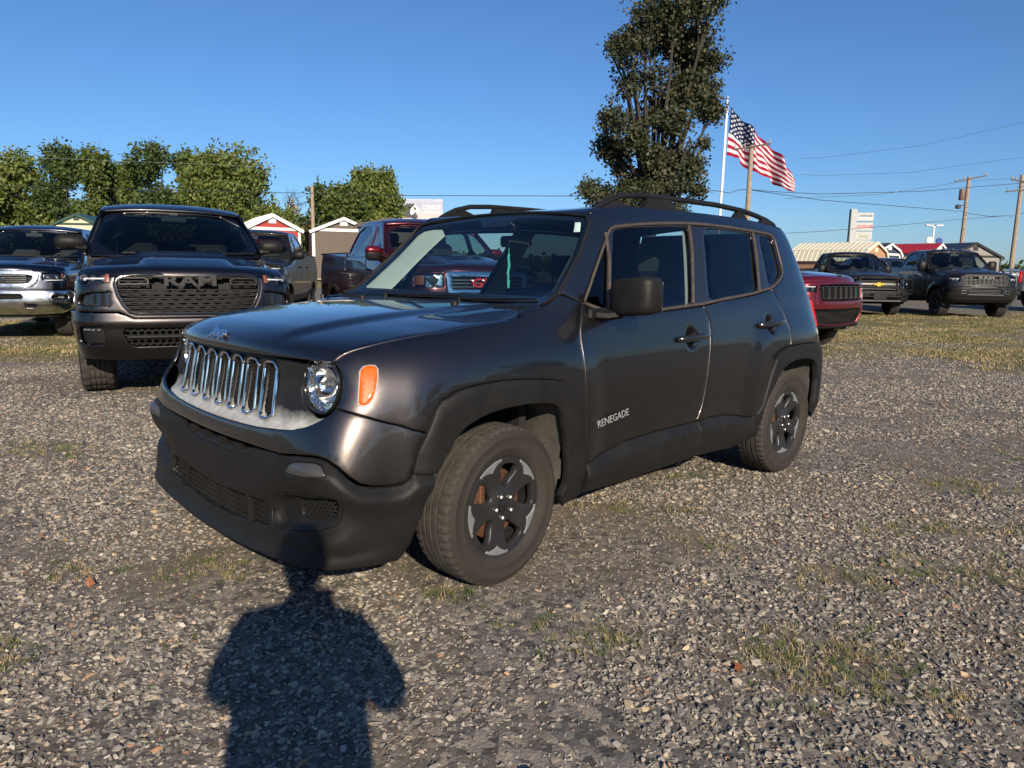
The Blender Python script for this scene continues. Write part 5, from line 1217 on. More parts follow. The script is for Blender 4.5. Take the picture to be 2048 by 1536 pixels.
M_blue=paint('dark blue grey paint',(.045,.05,.065),1.0,.28,.10)
M_redp=paint('dark red paint',(.055,.003,.007),.7,.28,.03)
M_trk=glass('dark truck glass',(.40,.47,.47))
M_cher=paint('bright red paint',(.15,.002,.010),.6,.3,.02)
M_silv=paint('silver paint',(.36,.37,.39),.8,.35,.15)
M_greyp=mat('grey grille plastic',(.09,.09,.092),.4,.3)
M_mesh=mat('black grille plastic',(.010,.010,.0105),.5,0,spec=.35)
M_chr2=mat('soft chrome',(.62,.62,.61),.18,1.0,noise=.15,nscale=8)
def front_ram(T,S,c,Z,hood):
    pm=c['paint']; sF=c['sF']
    g=[(0,1.165),(.50,1.165),(.60,1.150),(.655,1.115),(.665,1.05),(.64,.95),(.59,.84),(.54,.785),(.48,.765),(0,.765)]; g=[(a,Z(z)) for a,z in g]
    hl=[(.70,1.075),(.715,1.155),(.86,1.165),(1.02,1.155),(1.03,1.09),(.98,1.055),(.80,1.055)]; hl=[(a,Z(z)) for a,z in hl]
    # painted face
    face=[(0,hfz(c,Z)),(sF,hfz(c,Z)),(sF,Z(.80)),(.95,Z(.80)),(.62,Z(.80)),(.56,Z(.765)),(.50,Z(.735)),(0,Z(.735))]
    nst=[(.64,.99),(.80,1.0),(.93,.985),(1.02,.93),(1.03,.86),(.98,.835),(.66,.835),(.66,.90)]; nst=[(.70,.985),(.86,.975),(1.0,.95),(1.05,.90),(1.05,.855),(.70,.85)]; nst=[(a,Z(z)) for a,z in nst]
    panel('front_face',S,half(face),pm,T,holes=[half(g),hl,flip_(hl),nst,flip_(nst)],step=.035,depth=.03)
    ring=panel('grille_surround',S,half([(a*1.0,z) for a,z in g]),M_gloss,T,holes=[[tuple(p) for p in inset(np.array(half(g)),.028)]],step=.03,depth=.04,lift=.004,gap=0)
    gi=[tuple(p) for p in inset(np.array(half(g)),.02)]
    # stacked bars with rounded notches
    for k in range(9):
        z=Z(1.125-.040*k); a0=np.interp(z,[Z(.765),Z(.84),Z(1.05),Z(1.165)],[.53,.585,.655,.60])
        if k in(1,2): rng=[(-a0,-.36),(.36,a0)]
        else: rng=[(-a0,a0)]
        b=MB()
        for (q0,q1) in rng:
            n=max(2,int((q1-q0)/.05)); P=[S(np.array([q0+(q1-q0)*i/n]),np.array([z]))[0]+np.array([.018,0,0]) for i in range(n+1)]; b.tube(P,.0085,6,1.6)
            m=int((q1-q0)/.105)
            for i in range(m):
                a=q0+(i+.5+(.5 if k%2 else 0))*.105
                if a>q1-.03: continue
                for dz in(-.0,): p=S(np.array([a]),np.array([z-.013]))[0]+np.array([.020,0,0]); b.box(tuple(p),(.02,.052,.014),bev=.004)
        b.obj('grille_bar',M_mesh,T)
    b=MB(); P=[S(np.array([a]),np.array([z]))[0]+np.array([.09,0,0]) for a,z in half(g)]; b.add(P,[tuple(range(len(P)))]); b.obj('grille_backing',M_dark,T,False)
    for sg in(1,-1):
        fr=[(.36,1.05),(.62,1.045),(.632,1.10),(.60,1.125),(.40,1.125),(.36,1.10)]; fr=[(sg*a,Z(z)) for a,z in fr]
        panel('grille_vent_frame',S,fr,M_mesh,T,holes=[[tuple(p) for p in inset(np.array(fr),.018)]],step=.03,gap=0,depth=.02,lift=.004)
        lamp(T,S,hl,sg,amber=[(.70,Z(1.075)),(.715,Z(1.15)),(.76,Z(1.155)),(.75,Z(1.07))],led=.55)
        panel('air_curtain',S,nst if sg>0 else flip_(nst),M_gloss,T,step=.04,gap=0,depth=.0,lift=-.035)
    p=S(np.array([0.0]),np.array([Z(1.085)]))[0]
    if c.get('letters',True):
        textobj('grille_letters','RAM',.135,c.get('lettermat',mat('charcoal letters',(.035,.035,.036),.6,spec=.2)),T,p+np.array([-.012,0,0]),(0,-1,0),(0.08,0,1),.012,.03,1.75)
    # bumper
    bz=[(0,.735),(.50,.735),(.57,.765),(.64,.79),(.95,.79),(1.12,.80),(1.25,.79),(1.30,.70),(1.27,.55),(1.20,.44),(1.05,.37),(.60,.355),(0,.355)]; bz=[(a,Z(z)) for a,z in bz]
    lo=[(0,.645),(.58,.645),(.60,.60),(.555,.50),(.50,.475),(.30,.475),(0,.475)]; lo=[(a,Z(z)) for a,z in lo]
    fg=[(.78,.67),(.98,.665),(1.03,.62),(1.03,.52),(.98,.49),(.80,.50),(.76,.56)]; fg=[(a,Z(z)) for a,z in fg]
    panel('front_bumper',S,half(bz),c.get('bump',pm),T,holes=[half(lo),fg,flip_(fg)],step=.035,depth=.03,off=lambda s,z:.035+.012*np.exp(-((z-Z(.70))/.03)**2))
    o2=lambda s,z:S(s,z)-np.array([.03,0,0])
    hexmesh('bumper_mesh',S,half(lo),.06,.040,.016,M_mesh,T,lift=.005,deep=.02)
    b=MB(); P=[S(np.array([a]),np.array([z]))[0]+np.array([.06,0,0]) for a,z in half([(0,.70),(.62,.70),(.62,.45),(0,.45)])]; P=[S(np.array([a]),np.array([Z(z)]))[0]+np.array([.06,0,0]) for a,z in half([(0,.70),(.62,.70),(.62,.45),(0,.45)])]; b.add(P,[tuple(range(len(P)))]); b.obj('bumper_backing',M_dark,T,False)
    surf_tube('bumper_divider',[(a,Z(.565)) for a in np.linspace(-.56,.56,12)],S,.02,M_mesh,T,lift=.012)
    for sg in(1,-1):
        q=fg if sg>0 else flip_(fg); f_=panel('fog_light',S,q,M_mesh,T,step=.03,gap=0,depth=0,lift=-.01)
        panel('lens',S,[(sg*a,Z(z)) for a,z in((.79,.655),(.97,.65),(1.0,.62),(.97,.60),(.80,.605))],M_lens,f_,step=.03,depth=.004,lift=.01)
        b=MB()
        for i in range(4): p=S(np.array([.82+.045*i]),np.array([Z(.628)]))[0]*np.array([1,sg,1]); b.box(tuple(p+np.array([.012,0,0])),(.02,.03,.02),bev=.004)
        b.obj('projector',M_brite,f_)
    va=[(0,.36),(.60,.36),(1.03,.37),(1.10,.33),(1.0,.27),(.6,.25),(0,.25)]; va=[(a,Z(z)) for a,z in va]
    panel('air_dam',S,half(va),M_plast,T,step=.05,depth=.03,lift=.01)
def hfz(c,Z): return Z(c['hood_f']-.043)
def front_chrome_ram(T,S,c,Z,hood):
    pm=c['paint']; sF=c['sF']
    g=[(0,1.135),(.52,1.135),(.62,1.11),(.68,1.05),(.63,.93),(.55,.86),(.45,.84),(0,.84)]; g=[(a,Z(z)) for a,z in g]
    hl=[(.72,.985),(.74,1.095),(.88,1.115),(1.08,1.11),(1.16,1.08),(1.16,.965),(1.0,.95),(.85,.95)]; hl=[(a,Z(z)) for a,z in hl]
    face=[(0,hfz(c,Z)),(sF,hfz(c,Z)),(sF,Z(.80)),(.9,Z(.80)),(0,Z(.80))]
    panel('front_face',S,half(face),pm,T,holes=[half(g),hl,flip_(hl)],step=.045,depth=.03)
    panel('grille_surround',S,half(g),M_chr2,T,holes=[[tuple(p) for p in inset(np.array(half(g)),.075)]],step=.035,gap=0,depth=.05,lift=.012,off=lambda s,z:.0*s)
    for k in range(7):
        z=Z(1.075-.030*k); a0=.50; b=MB(); P=[S(np.array([a]),np.array([z]))[0]+np.array([.012,0,0]) for a in np.linspace(-a0,a0,12)]; b.tube(P,.0095,6,1.6); b.obj('grille_bar',M_chr2,T)
    b=MB(); P=[S(np.array([a]),np.array([z]))[0]+np.array([.06,0,0]) for a,z in half(g)]; b.add(P,[tuple(range(len(P)))]); b.obj('grille_backing',M_dark,T,False)
    p=S(np.array([0.0]),np.array([Z(.98)]))[0]; textobj('grille_letters','RAM',.11,M_chrome,T,p+np.array([-.02,0,0]),(0,-1,0),(0.05,0,1),.01,.03,1.6)
    for sg in(1,-1): lamp(T,S,hl,sg,amber=[(1.06,Z(1.0)),(1.06,Z(1.095)),(1.13,Z(1.07)),(1.13,Z(.99))],led=.16)
    bz=[(0,.81),(.9,.80),(1.20,.80),(1.32,.77),(1.33,.60),(1.25,.50),(1.0,.44),(.55,.42),(0,.42)]; bz=[(a,Z(z)) for a,z in bz]
    lo=[(0,.745),(.42,.745),(.45,.70),(.42,.665),(0,.66)]; lo=[(a,Z(z)) for a,z in lo]; fg=chaikin([(a,Z(z)) for a,z in((.86,.735),(1.10,.73),(1.13,.69),(1.08,.645),(.88,.645),(.83,.69))],1); lo2=[(a,Z(z)) for a,z in((.46,.60),(.62,.59),(.66,.56),(.6,.53),(.48,.53))]
    panel('front_bumper',S,half(bz),M_chr2,T,holes=[half(lo),fg,flip_(fg),lo2,flip_(lo2)],step=.04,depth=.03,off=lambda s,z:.05+.02*np.sin((z-Z(.42))*9))
    for q,nm in((half(lo),'bumper_mesh'),(lo2,'bumper_mesh'),(flip_(lo2),'bumper_mesh')): hexmesh(nm,S,q,.04,.03,.012,M_mesh,T,lift=.01)
    for sg in(1,-1):
        f_=panel('fog_light',S,fg if sg>0 else flip_(fg),M_mesh,T,step=.05,gap=0,depth=0,lift=.0); p=S(np.array([.98]),np.array([Z(.69)]))[0]*np.array([1,sg,1]); b=MB(); b.box(tuple(p-np.array([.01,0,0])),(.03,.14,.04),bev=.01); b.obj('lens',M_brite,f_)
    panel('air_dam',S,half([(a,Z(z)) for a,z in((0,.42),(.6,.42),(1.1,.46),(1.0,.36),(.6,.34),(0,.34))]),M_plasd,T,step=.05,depth=.03,lift=.01)
    textobj('badge','1500',.09,M_chrome,T,hood(np.array([.60]),np.array([.75]))[0]+np.array([0,-.02,.012]),(-.9,-.4,0),(.3,-.5,.6),.004,.02,1.0)
def front_gmc(T,S,c,Z,hood):
    pm=c['paint']; sF=c['sF']
    g=[(0,1.13),(.60,1.13),(.62,1.10),(.60,.86),(.56,.82),(0,.82)]; g=[(a,Z(z)) for a,z in g]
    hl=[(.64,.92),(.64,1.10),(.70,1.115),(1.10,1.10),(1.12,1.05),(1.12,.92)]; hl=[(a,Z(z)) for a,z in hl]
    panel('front_face',S,half([(0,hfz(c,Z)),(sF,hfz(c,Z)),(sF,Z(.80)),(0,Z(.80))]),pm,T,holes=[half(g),hl,flip_(hl)],step=.05,depth=.03)
    panel('grille_surround',S,half(g),M_chrome,T,holes=[[tuple(p) for p in inset(np.array(half(g)),.07)]],step=.035,gap=0,depth=.05,lift=.03)
    for k,z in enumerate((1.02,.975,.93)):
        b=MB(); b.tube([S(np.array([a]),np.array([Z(z)]))[0]+np.array([.0,0,0]) for a in np.linspace(-.53,.53,12)],.013,6,1.4); b.obj('grille_bar',M_chr2,T)
    hexmesh('grille_mesh',S,half([(a*.93,z) for a,z in g]),.05,.04,.012,M_mesh,T,lift=-.03)
    b=MB(); b.add([S(np.array([a]),np.array([z]))[0]+np.array([.08,0,0]) for a,z in half(g)],[tuple(range(len(half(g))))]); b.obj('grille_backing',M_dark,T,False)
    p=S(np.array([0.0]),np.array([Z(.975)]))[0]; textobj('grille_letters','GMC',.17,M_red,T,p+np.array([-.03,0,0]),(0,-1,0),(0.05,0,1),.015,.03,1.4)
    for sg in(1,-1):
        h=lamp(T,S,hl,sg,body=M_brite,amber=[(.93,Z(.95)),(.93,Z(1.08)),(1.09,Z(1.07)),(1.09,Z(.95))]); p=S(np.array([.80]),np.array([Z(1.01)]))[0]*np.array([1,sg,1]); b=MB(); b.lathe([(.0001,-.02),(.03,-.018),(.05,-.005),(.06,0),(.065,-.01)],24,'x',tuple(p+np.array([.03,0,0]))); b.obj('projector',M_dark,h)
    bz=[(a,Z(z)) for a,z in((0,.81),(1.20,.80),(1.30,.77),(1.30,.58),(1.2,.50),(0,.45))]
    panel('front_bumper',S,half(bz),M_chr2,T,step=.06,depth=.03,lift=.05)
    panel('air_dam',S,half([(a,Z(z)) for a,z in((0,.45),(1.1,.5),(1.0,.38),(0,.36))]),M_plasd,T,step=.06,depth=.03,lift=.01)
def front_hd(T,S,c,Z,hood):
    pm=c['paint']; sF=c['sF']
    g=[(0,1.17),(.50,1.17),(.60,1.15),(.64,1.09),(.62,.88),(.54,.83),(.34,.82),(.28,.86),(0,.865)]; g=[(a,Z(z)) for a,z in g]
    hl=[(a,Z(z)) for a,z in((.70,.97),(.70,1.11),(.80,1.13),(1.02,1.11),(1.04,.99),(.90,.93))]
    panel('front_face',S,half([(0,hfz(c,Z)),(sF,hfz(c,Z)),(sF,Z(.80)),(0,Z(.80))]),pm,T,holes=[half(g),hl,flip_(hl)],step=.05,depth=.03)
    panel('grille_surround',S,half(g),M_mesh,T,holes=[[tuple(p) for p in inset(np.array(half(g)),.04)]],step=.035,gap=0,depth=.05,lift=.02)
    for k in range(6):
        z=1.125-.047*k; b=MB(); a0=.585
        for q0,q1 in ([(-a0,a0)] if k!=1 else [(-a0,-.36),(.36,a0)]): 
            b.tube([S(np.array([a]),np.array([Z(z)]))[0]+np.array([.01,0,0]) for a in np.linspace(q0,q1,12)],.011,6,1.4)
            for a in np.arange(q0+.06,q1,.12): p=S(np.array([a]),np.array([Z(z-.018)]))[0]; b.box(tuple(p+np.array([.012,0,0])),(.02,.05,.016))
        b.obj('grille_bar',M_greyp,T)
    b=MB(); b.add([S(np.array([a]),np.array([z]))[0]+np.array([.08,0,0]) for a,z in half(g)],[tuple(range(len(half(g))))]); b.obj('grille_backing',M_dark,T,False)
    p=S(np.array([0.0]),np.array([Z(1.07)]))[0]; textobj('grille_letters','RAM',.125,M_greyp,T,p+np.array([-.02,0,0]),(0,-1,0),(0.05,0,1),.012,.03,1.75)
    for sg in(1,-1): lamp(T,S,hl,sg,amber=[(.97,Z(1.0)),(.97,Z(1.09)),(1.01,Z(1.09)),(1.01,Z(1.0))],led=.6)
    bz=[(a,Z(z)) for a,z in((0,.82),(.30,.82),(.36,.79),(1.20,.80),(1.32,.77),(1.33,.58),(1.2,.46),(.6,.42),(0,.42))]; lo=[(a,Z(z)) for a,z in((0,.745),(.42,.745),(.46,.70),(.42,.60),(0,.60))]; ho=[(a,Z(z)) for a,z in((.52,.70),(.66,.69),(.66,.62),(.54,.62))]; fg=[(a,Z(z)) for a,z in((.92,.76),(1.15,.76),(1.15,.66),(.95,.66))]
    panel('front_bumper',S,half(bz),pm,T,holes=[half(lo),ho,flip_(ho),fg,flip_(fg)],step=.045,depth=.03,lift=.04)
    hexmesh('bumper_mesh',S,half(lo),.07,.045,.016,M_greyp,T,lift=.01)
    surf_tube('bumper_trim',[(a,Z(.585)) for a in np.linspace(-.50,.50,10)],S,.016,M_chr2,T,lift=.05)
    for sg in(1,-1):
        q=[(sg*a,z) for a,z in ho]; surf_tube('tow_hook',densify(q,.05),S,.014,M_chr2,T,lift=.04,closed=True)
        panel('fog_light',S,fg if sg>0 else flip_(fg),M_lens,T,step=.05,gap=0,depth=0,lift=.02)
    for y in(-.52,-.28,0,.28,.52):
        b=MB(); b.box((c['wtx']+.12,y,Z(c['roofz'])+.045-.03*abs(y)),(.10,.09,.035),bev=.012); b.obj('cab_light',mat('smoked lamp',(.10,.09,.08),.2),T)
    panel('air_dam',S,half([(a,Z(z)) for a,z in((0,.42),(.6,.42),(1.15,.46),(1.0,.34),(0,.32))]),M_plasd,T,step=.05,depth=.03,lift=.01)
def front_chevy(T,S,c,Z,hood):
    pm=c['paint']; sF=c['sF']
    g=[(a,Z(z)) for a,z in((0,1.13),(.66,1.13),(.67,1.10),(.66,.79),(.62,.76),(0,.76))]
    hl=[(a,Z(z)) for a,z in((.70,.84),(.70,1.10),(.78,1.12),(1.04,1.10),(1.06,1.0),(1.0,.84))]
    panel('front_face',S,half([(0,hfz(c,Z)),(sF,hfz(c,Z)),(sF,Z(.74)),(0,Z(.74))]),pm,T,holes=[half(g),hl,flip_(hl)],step=.05,depth=.03)
    for z,m in((1.11,M_mesh),(.955,M_greyp),(.80,M_mesh)):
        panel('grille_bar',S,half([(0,Z(z+.03)),(.63,Z(z+.03)),(.63,Z(z-.03)),(0,Z(z-.03))]),m,T,step=.08,depth=.03,lift=.01)
    for z in(1.06,1.02,.90,.86): surf_tube('grille_slat',[(a,Z(z)) for a in np.linspace(-.62,.62,12)],S,.008,M_greyp,T,lift=-.02)
    b=MB(); b.add([S(np.array([a]),np.array([z]))[0]+np.array([.08,0,0]) for a,z in half(g)],[tuple(range(len(half(g))))]); b.obj('grille_backing',M_dark,T,False)
    p=S(np.array([0.0]),np.array([Z(.955)]))[0]; b=MB(); b.prism([(-.15,-.02),(-.055,-.02),(-.055,-.055),(.055,-.055),(.055,-.02),(.16,-.02),(.14,.03),(.05,.03),(.05,.055),(-.05,.055),(-.05,.03),(-.165,.03)],-.06,-.035,'x')
    V=[(p[0]+v[0],p[1]+v[1],p[2]+v[2]) for v in b.V]; mk('bowtie_emblem',V,b.F,mat('gold emblem',(.80,.50,.06),.3,.5),T,False)
    for sg in(1,-1): lamp(T,S,hl,sg,body=M_brite)
    bz=[(a,Z(z)) for a,z in((0,.74),(1.20,.76),(1.30,.74),(1.30,.55),(1.15,.46),(0,.44))]
    panel('front_bumper',S,half(bz),M_plast,T,step=.06,depth=.03,lift=.05)
    # push bar
    x=-c['fo']-.16; G=lambda pts,r=.026,m=M_plast,n='push_bar_tube':(lambda b:(b.tube(pts,r,8),b.obj(n,m,T)))(MB())
    for sg in(1,-1):
        G([(x+.10,sg*.62,Z(1.16)),(x+.01,sg*.62,Z(1.10)),(x,sg*.62,Z(.95)),(x,sg*.62,Z(.60)),(x+.03,sg*.61,Z(.50)),(x+.20,sg*.58,Z(.44))],.03)
        G([(x+.10,sg*.62,Z(1.12)),(x+.12,sg*.90,Z(1.10)),(x+.16,sg*.98,Z(1.0)),(x+.14,sg*.96,Z(.70)),(x+.06,sg*.62,Z(.62))])
    G([(x+.10,-.62,Z(1.16)),(x+.08,0,Z(1.17)),(x+.10,.62,Z(1.16))]); G([(x,-.62,Z(.86)),(x,.62,Z(.86))],.022); G([(x,-.62,Z(.60)),(x,.62,Z(.60))],.03); G([(x+.02,-.62,Z(.47)),(x+.02,.62,Z(.47))],.03,M_greyp)
    b=MB(); b.box((x-.02,0,Z(.62)),(.02,.38,.22),bev=.006); b.obj('plate_holder',M_plast,T)
def front_cherokee(T,S,c,Z,hood):
    pm=c['paint']; sF=c['sF']
    g=[(a,Z(z)) for a,z in((0,1.055),(.62,1.045),(.66,1.01),(.64,.83),(.60,.795),(0,.79))]
    hl=[(a,Z(z)) for a,z in((.69,.93),(.69,1.03),(.80,1.04),(1.06,1.02),(1.09,.99),(1.0,.93))]
    lo=[(a,Z(z)) for a,z in((0,.66),(.78,.66),(.70,.58),(.60,.42),(0,.40))]
    panel('front_face',S,half([(0,hfz(c,Z)),(sF,hfz(c,Z)),(sF,Z(.80)),(1.2,Z(.62)),(1.1,Z(.45)),(.9,Z(.40)),(.64,Z(.40)),(0,Z(.38))]),pm,T,holes=[half(g),hl,flip_(hl),half(lo)],step=.045,depth=.03)
    for k in range(-3,4):
        a=k*.168; q=[(a-.076,Z(.81)),(a-.076,Z(1.03)),(a+.076,Z(1.03)),(a+.076,Z(.81))]; fr=panel('grille_slot',S,q,M_mesh,T,holes=[[tuple(p) for p in inset(np.array(q),.016)]],step=.05,gap=0,depth=.03,lift=.01); hexmesh('slot_mesh',S,q,.035,.03,.008,M_mesh,fr,lift=-.015)
        surf_tube('slot_trim',[(a-.055,Z(1.022)),(a+.055,Z(1.022))],S,.006,M_chr2,fr,lift=.014)
    b=MB(); b.add([S(np.array([a]),np.array([z]))[0]+np.array([.07,0,0]) for a,z in half(g)],[tuple(range(len(half(g))))]); b.obj('grille_backing',M_dark,T,False)
    hexmesh('bumper_mesh',S,half(lo),.05,.035,.010,M_mesh,T,lift=-.01); b=MB(); b.add([S(np.array([a]),np.array([z]))[0]+np.array([.07,0,0]) for a,z in half(lo)],[tuple(range(len(half(lo))))]); b.obj('bumper_backing',M_dark,T,False)
    for sg in(1,-1): lamp(T,S,hl,sg,led=.85)
    panel('lower_bumper',S,half([(a,Z(z)) for a,z in((0,.385),(.62,.385),(.95,.40),(1.15,.46),(1.15,.34),(.9,.27),(0,.24))]),M_plast,T,step=.05,depth=.03,lift=.02)
    p=hood(np.array([0.0]),np.array([.10]))[0]; textobj('badge','Jeep',.07,M_gloss,T,p+np.array([-.01,0,.01]),(0,-1,0),(.5,0,.8),.003,.02)
def front_plain(T,S,c,Z,hood):
    pm=c['paint']; sF=c['sF']; g=[(a,Z(z)) for a,z in((0,1.10),(.60,1.10),(.62,.85),(0,.82))]; hl=[(a,Z(z)) for a,z in((.70,.95),(.70,1.08),(1.0,1.08),(1.0,.95))]
    panel('front_face',S,half([(0,hfz(c,Z)),(sF,hfz(c,Z)),(sF,Z(.80)),(0,Z(.80))]),pm,T,holes=[half(g),hl,flip_(hl)],step=.08,depth=.03)
    for z in(1.04,.97,.90): surf_tube('grille_bar',[(a,Z(z)) for a in np.linspace(-.58,.58,8)],S,.016,M_greyp,T,lift=-.01)
    for sg in(1,-1): lamp(T,S,hl,sg)
    panel('front_bumper',S,half([(a,Z(z)) for a,z in((0,.81),(1.28,.80),(1.30,.58),(1.15,.48),(0,.44))]),c.get('bump',pm),T,step=.08,depth=.03,lift=.04)
V_=vehicle
V_('pickup_truck','charcoal pickup truck with black grille letters, facing the camera behind the grey SUV','pickup truck',-3.10,7.0,28,front_ram,paint=M_gran,sF=1.16,R=.43,TW=.31,rim=.26,lift=.06,blocky=True,poke=.05,glass=M_trk,sglass=M_priv,mirz=1.47,mirx=.80,mirror=(.12,.30,.16),bulge=(.42,.045),wsz=1.32,wtz=1.86,roofz=1.92,group='pickup trucks parked on the lot')
V_('pickup_truck','blue grey pickup truck with chrome grille and chrome bumper at the left edge','pickup truck',-8.50,11.84,15,front_chrome_ram,paint=M_blue,sF=1.2,lift=.03,glass=glass('clear truck glass',(.72,.78,.76)),rimmat=M_mach,mirz=1.38,group='pickup trucks parked on the lot')
V_('pickup_truck','glossy black pickup truck parked between the charcoal and the red trucks','pickup truck',-5.62,14.5,8,front_ram,paint=M_blk,sF=1.16,R=.42,lift=.14,letters=False,mirz=1.40,mirror=(.12,.26,.20),group='pickup trucks parked on the lot')
V_('pickup_truck','dark red pickup truck with chrome grille seen behind and through the SUV windshield','pickup truck',-.34,10.05,28,front_gmc,paint=M_redp,sF=1.16,R=.42,lift=.13,mircap=M_cher,roof_r=2.5,sglass=M_glside,clearfront=True,rimmat=M_mach,glass=glass('clear truck glass',(.72,.78,.76)),mirz=1.38,group='pickup trucks parked on the lot')
V_('suv','bright red SUV with black seven slot grille, half hidden behind the grey SUV','SUV',5.32,11.7,38,front_cherokee,paint=M_cher,sF=1.14,W=.97,fo=.90,wb=2.96,ro=1.0,bed=False,hood_f=1.13,hood_r=1.18,belt=1.18,wsz=1.20,wtz=1.66,roofz=1.72,cabr=2.6,roof_r=3.5,R=.38,TW=.265,rim=.25,lift=.06,mirz=1.25,crown=.05,bulge=(.5,.02),rbump=M_plast,mirx=.85)
V_('pickup_truck','black pickup truck with push bar and gold emblem behind the red SUV','pickup truck',10.95,21.9,-4,front_chevy,paint=M_blk,sF=1.16,lift=.0,rbump=M_plast,glass=glass('clear truck glass',(.72,.78,.76)),sglass=M_glside,cabr=2.3,roof_r=2.0,door2=1.5,mirz=1.40,mirror=(.12,.24,.28),group='pickup trucks parked on the lot')
V_('pickup_truck','tall black heavy duty pickup truck with roof marker lamps at the right','pickup truck',13.85,21.4,-6,front_hd,paint=M_blk,sF=1.16,R=.43,TW=.30,lift=.12,sglass=M_priv,mirz=1.42,mirror=(.12,.26,.34),mirx=.9,poke=.02,rimmat=M_rim,group='pickup trucks parked on the lot')
V_('pickup_truck','silver pickup truck with its bed showing at the right edge','pickup truck',23.9,25.5,75,front_plain,paint=M_silv,sF=1.16,lift=.12,R=.42,rbump=M_plast,mirz=1.40,group='pickup trucks parked on the lot')
V_('suv','dark blue SUV far behind, left of the black truck with the push bar','SUV',13.6,33.5,-80,front_plain,paint=M_blue,sF=1.14,wb=2.96,ro=1.0,bed=False,cabr=2.6,roof_r=3.4,lift=.05,rbump=M_plast)
# ------------------------------------------------------------------ buildings, trees, poles, signs
M_white=mat('white trim paint',(.72,.71,.68),.6,noise=.06,nscale=3)
M_woodp=mat('weathered pole wood',(.30,.235,.17),.85,noise=.3,nscale=6)
M_galv=mat('galvanised steel',(.42,.43,.44),.45,.6)
def siding(name,col,step=.10,axis='x'):
    m=mat(name,col,.7,noise=.10,nscale=4); ns,ln=nodes(m); b=ns['Principled BSDF']; tc=ns.new('ShaderNodeTexCoord'); sp=ns.new('ShaderNodeSeparateXYZ'); ln.new(tc.outputs['Object'],sp.inputs[0])
    a=ns.new('ShaderNodeMath'); a.operation='ADD'; ln.new(sp.outputs['X'],a.inputs[0]); ln.new(sp.outputs['Y'],a.inputs[1])
    mu=ns.new('ShaderNodeMath'); mu.operation='MULTIPLY'; mu.inputs[1].default_value=1/step; ln.new((a.outputs[0] if axis=='x' else sp.outputs['Z']),mu.inputs[0])
    fr=ns.new('ShaderNodeMath'); fr.operation='FRACT'; ln.new(mu.outputs[0],fr.inputs[0]); gt=ns.new('ShaderNodeMath'); gt.operation='GREATER_THAN'; gt.inputs[1].default_value=.12; ln.new(fr.outputs[0],gt.inputs[0])
    bp=ns.new('ShaderNodeBump'); bp.inputs['Strength'].default_value=.6; bp.inputs['Distance'].default_value=.02; ln.new(gt.outputs[0],bp.inputs['Height']); ln.new(bp.outputs[0],b.inputs['Normal']); return m
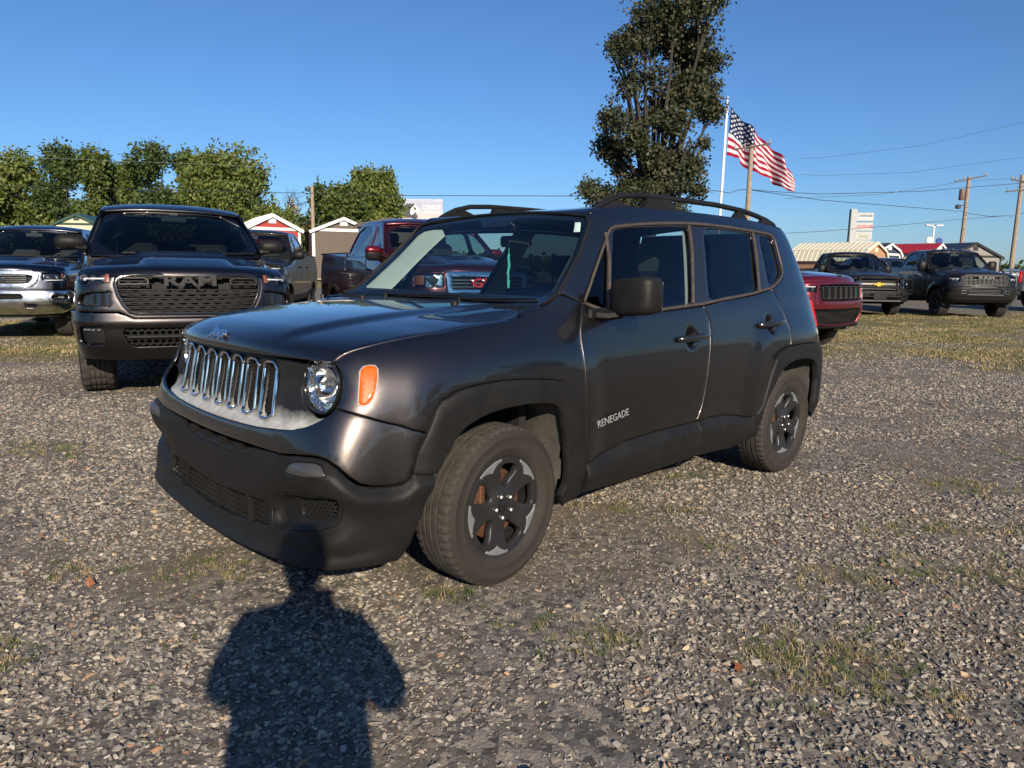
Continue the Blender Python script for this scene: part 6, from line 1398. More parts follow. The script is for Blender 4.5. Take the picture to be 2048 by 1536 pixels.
def shed(name,label,r,f,th,w,Ln_,wall,prof,wm,rm,tm,z0=None,ribs=.23,loft=True,group=None,overh=.12):
    """prof: right half of the gable outline (x, z) from eave up to the ridge; front gable faces -y"""
    T=thing(name,label,'shed',place(r,f,float(gz(r,f)) if z0 is None else z0),YAW-rad(90)+rad(th),group)
    h=w/2; P=[(-h,0),(h,0),(h,prof[0][1])]+[(x,z) for x,z in prof[1:]]; L2=[(-x,z) for x,z in prof[::-1][1:]]
    out=[(-h,0),(h,0)]+list(prof)+L2
    b=MB(); V=[(x,0,z) for x,z in out]+[(x,Ln_,z) for x,z in out]; n=len(out); F=[tuple(range(n)),tuple(range(n,2*n))[::-1],(1,2,n+2,n+1),(n-1,0,n,2*n-1)]; b.add(V,F); b.obj('wall',wm,T,False)
    # roof sheets with standing ribs
    full=list(prof)+L2; b=MB()
    ex=[(full[0][0]+overh,full[0][1]-overh*.45)]+full[1:-1]+[(full[-1][0]-overh,full[-1][1]-overh*.45)]
    for i in range(len(ex)-1):
        (x0,z0_),(x1,z1)=ex[i],ex[i+1]; nx,nz=(z1-z0_),-(x1-x0); l=math.hypot(nx,nz); nx/=l;nz/=l
        if nz<0: nx,nz=-nx,-nz
        o=.03; V=[(x0+nx*.005,-overh,z0_+nz*.005),(x1+nx*.005,-overh,z1+nz*.005),(x1+nx*.005,Ln_+overh,z1+nz*.005),(x0+nx*.005,Ln_+overh,z0_+nz*.005)]; V+=[(a+nx*o,y,c+nz*o) for a,y,c in V]
        b.add(V,[(0,1,2,3),(4,7,6,5),(0,4,5,1),(1,5,6,2),(2,6,7,3),(3,7,4,0)])
        if ribs:
            k=int(Ln_/ribs)
            for j in range(k+1):
                y=-overh+.03+j*(Ln_+2*overh-.06)/k; c0=(x0+nx*o,y,z0_+nz*o); c1=(x1+nx*o,y,z1+nz*o); b.add([(c0[0],y-.03,c0[2]),(c0[0],y+.03,c0[2]),(c0[0]+nx*.03,y,c0[2]+nz*.03),(c1[0],y-.03,c1[2]),(c1[0],y+.03,c1[2]),(c1[0]+nx*.03,y,c1[2]+nz*.03)],[(0,2,5,3),(2,1,4,5),(0,1,2),(3,5,4)])
    b.obj('roof',rm,T,False)
    # trim
    t=.10
    for x in(-h+t/2,h-t/2): b=MB(); b.box((x,-.015,prof[0][1]/2),(t,.03,prof[0][1])); b.obj('corner_board',tm,T,False)
    for x in(-h-.012,h+.012): b=MB(); b.box((x,t/2,prof[0][1]/2),(.02,t,prof[0][1])); b.obj('corner_board',tm,T,False)
    b=MB(); b.box((0,-.017,prof[0][1]+.0),(w-.02,.03,.13)); b.obj('band_board',tm,T,False)
    b=MB()
    for i in range(len(ex)-1):
        (x0,z0_),(x1,z1)=ex[i],ex[i+1]; c=((x0+x1)/2,-overh-.012,(z0_+z1)/2-.05); a=math.atan2(z1-z0_,x1-x0); b.box(c,(math.hypot(x1-x0,z1-z0_)+.04,.03,.13),Matrix.Rotation(-a,3,'Y'))
    b.obj('rake_board',tm,T,False)
    zt=prof[-1][1]; b=MB(); b.box((0,-.02,zt-(zt-prof[0][1])*.42),(.34,.04,.26),bev=.01); b.obj('gable_vent',tm,T,False)
    b=MB(); b.box((0,Ln_/2,-.06),(w-.1,Ln_-.1,.12)); b.obj('skid',M_woodp,T,False)
    return T
M_wht=mat('white metal roof',(.74,.74,.72),.4)
shed('garden_shed','small red wooden shed with white trim and white metal roof',-11.15,34.0,30,2.5,4.0,2.2,[(1.25,2.22),(0,2.86)],siding('red siding',(.34,.035,.03)),M_wht,M_white,z0=.74)
shed('garden_shed','brown wooden shed with white trim, right of the red shed',-7.68,33.2,20,2.75,4.4,2.2,[(1.375,2.10),(0,2.66)],siding('brown siding',(.115,.09,.07)),mat('brown shingle roof',(.10,.085,.075),.85,noise=.2,nscale=6),M_white,z0=.80,ribs=0)
shed('garden_shed','cream shed with dark green roof, only its gable showing over the chrome truck',-26.7,45.0,8,2.6,4,2.2,[(1.3,2.75),(0,3.35)],siding('cream siding',(.62,.55,.38)),mat('green metal roof',(.02,.06,.04),.4),mat('green trim',(.02,.06,.04),.5),z0=.85,ribs=0)
gm=[(1.3,2.28),(1.18,2.62),(.62,3.10),(0,3.30)]
shed('barn_shed','long tan barn shed with cream ribbed metal roof, right of the grey SUV',22.15,45.0,35,2.6,5.0,2.2,[(1.30,2.10),(1.08,2.72),(.0,3.22)],siding('tan siding',(.42,.23,.13)),mat('cream metal roof',(.66,.61,.47),.45),mat('cream trim',(.66,.60,.46),.6),z0=.02,ribs=.30)
shed('barn_shed','navy blue barn shed behind the tan barn shed',24.0,47.0,30,2.3,3,2.2,[(1.15,2.55),(.95,2.85),(0,3.24)],siding('navy siding',(.03,.045,.075)),mat('dark metal roof',(.03,.032,.036),.4),M_white,z0=.03,ribs=0)
shed('cabin_shed','grey shed with red metal roof and pale gable behind the tall black truck',28.5,49.2,33,2.2,4.6,2.1,[(1.1,2.75),(0,3.38)],siding('pale gable siding',(.58,.52,.44)),mat('red metal roof',(.30,.02,.03),.4),M_white,z0=.02,ribs=.30)
shed('cabin_shed','grey cabin shed with black metal roof at the far right',30.1,48.0,10,4.0,4.6,2.1,[(2.0,2.55),(0,3.42)],siding('grey lap siding',(.25,.235,.21),.18,'z'),mat('black metal roof',(.022,.024,.032),.4),mat('black trim',(.02,.02,.02),.5),z0=.02,ribs=0)
T=shed('carport','low black roofed shed behind the dark red truck',-5.05,30.0,10,2.5,3.0,2,[(1.25,2.40),(0,2.64)],mat('dark wall',(.05,.05,.05),.8),mat('black metal roof',(.022,.024,.032),.4),mat('black trim',(.02,.02,.02),.5),z0=.62,ribs=0)
# ---- leaves
def leafmat(name,cols,trans=.33):
    m=bpy.data.materials.new(name); m.use_nodes=True; ns,ln=nodes(m); b=ns['Principled BSDF']; b.inputs['Roughness'].default_value=.55; b.inputs['Specular IOR Level'].default_value=.35
    g=ns.new('ShaderNodeNewGeometry'); r=ns.new('ShaderNodeValToRGB'); ln.new(g.outputs['Random Per Island'],r.inputs[0]); e=r.color_ramp.elements
    e[0].position=0; e[0].color=(*cols[0],1); e[1].position=1; e[1].color=(*cols[-1],1)
    for i,c in enumerate(cols[1:-1]): q=e.new((i+1)/(len(cols)-1)); q.color=(*c,1)
    ln.new(r.outputs[0],b.inputs['Base Color']); t=ns.new('ShaderNodeBsdfTranslucent'); ln.new(r.outputs[0],t.inputs[0]); x=ns.new('ShaderNodeMixShader'); x.inputs[0].default_value=trans
    o=ns['Material Output']; ln.new(b.outputs[0],x.inputs[1]); ln.new(t.outputs[0],x.inputs[2]); ln.new(x.outputs[0],o.inputs[0]); return m
M_bark=mat('bark',(.035,.029,.024),.9,noise=.3,nscale=10)
def leaves(lobes,n,size,seed,clump=.35,shell=.55,gap=.0):
    """leaf faces gathered into clumps through ellipsoid lobes"""
    rs=np.random.RandomState(seed); vol=np.array([l[3]*l[4]*l[5] for l in lobes])**(2/3); pr=vol/vol.sum(); per=9; nc=n//per
    k=rs.choice(len(lobes),nc,p=pr); d=rs.normal(size=(nc,3)); d/=np.linalg.norm(d,axis=1,keepdims=True); rr=(shell+(1-shell)*rs.rand(nc)**.6)*(1+.16*rs.randn(nc))
    Lb=np.array(lobes,float)[k]; C=Lb[:,:3]+d*rr[:,None]*Lb[:,3:6]
    if gap:
        q=fbm(C[:,0]+C[:,1]*.7,C[:,2],gap,seed); C=C[q>.43]
    nc=len(C); cs=clump*(.6+.8*rs.rand(nc)); P=(C[:,None]+rs.normal(size=(nc,per,3))*cs[:,None,None]*.5).reshape(-1,3); m=len(P)
    a=rs.normal(size=(m,3)); a/=np.linalg.norm(a,axis=1,keepdims=True); b_=np.cross(a,rs.normal(size=(m,3))); b_/=np.linalg.norm(b_,axis=1,keepdims=True); s=size*(.55+.9*rs.rand(m))[:,None]
    V=np.stack([P-a*s*.6,P-b_*s*.38+a*s*.05,P+a*s*.62,P+b_*s*.38+a*s*.05],1).reshape(-1,3); F=np.arange(m*4).reshape(m,4)
    return V,F
def mesh_np(name,V,F,material,parent):
    me=bpy.data.meshes.new(name); me.vertices.add(len(V)); me.vertices.foreach_set('co',V.astype(np.float32).ravel()); k=F.shape[1]; me.loops.add(len(F)*k); me.loops.foreach_set('vertex_index',F.astype(np.int32).ravel()); me.polygons.add(len(F)); me.polygons.foreach_set('loop_start',np.arange(0,len(F)*k,k,dtype=np.int32)); 
    me.materials.append(material); me.update(calc_edges=True); me.validate(); o=bpy.data.objects.new(name,me); return link(o,parent)
def limbs(b,lobes,H0,tr,seed,twigs=3):
    rs=np.random.RandomState(seed)
    for l in lobes:
        z0=min(H0*(.5+.5*rs.rand()),l[2]); p0=np.array([rs.uniform(-.1,.1),rs.uniform(-.1,.1),z0]); p2=np.array(l[:3]); p1=(p0+p2)/2+np.array([0,0,-.12*np.linalg.norm(p2-p0)])+rs.normal(size=3)*.12
        pts=[p0*(1-t)**2+2*p1*t*(1-t)+p2*t*t for t in np.linspace(0,1,6)]; b.tube(pts,[tr*.5*(1-.8*t)+.02 for t in np.linspace(0,1,6)],6)
        for _ in range(twigs):
            d=rs.normal(size=3); d/=np.linalg.norm(d); e=p2+d*np.array(l[3:6])*.85; b.tube([pts[4],(pts[4]+e)/2+rs.normal(size=3)*.1,e],[tr*.18,tr*.1,.01],4)
def tree(name,label,r,f,lobes,n,size,seed,m,tr=.22,H0=None,cat='tree',group=None,clump=.5,shell=.5,gap=0,twigs=2):
    z=float(gz(r,f)); T=thing(name,label,cat,place(r,f,z-.05),YAW-rad(90),group); H0=H0 or max(l[2] for l in lobes)*.45
    b=MB(); b.tube([(0,0,0),(.05,0,H0*.4),(-.04,.05,H0),(0,0,H0*1.25)],[tr*1.25,tr,tr*.8,tr*.55],8); limbs(b,lobes,H0,tr,seed,twigs); b.obj('trunk',M_bark,T)
    V,F=leaves(lobes,n,size,seed,clump,shell,gap); mesh_np('crown',V,F,m,T); return T
M_lfg=leafmat('green leaves',[(.06,.095,.022),(.085,.13,.03),(.12,.16,.04),(.17,.195,.055)])
M_lfd=leafmat('dark green leaves',[(.042,.072,.02),(.062,.098,.03),(.085,.125,.038),(.125,.16,.05)])
M_lfy=leafmat('yellow green leaves',[(.085,.125,.025),(.12,.165,.038),(.17,.21,.05),(.24,.25,.07)])
M_lfo=leafmat('oak leaves',[(.026,.038,.016),(.038,.052,.022),(.055,.068,.030),(.085,.072,.036),(.070,.080,.045)],.15)
M_lfb=leafmat('thin brownish leaves',[(.06,.06,.03),(.09,.085,.045),(.13,.11,.06)])
K=85/1445
def lobes_px(cx,pts,f,dep=.9,seed=0):
    """crown lobes given as (offset, height, radius) in metres at this distance"""
    rs=np.random.RandomState(seed); return [(x,rs.uniform(-.35,.35)*rd*2,z,rd,rd*dep,rd*.92) for x,z,rd in pts]
def hedge_tree(label,px,top,wd,seed,m,f=85,low=1.0,n=5200,name='broadleaf_tree',mat_gap=0,shape=0):
    r=(px-1024)/1445*f; H=(526-top)/1445*f+1.31-float(gz(r,f)); w_=wd*1.18/1445*f/2; rs=np.random.RandomState(seed); P=[]
    P.append((0,H-w_*.55,w_*.58))
    for i in range(9):
        a=rs.uniform(-1,1); zz=rs.uniform(.22,.86)*H; rr=w_*rs.uniform(.34,.52); lim=w_*(1.0 if zz<H*.62 else .72)-rr*.6; P.append((a*lim,zz,rr))
    for i in range(6): P.append(((-1+.4*i)*w_*.95,rs.uniform(.10,.34)*H,w_*.40))
    for i in range(4): P.append((rs.uniform(-.55,.55)*w_,H-rs.uniform(.05,.22)*H,w_*.24))
    return tree(name,label,r,f,lobes_px(0,P,f,seed=seed),int(n*2.6),.33,seed,m,tr=.26,group='trees along the far left edge of the lot',clump=.62,shell=.66)
hedge_tree('yellow green tree, leftmost of the tree row',48,322,125,1,M_lfy,n=6000)
hedge_tree('tall dark green tree second from the left in the row',146,306,95,2,M_lfd)
hedge_tree('thinner olive tree between the dark tree and the low one',207,309,75,3,M_lfg)
hedge_tree('low small green tree in the dip of the row',258,334,66,4,M_lfg,f=88)
hedge_tree('tall green tree above the charcoal truck, narrow crown',315,303,95,5,M_lfd)
hedge_tree('green tree with small pointed top, left of the widest crown',388,310,80,6,M_lfg,f=88)
hedge_tree('widest round yellow green tree above the charcoal truck',468,320,205,7,M_lfy,f=83,n=13000)
hedge_tree('dark tree filling the gap behind the widest crown',420,318,90,8,M_lfd,f=92)
hedge_tree('short green tree right of the leaning wood pole',655,372,80,9,M_lfd,f=86)
hedge_tree('broad tree left of the billboard',745,341,125,10,M_lfy,f=84,n=9000)
hedge_tree('dark lower tree in front of the billboard trees',700,368,95,14,M_lfg,f=80)
hedge_tree('low yellow green shrubby tree at the far left edge',-20,352,110,15,M_lfy,f=80)
hedge_tree('dark low tree filling in behind the row',260,372,150,16,M_lfd,f=94,n=6000)
# bush and bare tree between
r=(592-1024)/1445*84; tree('thin_tree','thin brownish tree behind the transformer pole',r,84,lobes_px(0,[(-1.2,4.2,1.3),(.2,5.0,1.5),(1.3,4.0,1.2),(-.6,2.4,1.2),(.9,2.3,1.2)],84,seed=5),1500,.25,11,M_lfb,tr=.12,clump=.6,shell=.3)
r=(575-1024)/1445*86; T=thing('bare_tree','bare leaning tree with wispy twigs above the red shed','tree',place(r,86,.6),YAW-rad(90)); b=MB(); rs=np.random.RandomState(4)
b.tube([(0,0,0),(.1,0,4),(.3,0,7),(.7,0,8.6)],[.14,.11,.07,.03],6)
for i in range(26):
    z=rs.uniform(5.0,8.4); p=np.array([.1+.05*z,0,z]); d=np.array([rs.uniform(-.5,1.2),rs.uniform(-.5,.5),rs.uniform(.2,.8)]); l=rs.uniform(.9,2.0); e=p+d*l; b.tube([p,(p+e)/2+np.array([0,0,.15]),e],[.03,.02,.01],4)
    for k in range(3): q=p+(e-p)*rs.uniform(.4,1); b.tube([q,q+np.array([rs.uniform(-.2,.8),rs.uniform(-.3,.3),rs.uniform(-.1,.5)])],[.014,.008],3)
b.obj('trunk',M_bark,T)
V,F=leaves([(1.2,0,7.6,1.4,.8,1.2)],260,.16,12,.4,.2); mesh_np('leaf_wisps',V,F,M_lfb,T)
# oak behind the SUV
kp=40/1445; ok=[((x-1304)*kp*1.0,1.31+(541-y)*kp,rd*kp) for x,y,rd in [(1305,215,48),(1345,190,50),(1390,205,38),(1412,240,22),(1255,228,38),(1222,262,30),(1215,300,22),(1328,262,36),(1240,315,28),(1262,300,24),(1345,325,32),(1375,352,26),(1362,300,22),(1300,372,44),(1250,392,34),(1205,392,30),(1178,392,16),(1350,390,36),(1392,390,20),(1300,330,26),(1232,345,20),(1290,410,40),(1340,425,34),(1310,150,52),(1375,150,46),(1262,165,36),(1245,200,18),(1250,132,36),(1300,105,46),(1362,100,46),(1408,132,32),(1330,62,42),(1235,112,28),(1272,76,34),(1385,72,32),(1400,300,10),(1290,240,30)]]
tree('oak_tree','tall dark oak with open crown behind the roof of the grey SUV',(1290-1024)/1445*40+.0,40,[(x,np.random.RandomState(i).uniform(-1.3,1.3),z,rd*1.02,rd*1.15,rd*.98) for i,(x,z,rd) in enumerate(ok)],92000,.15,21,M_lfo,tr=.30,H0=6.0,clump=.34,shell=.2,gap=1.0,twigs=2)
rs=np.random.RandomState(12); lb=[]
for x in np.arange(-420,520,14.0): lb.append((x+rs.uniform(-5,5),rs.uniform(-12,12),rs.uniform(1,3.5),rs.uniform(10,15),10,rs.uniform(4,7.5)))
V,F=leaves(lb,26000,2.6,77,3.0,.5); o=mesh_np('distant_woods',V,F,M_lfd,None); o.location=place(60,380,0); o.rotation_euler=(0,0,YAW-rad(90)); o['kind']='stuff'
# trees and hedge row behind the camera, mirrored in the car doors
rs=np.random.RandomState(30)
for i,(r,f,h,wd) in enumerate([(6,-26,9,6),(13,-29,11,7),(22,-24,8,6),(31,-20,12,8),(-9,-30,10,8),(40,-10,10,8),(-24,-30,11,9),(46,4,9,8)]):
    P=[(rs.uniform(-.35,.35)*wd,rs.uniform(.3,.85)*h,wd*rs.uniform(.2,.3)) for _ in range(9)]
    tree('broadleaf_tree','broadleaf tree %s'%['with a low rounded crown behind the photographer','taller than its neighbour behind the photographer','short and wide, to the right behind the photographer','tallest of the trees on the right hand side','behind the photographer, left of centre','standing alone far to the right of the lot','far back on the left behind the photographer','rightmost, level with the red SUV'][i],r,f,lobes_px(0,P,30,seed=i),2600,.5,40+i,M_lfd,tr=.2,clump=.8,group='trees behind the photographer')
# ---- poles and wires
def utility_pole(label,r,f,z1,arms,lean=0,rr=.16,extra=None,name='utility_pole'):
    z0=float(gz(r,f)); T=thing(name,label,'utility pole',place(r,f,z0),YAW-rad(90)); b=MB(); b.tube([(0,0,0),(lean*(z1-z0),0,z1-z0)],[rr*1.25,rr*.8],10); b.obj('pole',M_woodp,T)
    for (a0,za,a1,zb,y) in arms:
        b=MB(); b.tube([(a0,y,za-z0),(a1,y,zb-z0)],.07,4,1.0); o=b.obj('crossarm',M_galv if 0 else mat('dark crossarm wood',(.10,.08,.065),.9),T)
        for t in(.03,.30,.97): 
            c=MB(); x=a0+(a1-a0)*t; zz=za+(zb-za)*t-z0; c.lathe([(.0001,.30),(.045,.28),(.03,.20),(.055,.16),(.035,.08),(.04,.05)],10,'z',(x,y,zz)); c.obj('insulator',mat('grey insulator',(.38,.36,.34),.4),o)
    if extra: extra(T,z0)
    return T
utility_pole('wood utility pole standing in front of the flag',14.45,46,9.0,[(-1.13,8.70,1.11,9.08,-.14)])
def ex(T,z0):
    b=MB(); b.lathe([(.0001,.45),(.20,.43),(.22,.38),(.22,-.38),(.20,-.42),(.0001,-.42)],16,'z',(-.42,0,7.75-z0)); b.obj('transformer',mat('rust brown tank',(.16,.10,.08),.6),T)
    b=MB(); b.box((-.62,0,6.8-z0),(.36,.3,.32),bev=.05); b.tube([(-.1,0,6.9-z0),(-.5,0,6.9-z0)],.03,6); b.obj('flood_lamp',mat('black lamp body',(.03,.03,.03),.4),T)
utility_pole('wood utility pole with transformer, left one of the right hand pair',36.45,60,9.15,[(-1.2,8.75,1.3,9.25,-.14)],extra=ex)
utility_pole('wood utility pole with two crossarms at the right edge',39.35,58,9.1,[(-1.2,7.8,1.75,8.12,-.14),(-.9,8.72,.3,8.55,-.14)])
utility_pole('pale wood pole rising beside the broad tree on the left',-20.2,74,9.2,[],rr=.19)
def ex2(T,z0):
    for x in(-.45,.45): b=MB(); b.lathe([(.0001,.5),(.24,.45),(.24,-.45),(.0001,-.5)],12,'z',(x,0,7.9-z0)); b.obj('transformer',mat('pale tank',(.62,.63,.62),.5),T)
    b=MB(); b.tube([(-.5,0,8.3-z0),(.5,0,8.3-z0)],.06,4); b.obj('crossarm',M_galv,T)
utility_pole('short pole with two pale transformers behind the red shed',-26.4,88,9.1,[],rr=.20,extra=ex2)
WIRES=[
(.022,[(-43.98,60.0,7.31),(-27.5,56.0,6.75),(-15.62,54.0,6.51),(-8.04,52.0,6.25),(4.2,48.0,6.01),(12.36,46.0,6.27),(12.89,46.0,6.19),(13.29,46.0,6.13),(13.75,46.0,6.32),(14.39,46.0,6.36)],'dark cable running left from the pole before the flag, across the tree row'),
(.020,[(14.39,46.0,6.36),(16.73,47.0,6.35),(20.09,49.0,6.47),(29.87,55.0,7.4),(42.31,58.0,8.76)],'dark cable rising right from the pole before the flag'),
(.020,[(14.39,46.0,6.36),(20.12,49.0,6.09),(34.82,59.0,6.41),(35.11,59.0,6.3),(35.71,59.5,6.46),(36.3,59.7,6.3)],'dark cable sinking right toward the lamp on the transformer pole'),
(.020,[(36.3,59.7,6.3),(37.81,59.0,5.99),(38.68,58.0,6.01),(38.85,58.0,5.94),(39.52,58.0,6.18),(41.13,57.0,6.24)],'short sagging cable between the two right hand poles'),
(.016,[(18.0,50.0,3.94),(21.53,52.0,4.23),(27.9,55.0,4.87),(34.85,58.0,5.65),(38.68,58.0,6.01)],'lowest cable, crossing in front of the dealer sign tower'),
(.010,[(18.22,48.0,8.56),(19.49,48.0,8.62),(26.85,50.0,9.78),(34.94,52.0,11.78),(37.0,52.0,12.36)],'topmost thin wire at the upper right of the sky'),
(.010,[(18.29,48.0,7.57),(19.58,48.0,7.52),(26.36,50.0,8.06),(35.23,52.0,9.49),(37.33,52.0,9.89)],'second thin wire from the top at the right'),
(.012,[(18.17,50.0,6.25),(26.49,54.0,7.03),(36.39,60.0,8.83),(41.88,58.0,9.05)],'thin wire ending on the crossarm of the transformer pole'),
(.006,[(-42.55,60.0,9.55),(-34.33,60.0,9.44),(-20.83,60.0,9.1),(-13.28,60.0,8.9),(-8,60.0,8.85)],'pale thin wire above the left tree row')]
M_wire=mat('black cable',(.03,.035,.04),.6); M_wire2=mat('bright wire',(.5,.5,.5),.4,.5)
for i,(rw,P,lb) in enumerate(WIRES):
    pts=[np.array(place(*p)) for p in P]; d=np.r_[0,np.cumsum([np.linalg.norm(b_-a) for a,b_ in zip(pts,pts[1:])])]
    b=MB(); b.tube(pts,rw,5); o=b.obj('power_line',M_wire2 if i==8 else M_wire); tag(o,lb,'cable','overhead cables')
# ---- flagpole, flag
T=thing('flagpole','tall white flagpole with ball top, left of the wood pole','flagpole',place(16.6,60,0),YAW-rad(90)); b=MB(); b.tube([(0,0,0),(.09,0,14.75)],[.13,.075],12); b.obj('pole',mat('white pole paint',(.8,.8,.8),.35),T)
b=MB(); b.lathe([(.0001,.14),(.07,.12),(.12,.05),(.13,0),(.11,-.07),(.05,-.12)],16,'z',(.09,0,14.9)); b.obj('finial',M_galv,T)
b=MB(); b.tube([(.19,-.05,14.4),(.16,-.05,8)],.012,4); b.obj('halyard',M_white,T)
def flagmat(mesh_u):
    m=bpy.data.materials.new('flag cloth'); m.use_nodes=True; ns,ln=nodes(m); b=ns['Principled BSDF']; b.inputs['Roughness'].default_value=.7; b.inputs['Specular IOR Level'].default_value=.2
    def M(op,a,b_=None,clamp=False):
        n=ns.new('ShaderNodeMath'); n.operation=op; n.use_clamp=clamp
        for i,v in enumerate((a,b_)):
            if v is None: continue
            if isinstance(v,(int,float)): n.inputs[i].default_value=v
            else: ln.new(v,n.inputs[i])
        return n.outputs[0]
    uvn=ns.new('ShaderNodeUVMap'); sp=ns.new('ShaderNodeSeparateXYZ'); ln.new(uvn.outputs[0],sp.inputs[0]); u,v=sp.outputs[0],sp.outputs[1]   # u along, v down
    st=M('LESS_THAN',M('FRACT',M('MULTIPLY',v,6.5)),.5)      # 1 = red
    can=M('MULTIPLY',M('LESS_THAN',u,.4),M('LESS_THAN',v,7/13))
    # stars: 9 rows, 11 half columns
    cu=M('MULTIPLY',u,12/.4); cv=M('MULTIPLY',v,10/(7/13)); du=M('SUBTRACT',cu,M('ROUND',cu)); dv=M('SUBTRACT',cv,M('ROUND',cv))
    par=M('FRACT',M('MULTIPLY',M('ADD',M('ROUND',cu),M('ROUND',cv)),.5)); even=M('LESS_THAN',par,.25)
    inn=M('MULTIPLY',M('MULTIPLY',M('GREATER_THAN',M('ROUND',cu),.5),M('LESS_THAN',M('ROUND',cu),11.5)),M('MULTIPLY',M('GREATER_THAN',M('ROUND',cv),.5),M('LESS_THAN',M('ROUND',cv),9.5)))
    dist=M('ADD',M('POWER',M('ABSOLUTE',du),1.0),M('POWER',M('ABSOLUTE',dv),1.0)); star=M('MULTIPLY',M('MULTIPLY',M('LESS_THAN',dist,.52),even),inn)
    mx=ns.new('ShaderNodeMix'); mx.data_type='RGBA'; mx.inputs[6].default_value=(.78,.77,.78,1); mx.inputs[7].default_value=(.38,.012,.04,1); ln.new(st,mx.inputs[0])
    c2=ns.new('ShaderNodeMix'); c2.data_type='RGBA'; c2.inputs[6].default_value=(.010,.022,.085,1); c2.inputs[7].default_value=(.8,.8,.8,1); ln.new(star,c2.inputs[0])
    m3=ns.new('ShaderNodeMix'); m3.data_type='RGBA'; ln.new(can,m3.inputs[0]); ln.new(mx.outputs[2],m3.inputs[6]); ln.new(c2.outputs[2],m3.inputs[7]); ln.new(m3.outputs[2],b.inputs['Base Color'])
    t=ns.new('ShaderNodeBsdfTranslucent'); ln.new(m3.outputs[2],t.inputs[0]); x=ns.new('ShaderNodeMixShader'); x.inputs[0].default_value=.25; o=ns['Material Output']; ln.new(b.outputs[0],x.inputs[1]); ln.new(t.outputs[0],x.inputs[2]); ln.new(x.outputs[0],o.inputs[0])
    return m
tt=[0,.2,.4,.6,.8,1]
TOP=spline(tt,[(0,0),(23,24),(48.5,44.5),(78,71),(111,106),(140,143)]); BOT=spline(tt,[(-9.5,96.5),(14,104),(37,122),(72,139),(104,156),(131.5,169.5)])
nu,nv=80,40; V=[];UV=[]
for i in range(nu+1):
    for j in range(nv+1):
        u=i/nu; v=j/nv; a=TOP(np.array(u)); b_=BOT(np.array(u)); q=a*(1-v)+b_*v; r=17.02+.0405*q[0]+.0025*q[1]; z=14.25-.0385*q[1]+.0005*q[0]
        ph=u*15-v*3.2; dy=(.42*math.sin(ph)+.22*math.sin(ph*2.1+v*4)+.12*math.sin(u*40-v*9))*min(1,u*5+.05)
        V.append(tuple(place(r,60+dy+1.0*u,z+.05*math.sin(ph+1)*min(1,u*5)))); UV.append((u,v))
F=[(i*(nv+1)+j,(i+1)*(nv+1)+j,(i+1)*(nv+1)+j+1,i*(nv+1)+j+1) for i in range(nu) for j in range(nv)]
fl=mk('flag',V,F,flagmat(None),None,True); uvl=fl.data.uv_layers.new(name='UVMap'); li=np.zeros(len(fl.data.loops),dtype=np.int32); fl.data.loops.foreach_get('vertex_index',li); uvl.data.foreach_set('uv',np.array(UV,np.float32)[li].ravel()); tag(fl,'large American flag flying from the white flagpole','flag')
# ---- billboard
def board_mat():
    m=mat('billboard sky print',(.45,.44,.52),.5); ns,ln=nodes(m); b=ns['Principled BSDF']; tc=ns.new('ShaderNodeTexCoord'); sp=ns.new('ShaderNodeSeparateXYZ'); ln.new(tc.outputs['Object'],sp.inputs[0]); n=ns.new('ShaderNodeTexNoise'); n.inputs['Scale'].default_value=.9; n.inputs['Detail'].default_value=6; ln.new(tc.outputs['Object'],n.inputs[0])
    a=ns.new('ShaderNodeMath'); a.operation='MULTIPLY_ADD'; a.inputs[1].default_value=1.6; ln.new(n.outputs[0],a.inputs[0]); ln.new(sp.outputs['Z'],a.inputs[2]); mr=ns.new('ShaderNodeMapRange'); mr.inputs[1].default_value=9.0; mr.inputs[2].default_value=13.2; ln.new(a.outputs[0],mr.inputs[0])
    r=ns.new('ShaderNodeValToRGB'); ln.new(mr.outputs[0],r.inputs[0]); e=r.color_ramp.elements; e[0].position=0; e[0].color=(.70,.58,.52,1); e[1].position=1; e[1].color=(.80,.74,.74,1)
    for p,c in((.22,(.62,.45,.42)),(.38,(.50,.46,.50)),(.62,(.34,.35,.46)),(.82,(.42,.42,.52))): q=e.new(p); q.color=(*c,1)
    ln.new(r.outputs[0],b.inputs['Base Color']); return m
T=thing('billboard','dealer billboard with a white truck and white lettering beyond the red truck','billboard',place(-14.65,115,0),YAW-rad(90))
b=MB(); b.box((0,.15,10.2),(7.0,.25,3.1)); b.obj('panel',board_mat(),T,False)
b=MB(); 
for x in(-2.5,0,2.5): b.tube([(x,.4,0),(x,.4,11.5)],.18,8)
b.obj('posts',M_galv,T)
dk=mat('printed dark',(.05,.055,.06),.5); wt=mat('printed white',(.78,.79,.8),.5)
b=MB(); b.prism([(-2.95,9.1),(-2.95,10.5),(-2.6,10.55),(-2.1,11.0),(-1.0,11.05),(-.7,10.6),(-.7,9.2),(-1.2,8.9),(-2.4,8.9)],-.03,0,'y'); b.obj('printed_truck',dk,T,False)
b=MB(); b.prism([(-1.55,9.4),(-1.5,10.2),(-1.0,10.7),(-.75,10.95),(-.45,10.5),(-.25,10.1),(-.25,9.6),(-.5,9.75),(-.9,9.75),(-1.1,9.3)],-.05,-.035,'y'); b.obj('printed_fender',wt,T,False)
b=MB(); b.lathe([(.0001,-.07),(.25,-.07),(.42,-.055),(.45,-.04)],20,'y',(-.85,0,9.15)); b.obj('printed_wheel',dk,T)
textobj('lettering','COWBOY',1.05,wt,T,(1.75,-.06,10.45),(1,0,0),(0,0,1),.01,.02,.62); textobj('lettering','CHEVROLET GMC',.55,wt,T,(1.75,-.06,9.65),(1,0,0),(0,0,1),.01,.02,.60)
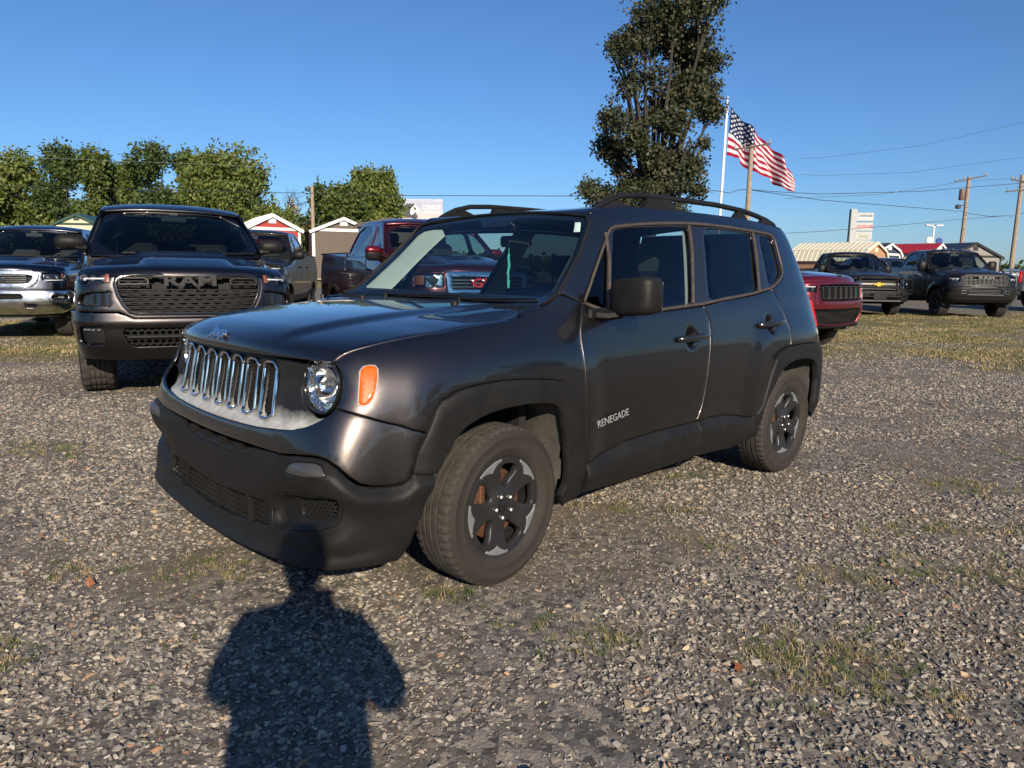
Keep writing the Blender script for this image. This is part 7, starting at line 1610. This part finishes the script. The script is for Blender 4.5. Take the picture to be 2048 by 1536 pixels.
# ---- dealer sign tower
T=thing('sign_tower','tall silver dealer sign tower with four name panels above the tan barn shed','sign',place(65.4,140,0),YAW-rad(90)-rad(10))
b=MB(); b.box((-1.25,.0,6.7),(1.0,1.0,13.4)); b.obj('tower',mat('silver cladding',(.38,.40,.41),.6,.1),T,False)
b=MB(); b.box((-1.82,.1,6.7),(.12,1.2,13.4)); b.obj('dark_edge',mat('grey edge',(.10,.13,.135),.6),T,False)
sg=[('CHRYSLER',11.95,.52,mat('printed charcoal',(.10,.12,.15),.5),.95),('DODGE',10.15,.78,mat('printed red',(.62,.03,.06),.5),1.0),('Jeep',8.45,1.0,mat('printed sage',(.30,.36,.22),.5),1.0),('RAM',6.85,.80,mat('printed black',(.02,.02,.025),.5),1.0)]
for t,z,s_,m_,k in sg:
    b=MB(); b.box((.72,-.1,z),(2.95,.7,1.55),bev=.04); o=b.obj('name_panel',mat('silver panel',(.42,.435,.42),.6,.1),T,False)
    textobj('lettering',t,s_,m_,o,((1.15 if t=='RAM' else .82),-.47,z+(.18 if t=='CHRYSLER' else 0)),(1,0,0),(0,0,1),.01,.02,k)
    if t=='CHRYSLER':
        b=MB(); b.prism([(-.5,z-.1),(.70,z-.22),(.82,z-.14),(.94,z-.22),(2.15,z-.1),(2.1,z-.42),(1.2,z-.40),(.82,z-.30),(.42,z-.40),(-.3,z-.34)],-.475,-.46,'y'); b.obj('wing_emblem',wt,o,False)
    if t=='RAM':
        b=MB(); b.prism([(-.45,z-.5),(-.45,z+.45),(.15,z+.45),(.15,z-.5)],-.475,-.46,'y'); b.obj('shield_emblem',wt,o,False)
# ---- lot light and signs
T=thing('lot_light','white parking lot light with two heads, right of the dealer sign','lamp post',place(62.45,110,0),YAW-rad(90)); b=MB(); b.tube([(0,0,0),(0,0,8.5)],[.17,.12],8); b.obj('pole',M_white,T)
for s_ in(-1,1): b=MB(); b.box((s_*.75,0,8.62),(1.1,.5,.18),Matrix.Rotation(rad(-4*s_),3,'Y'),bev=.05); b.tube([(0,0,8.3),(s_*.35,0,8.55)],.07,6); b.obj('lamp_head',M_white,T)
for (r_,z_,m_,lb) in((56.3,6.0,wt,'small round white disc sign below the lot light'),(57.65,5.9,mat('printed blue',(.01,.05,.24),.4),'small round blue disc sign below the lot light, right of the white one')):
    T=thing('disc_sign',lb,'sign',place(r_,100,0),YAW-rad(90)); b=MB(); b.lathe([(.0001,-.1),(.42,-.1),(.44,0),(.42,.1),(.0001,.1)],24,'y',(0,0,z_)); b.obj('disc',m_,T); b=MB(); b.tube([(0,.05,0),(0,.05,z_-.3)],.06,6); b.obj('post',M_galv,T)
# ---- the photographer, known from the shadow
def skin_body():
    T=thing('person','photographer in dark clothes holding up a phone with both hands','person',place(.075,-.44,-.01),YAW-rad(90))
    J={'pel':(0,-.02,.94,.20,.13),'sp':(0,-.01,1.12,.215,.13),'ch':(0,0,1.32,.20,.13),'nk0':(0,0,1.49,.075,.07),'nk':(0,.02,1.56,.062,.062),
       'shL':(-.20,0,1.405,.075,.07),'elL':(-.275,.06,1.17,.075,.07),'wrL':(-.12,.30,1.24,.032,.03),'shR':(.20,0,1.405,.075,.07),'elR':(.275,.06,1.17,.075,.07),'wrR':(.0,.30,1.23,.032,.03),
       'hpL':(-.10,-.02,.90,.10,.10),'knL':(-.12,.02,.50,.07,.07),'anL':(-.13,-.02,.10,.045,.05),'toL':(-.15,.14,.05,.045,.035),'hpR':(.10,-.02,.90,.10,.10),'knR':(.12,.02,.50,.07,.07),'anR':(.13,-.02,.10,.045,.05),'toR':(.15,.14,.05,.045,.035)}
    E=[('pel','sp'),('sp','ch'),('ch','nk0'),('nk0','nk'),('ch','shL'),('shL','elL'),('elL','wrL'),('ch','shR'),('shR','elR'),('elR','wrR'),('pel','hpL'),('hpL','knL'),('knL','anL'),('anL','toL'),('pel','hpR'),('hpR','knR'),('knR','anR'),('anR','toR')]
    # hands: palm plus five bent fingers each, closing on the phone edges
    for s,wx,w in((-1,-.12,'wrL'),(1,.0,'wrR')):
        sd='L' if s<0 else 'R'; px=-.10-.035 if s<0 else -.10+.035+.03; 
        J['pm'+sd]=(px+s*.02,.335,1.27,.030,.022); E.append((w,'pm'+sd))
        for k in range(4):
            zf=1.335-.023*k; J['f%da%s'%(k,sd)]=(px+s*.022,.350,zf-.01,.0095,.0095); J['f%db%s'%(k,sd)]=(px+s*.018,.375+.003*k,zf,.0085,.0085); J['f%dc%s'%(k,sd)]=(px-s*.004,.380+.003*k,zf+.003,.0075,.0075)
            E+=[('pm'+sd,'f%da%s'%(k,sd)),('f%da%s'%(k,sd),'f%db%s'%(k,sd)),('f%db%s'%(k,sd),'f%dc%s'%(k,sd))]
        J['tha'+sd]=(px+s*.01,.335,1.300,.012,.011); J['thb'+sd]=(px-s*.016,.345,1.318,.009,.009); E+=[('pm'+sd,'tha'+sd),('tha'+sd,'thb'+sd)]
    ks=list(J); me=bpy.data.meshes.new('body'); me.from_pydata([J[k][:3] for k in ks],[(ks.index(a),ks.index(b_)) for a,b_ in E],[]); o=bpy.data.objects.new('body',me); link(o,T)
    md=o.modifiers.new('skin','SKIN'); md.use_smooth_shade=True
    for i,k in enumerate(ks): me.skin_vertices[0].data[i].radius=J[k][3:5]
    me.skin_vertices[0].data[0].use_root=True
    ss=o.modifiers.new('sub','SUBSURF'); ss.levels=2; ss.render_levels=2
    me.materials.append(mat('navy jacket',(.02,.025,.04),.9))
    # head with face
    b=MB(); n,m=28,20; V=[];F=[]
    for j in range(m+1):
        ph=-math.pi/2+math.pi*j/m
        for i in range(n):
            t=2*math.pi*i/n; x=math.cos(ph)*math.cos(t)*.078; y=math.cos(ph)*math.sin(t)*.098; z=math.sin(ph)*.122
            if y>0 and z<0: x*=1-.25*(-z/.122); 
            if y>.07 and abs(x)<.016 and -.035<z<.02: y+=.016*(1-abs(x)/.016)
            if y>.06 and abs(abs(x)-.032)<.014 and abs(z-.004)<.014: y-=.008
            V.append((x,y+.03,z+1.645))
    for j in range(m):
        for i in range(n): F.append((j*n+i,j*n+(i+1)%n,(j+1)*n+(i+1)%n,(j+1)*n+i))
    mk('head',V,F,mat('skin',(.42,.25,.17),.55),T)
    b=MB()
    for s in(-1,1): b.lathe([(.0001,.0),(.006,-.001),(.011,-.006)],12,'y',(s*.032,.128,1.649))
    b.obj('eyes',mat('eye',(.5,.5,.5),.2),T); b=MB(); b.tube([(-.024,.115,1.598),(0,.121,1.596),(.024,.115,1.598)],[.004,.006,.004],6); b.obj('mouth',mat('lips',(.35,.12,.10),.5),T)
    b=MB()
    for s in(-1,1): b.tube([(s*.078,.02,1.67),(s*.090,.01,1.66),(s*.086,.012,1.63),(s*.078,.02,1.62)],[.008,.010,.009,.006],6)
    b.obj('ears',mat('skin',(.42,.25,.17),.55),T)
    b=MB(); V2=[(x*1.07,(y-.03)*1.07+.022,(z-1.645)*1.07+1.652) for x,y,z in V]; F2=[f for f in F if sum(V2[i][2] for i in f)/len(f)>1.672 or (sum(V2[i][1] for i in f)/len(f)<.01 and sum(V2[i][2] for i in f)/len(f)>1.58)]
    mk('hair',V2,F2,mat('dark hair',(.02,.015,.01),.8),T)
    ph=MB(); ph.box((0,0,0),(.160,.009,.076),bev=.004); p=ph.obj('phone',M_gloss,None); p.location=place(0,-.022,1.3115+.0); p.rotation_euler=(-PITCH,0,YAW-rad(90)); tag(p,'slim black phone held sideways in the photographer hands','phone')
skin_body()
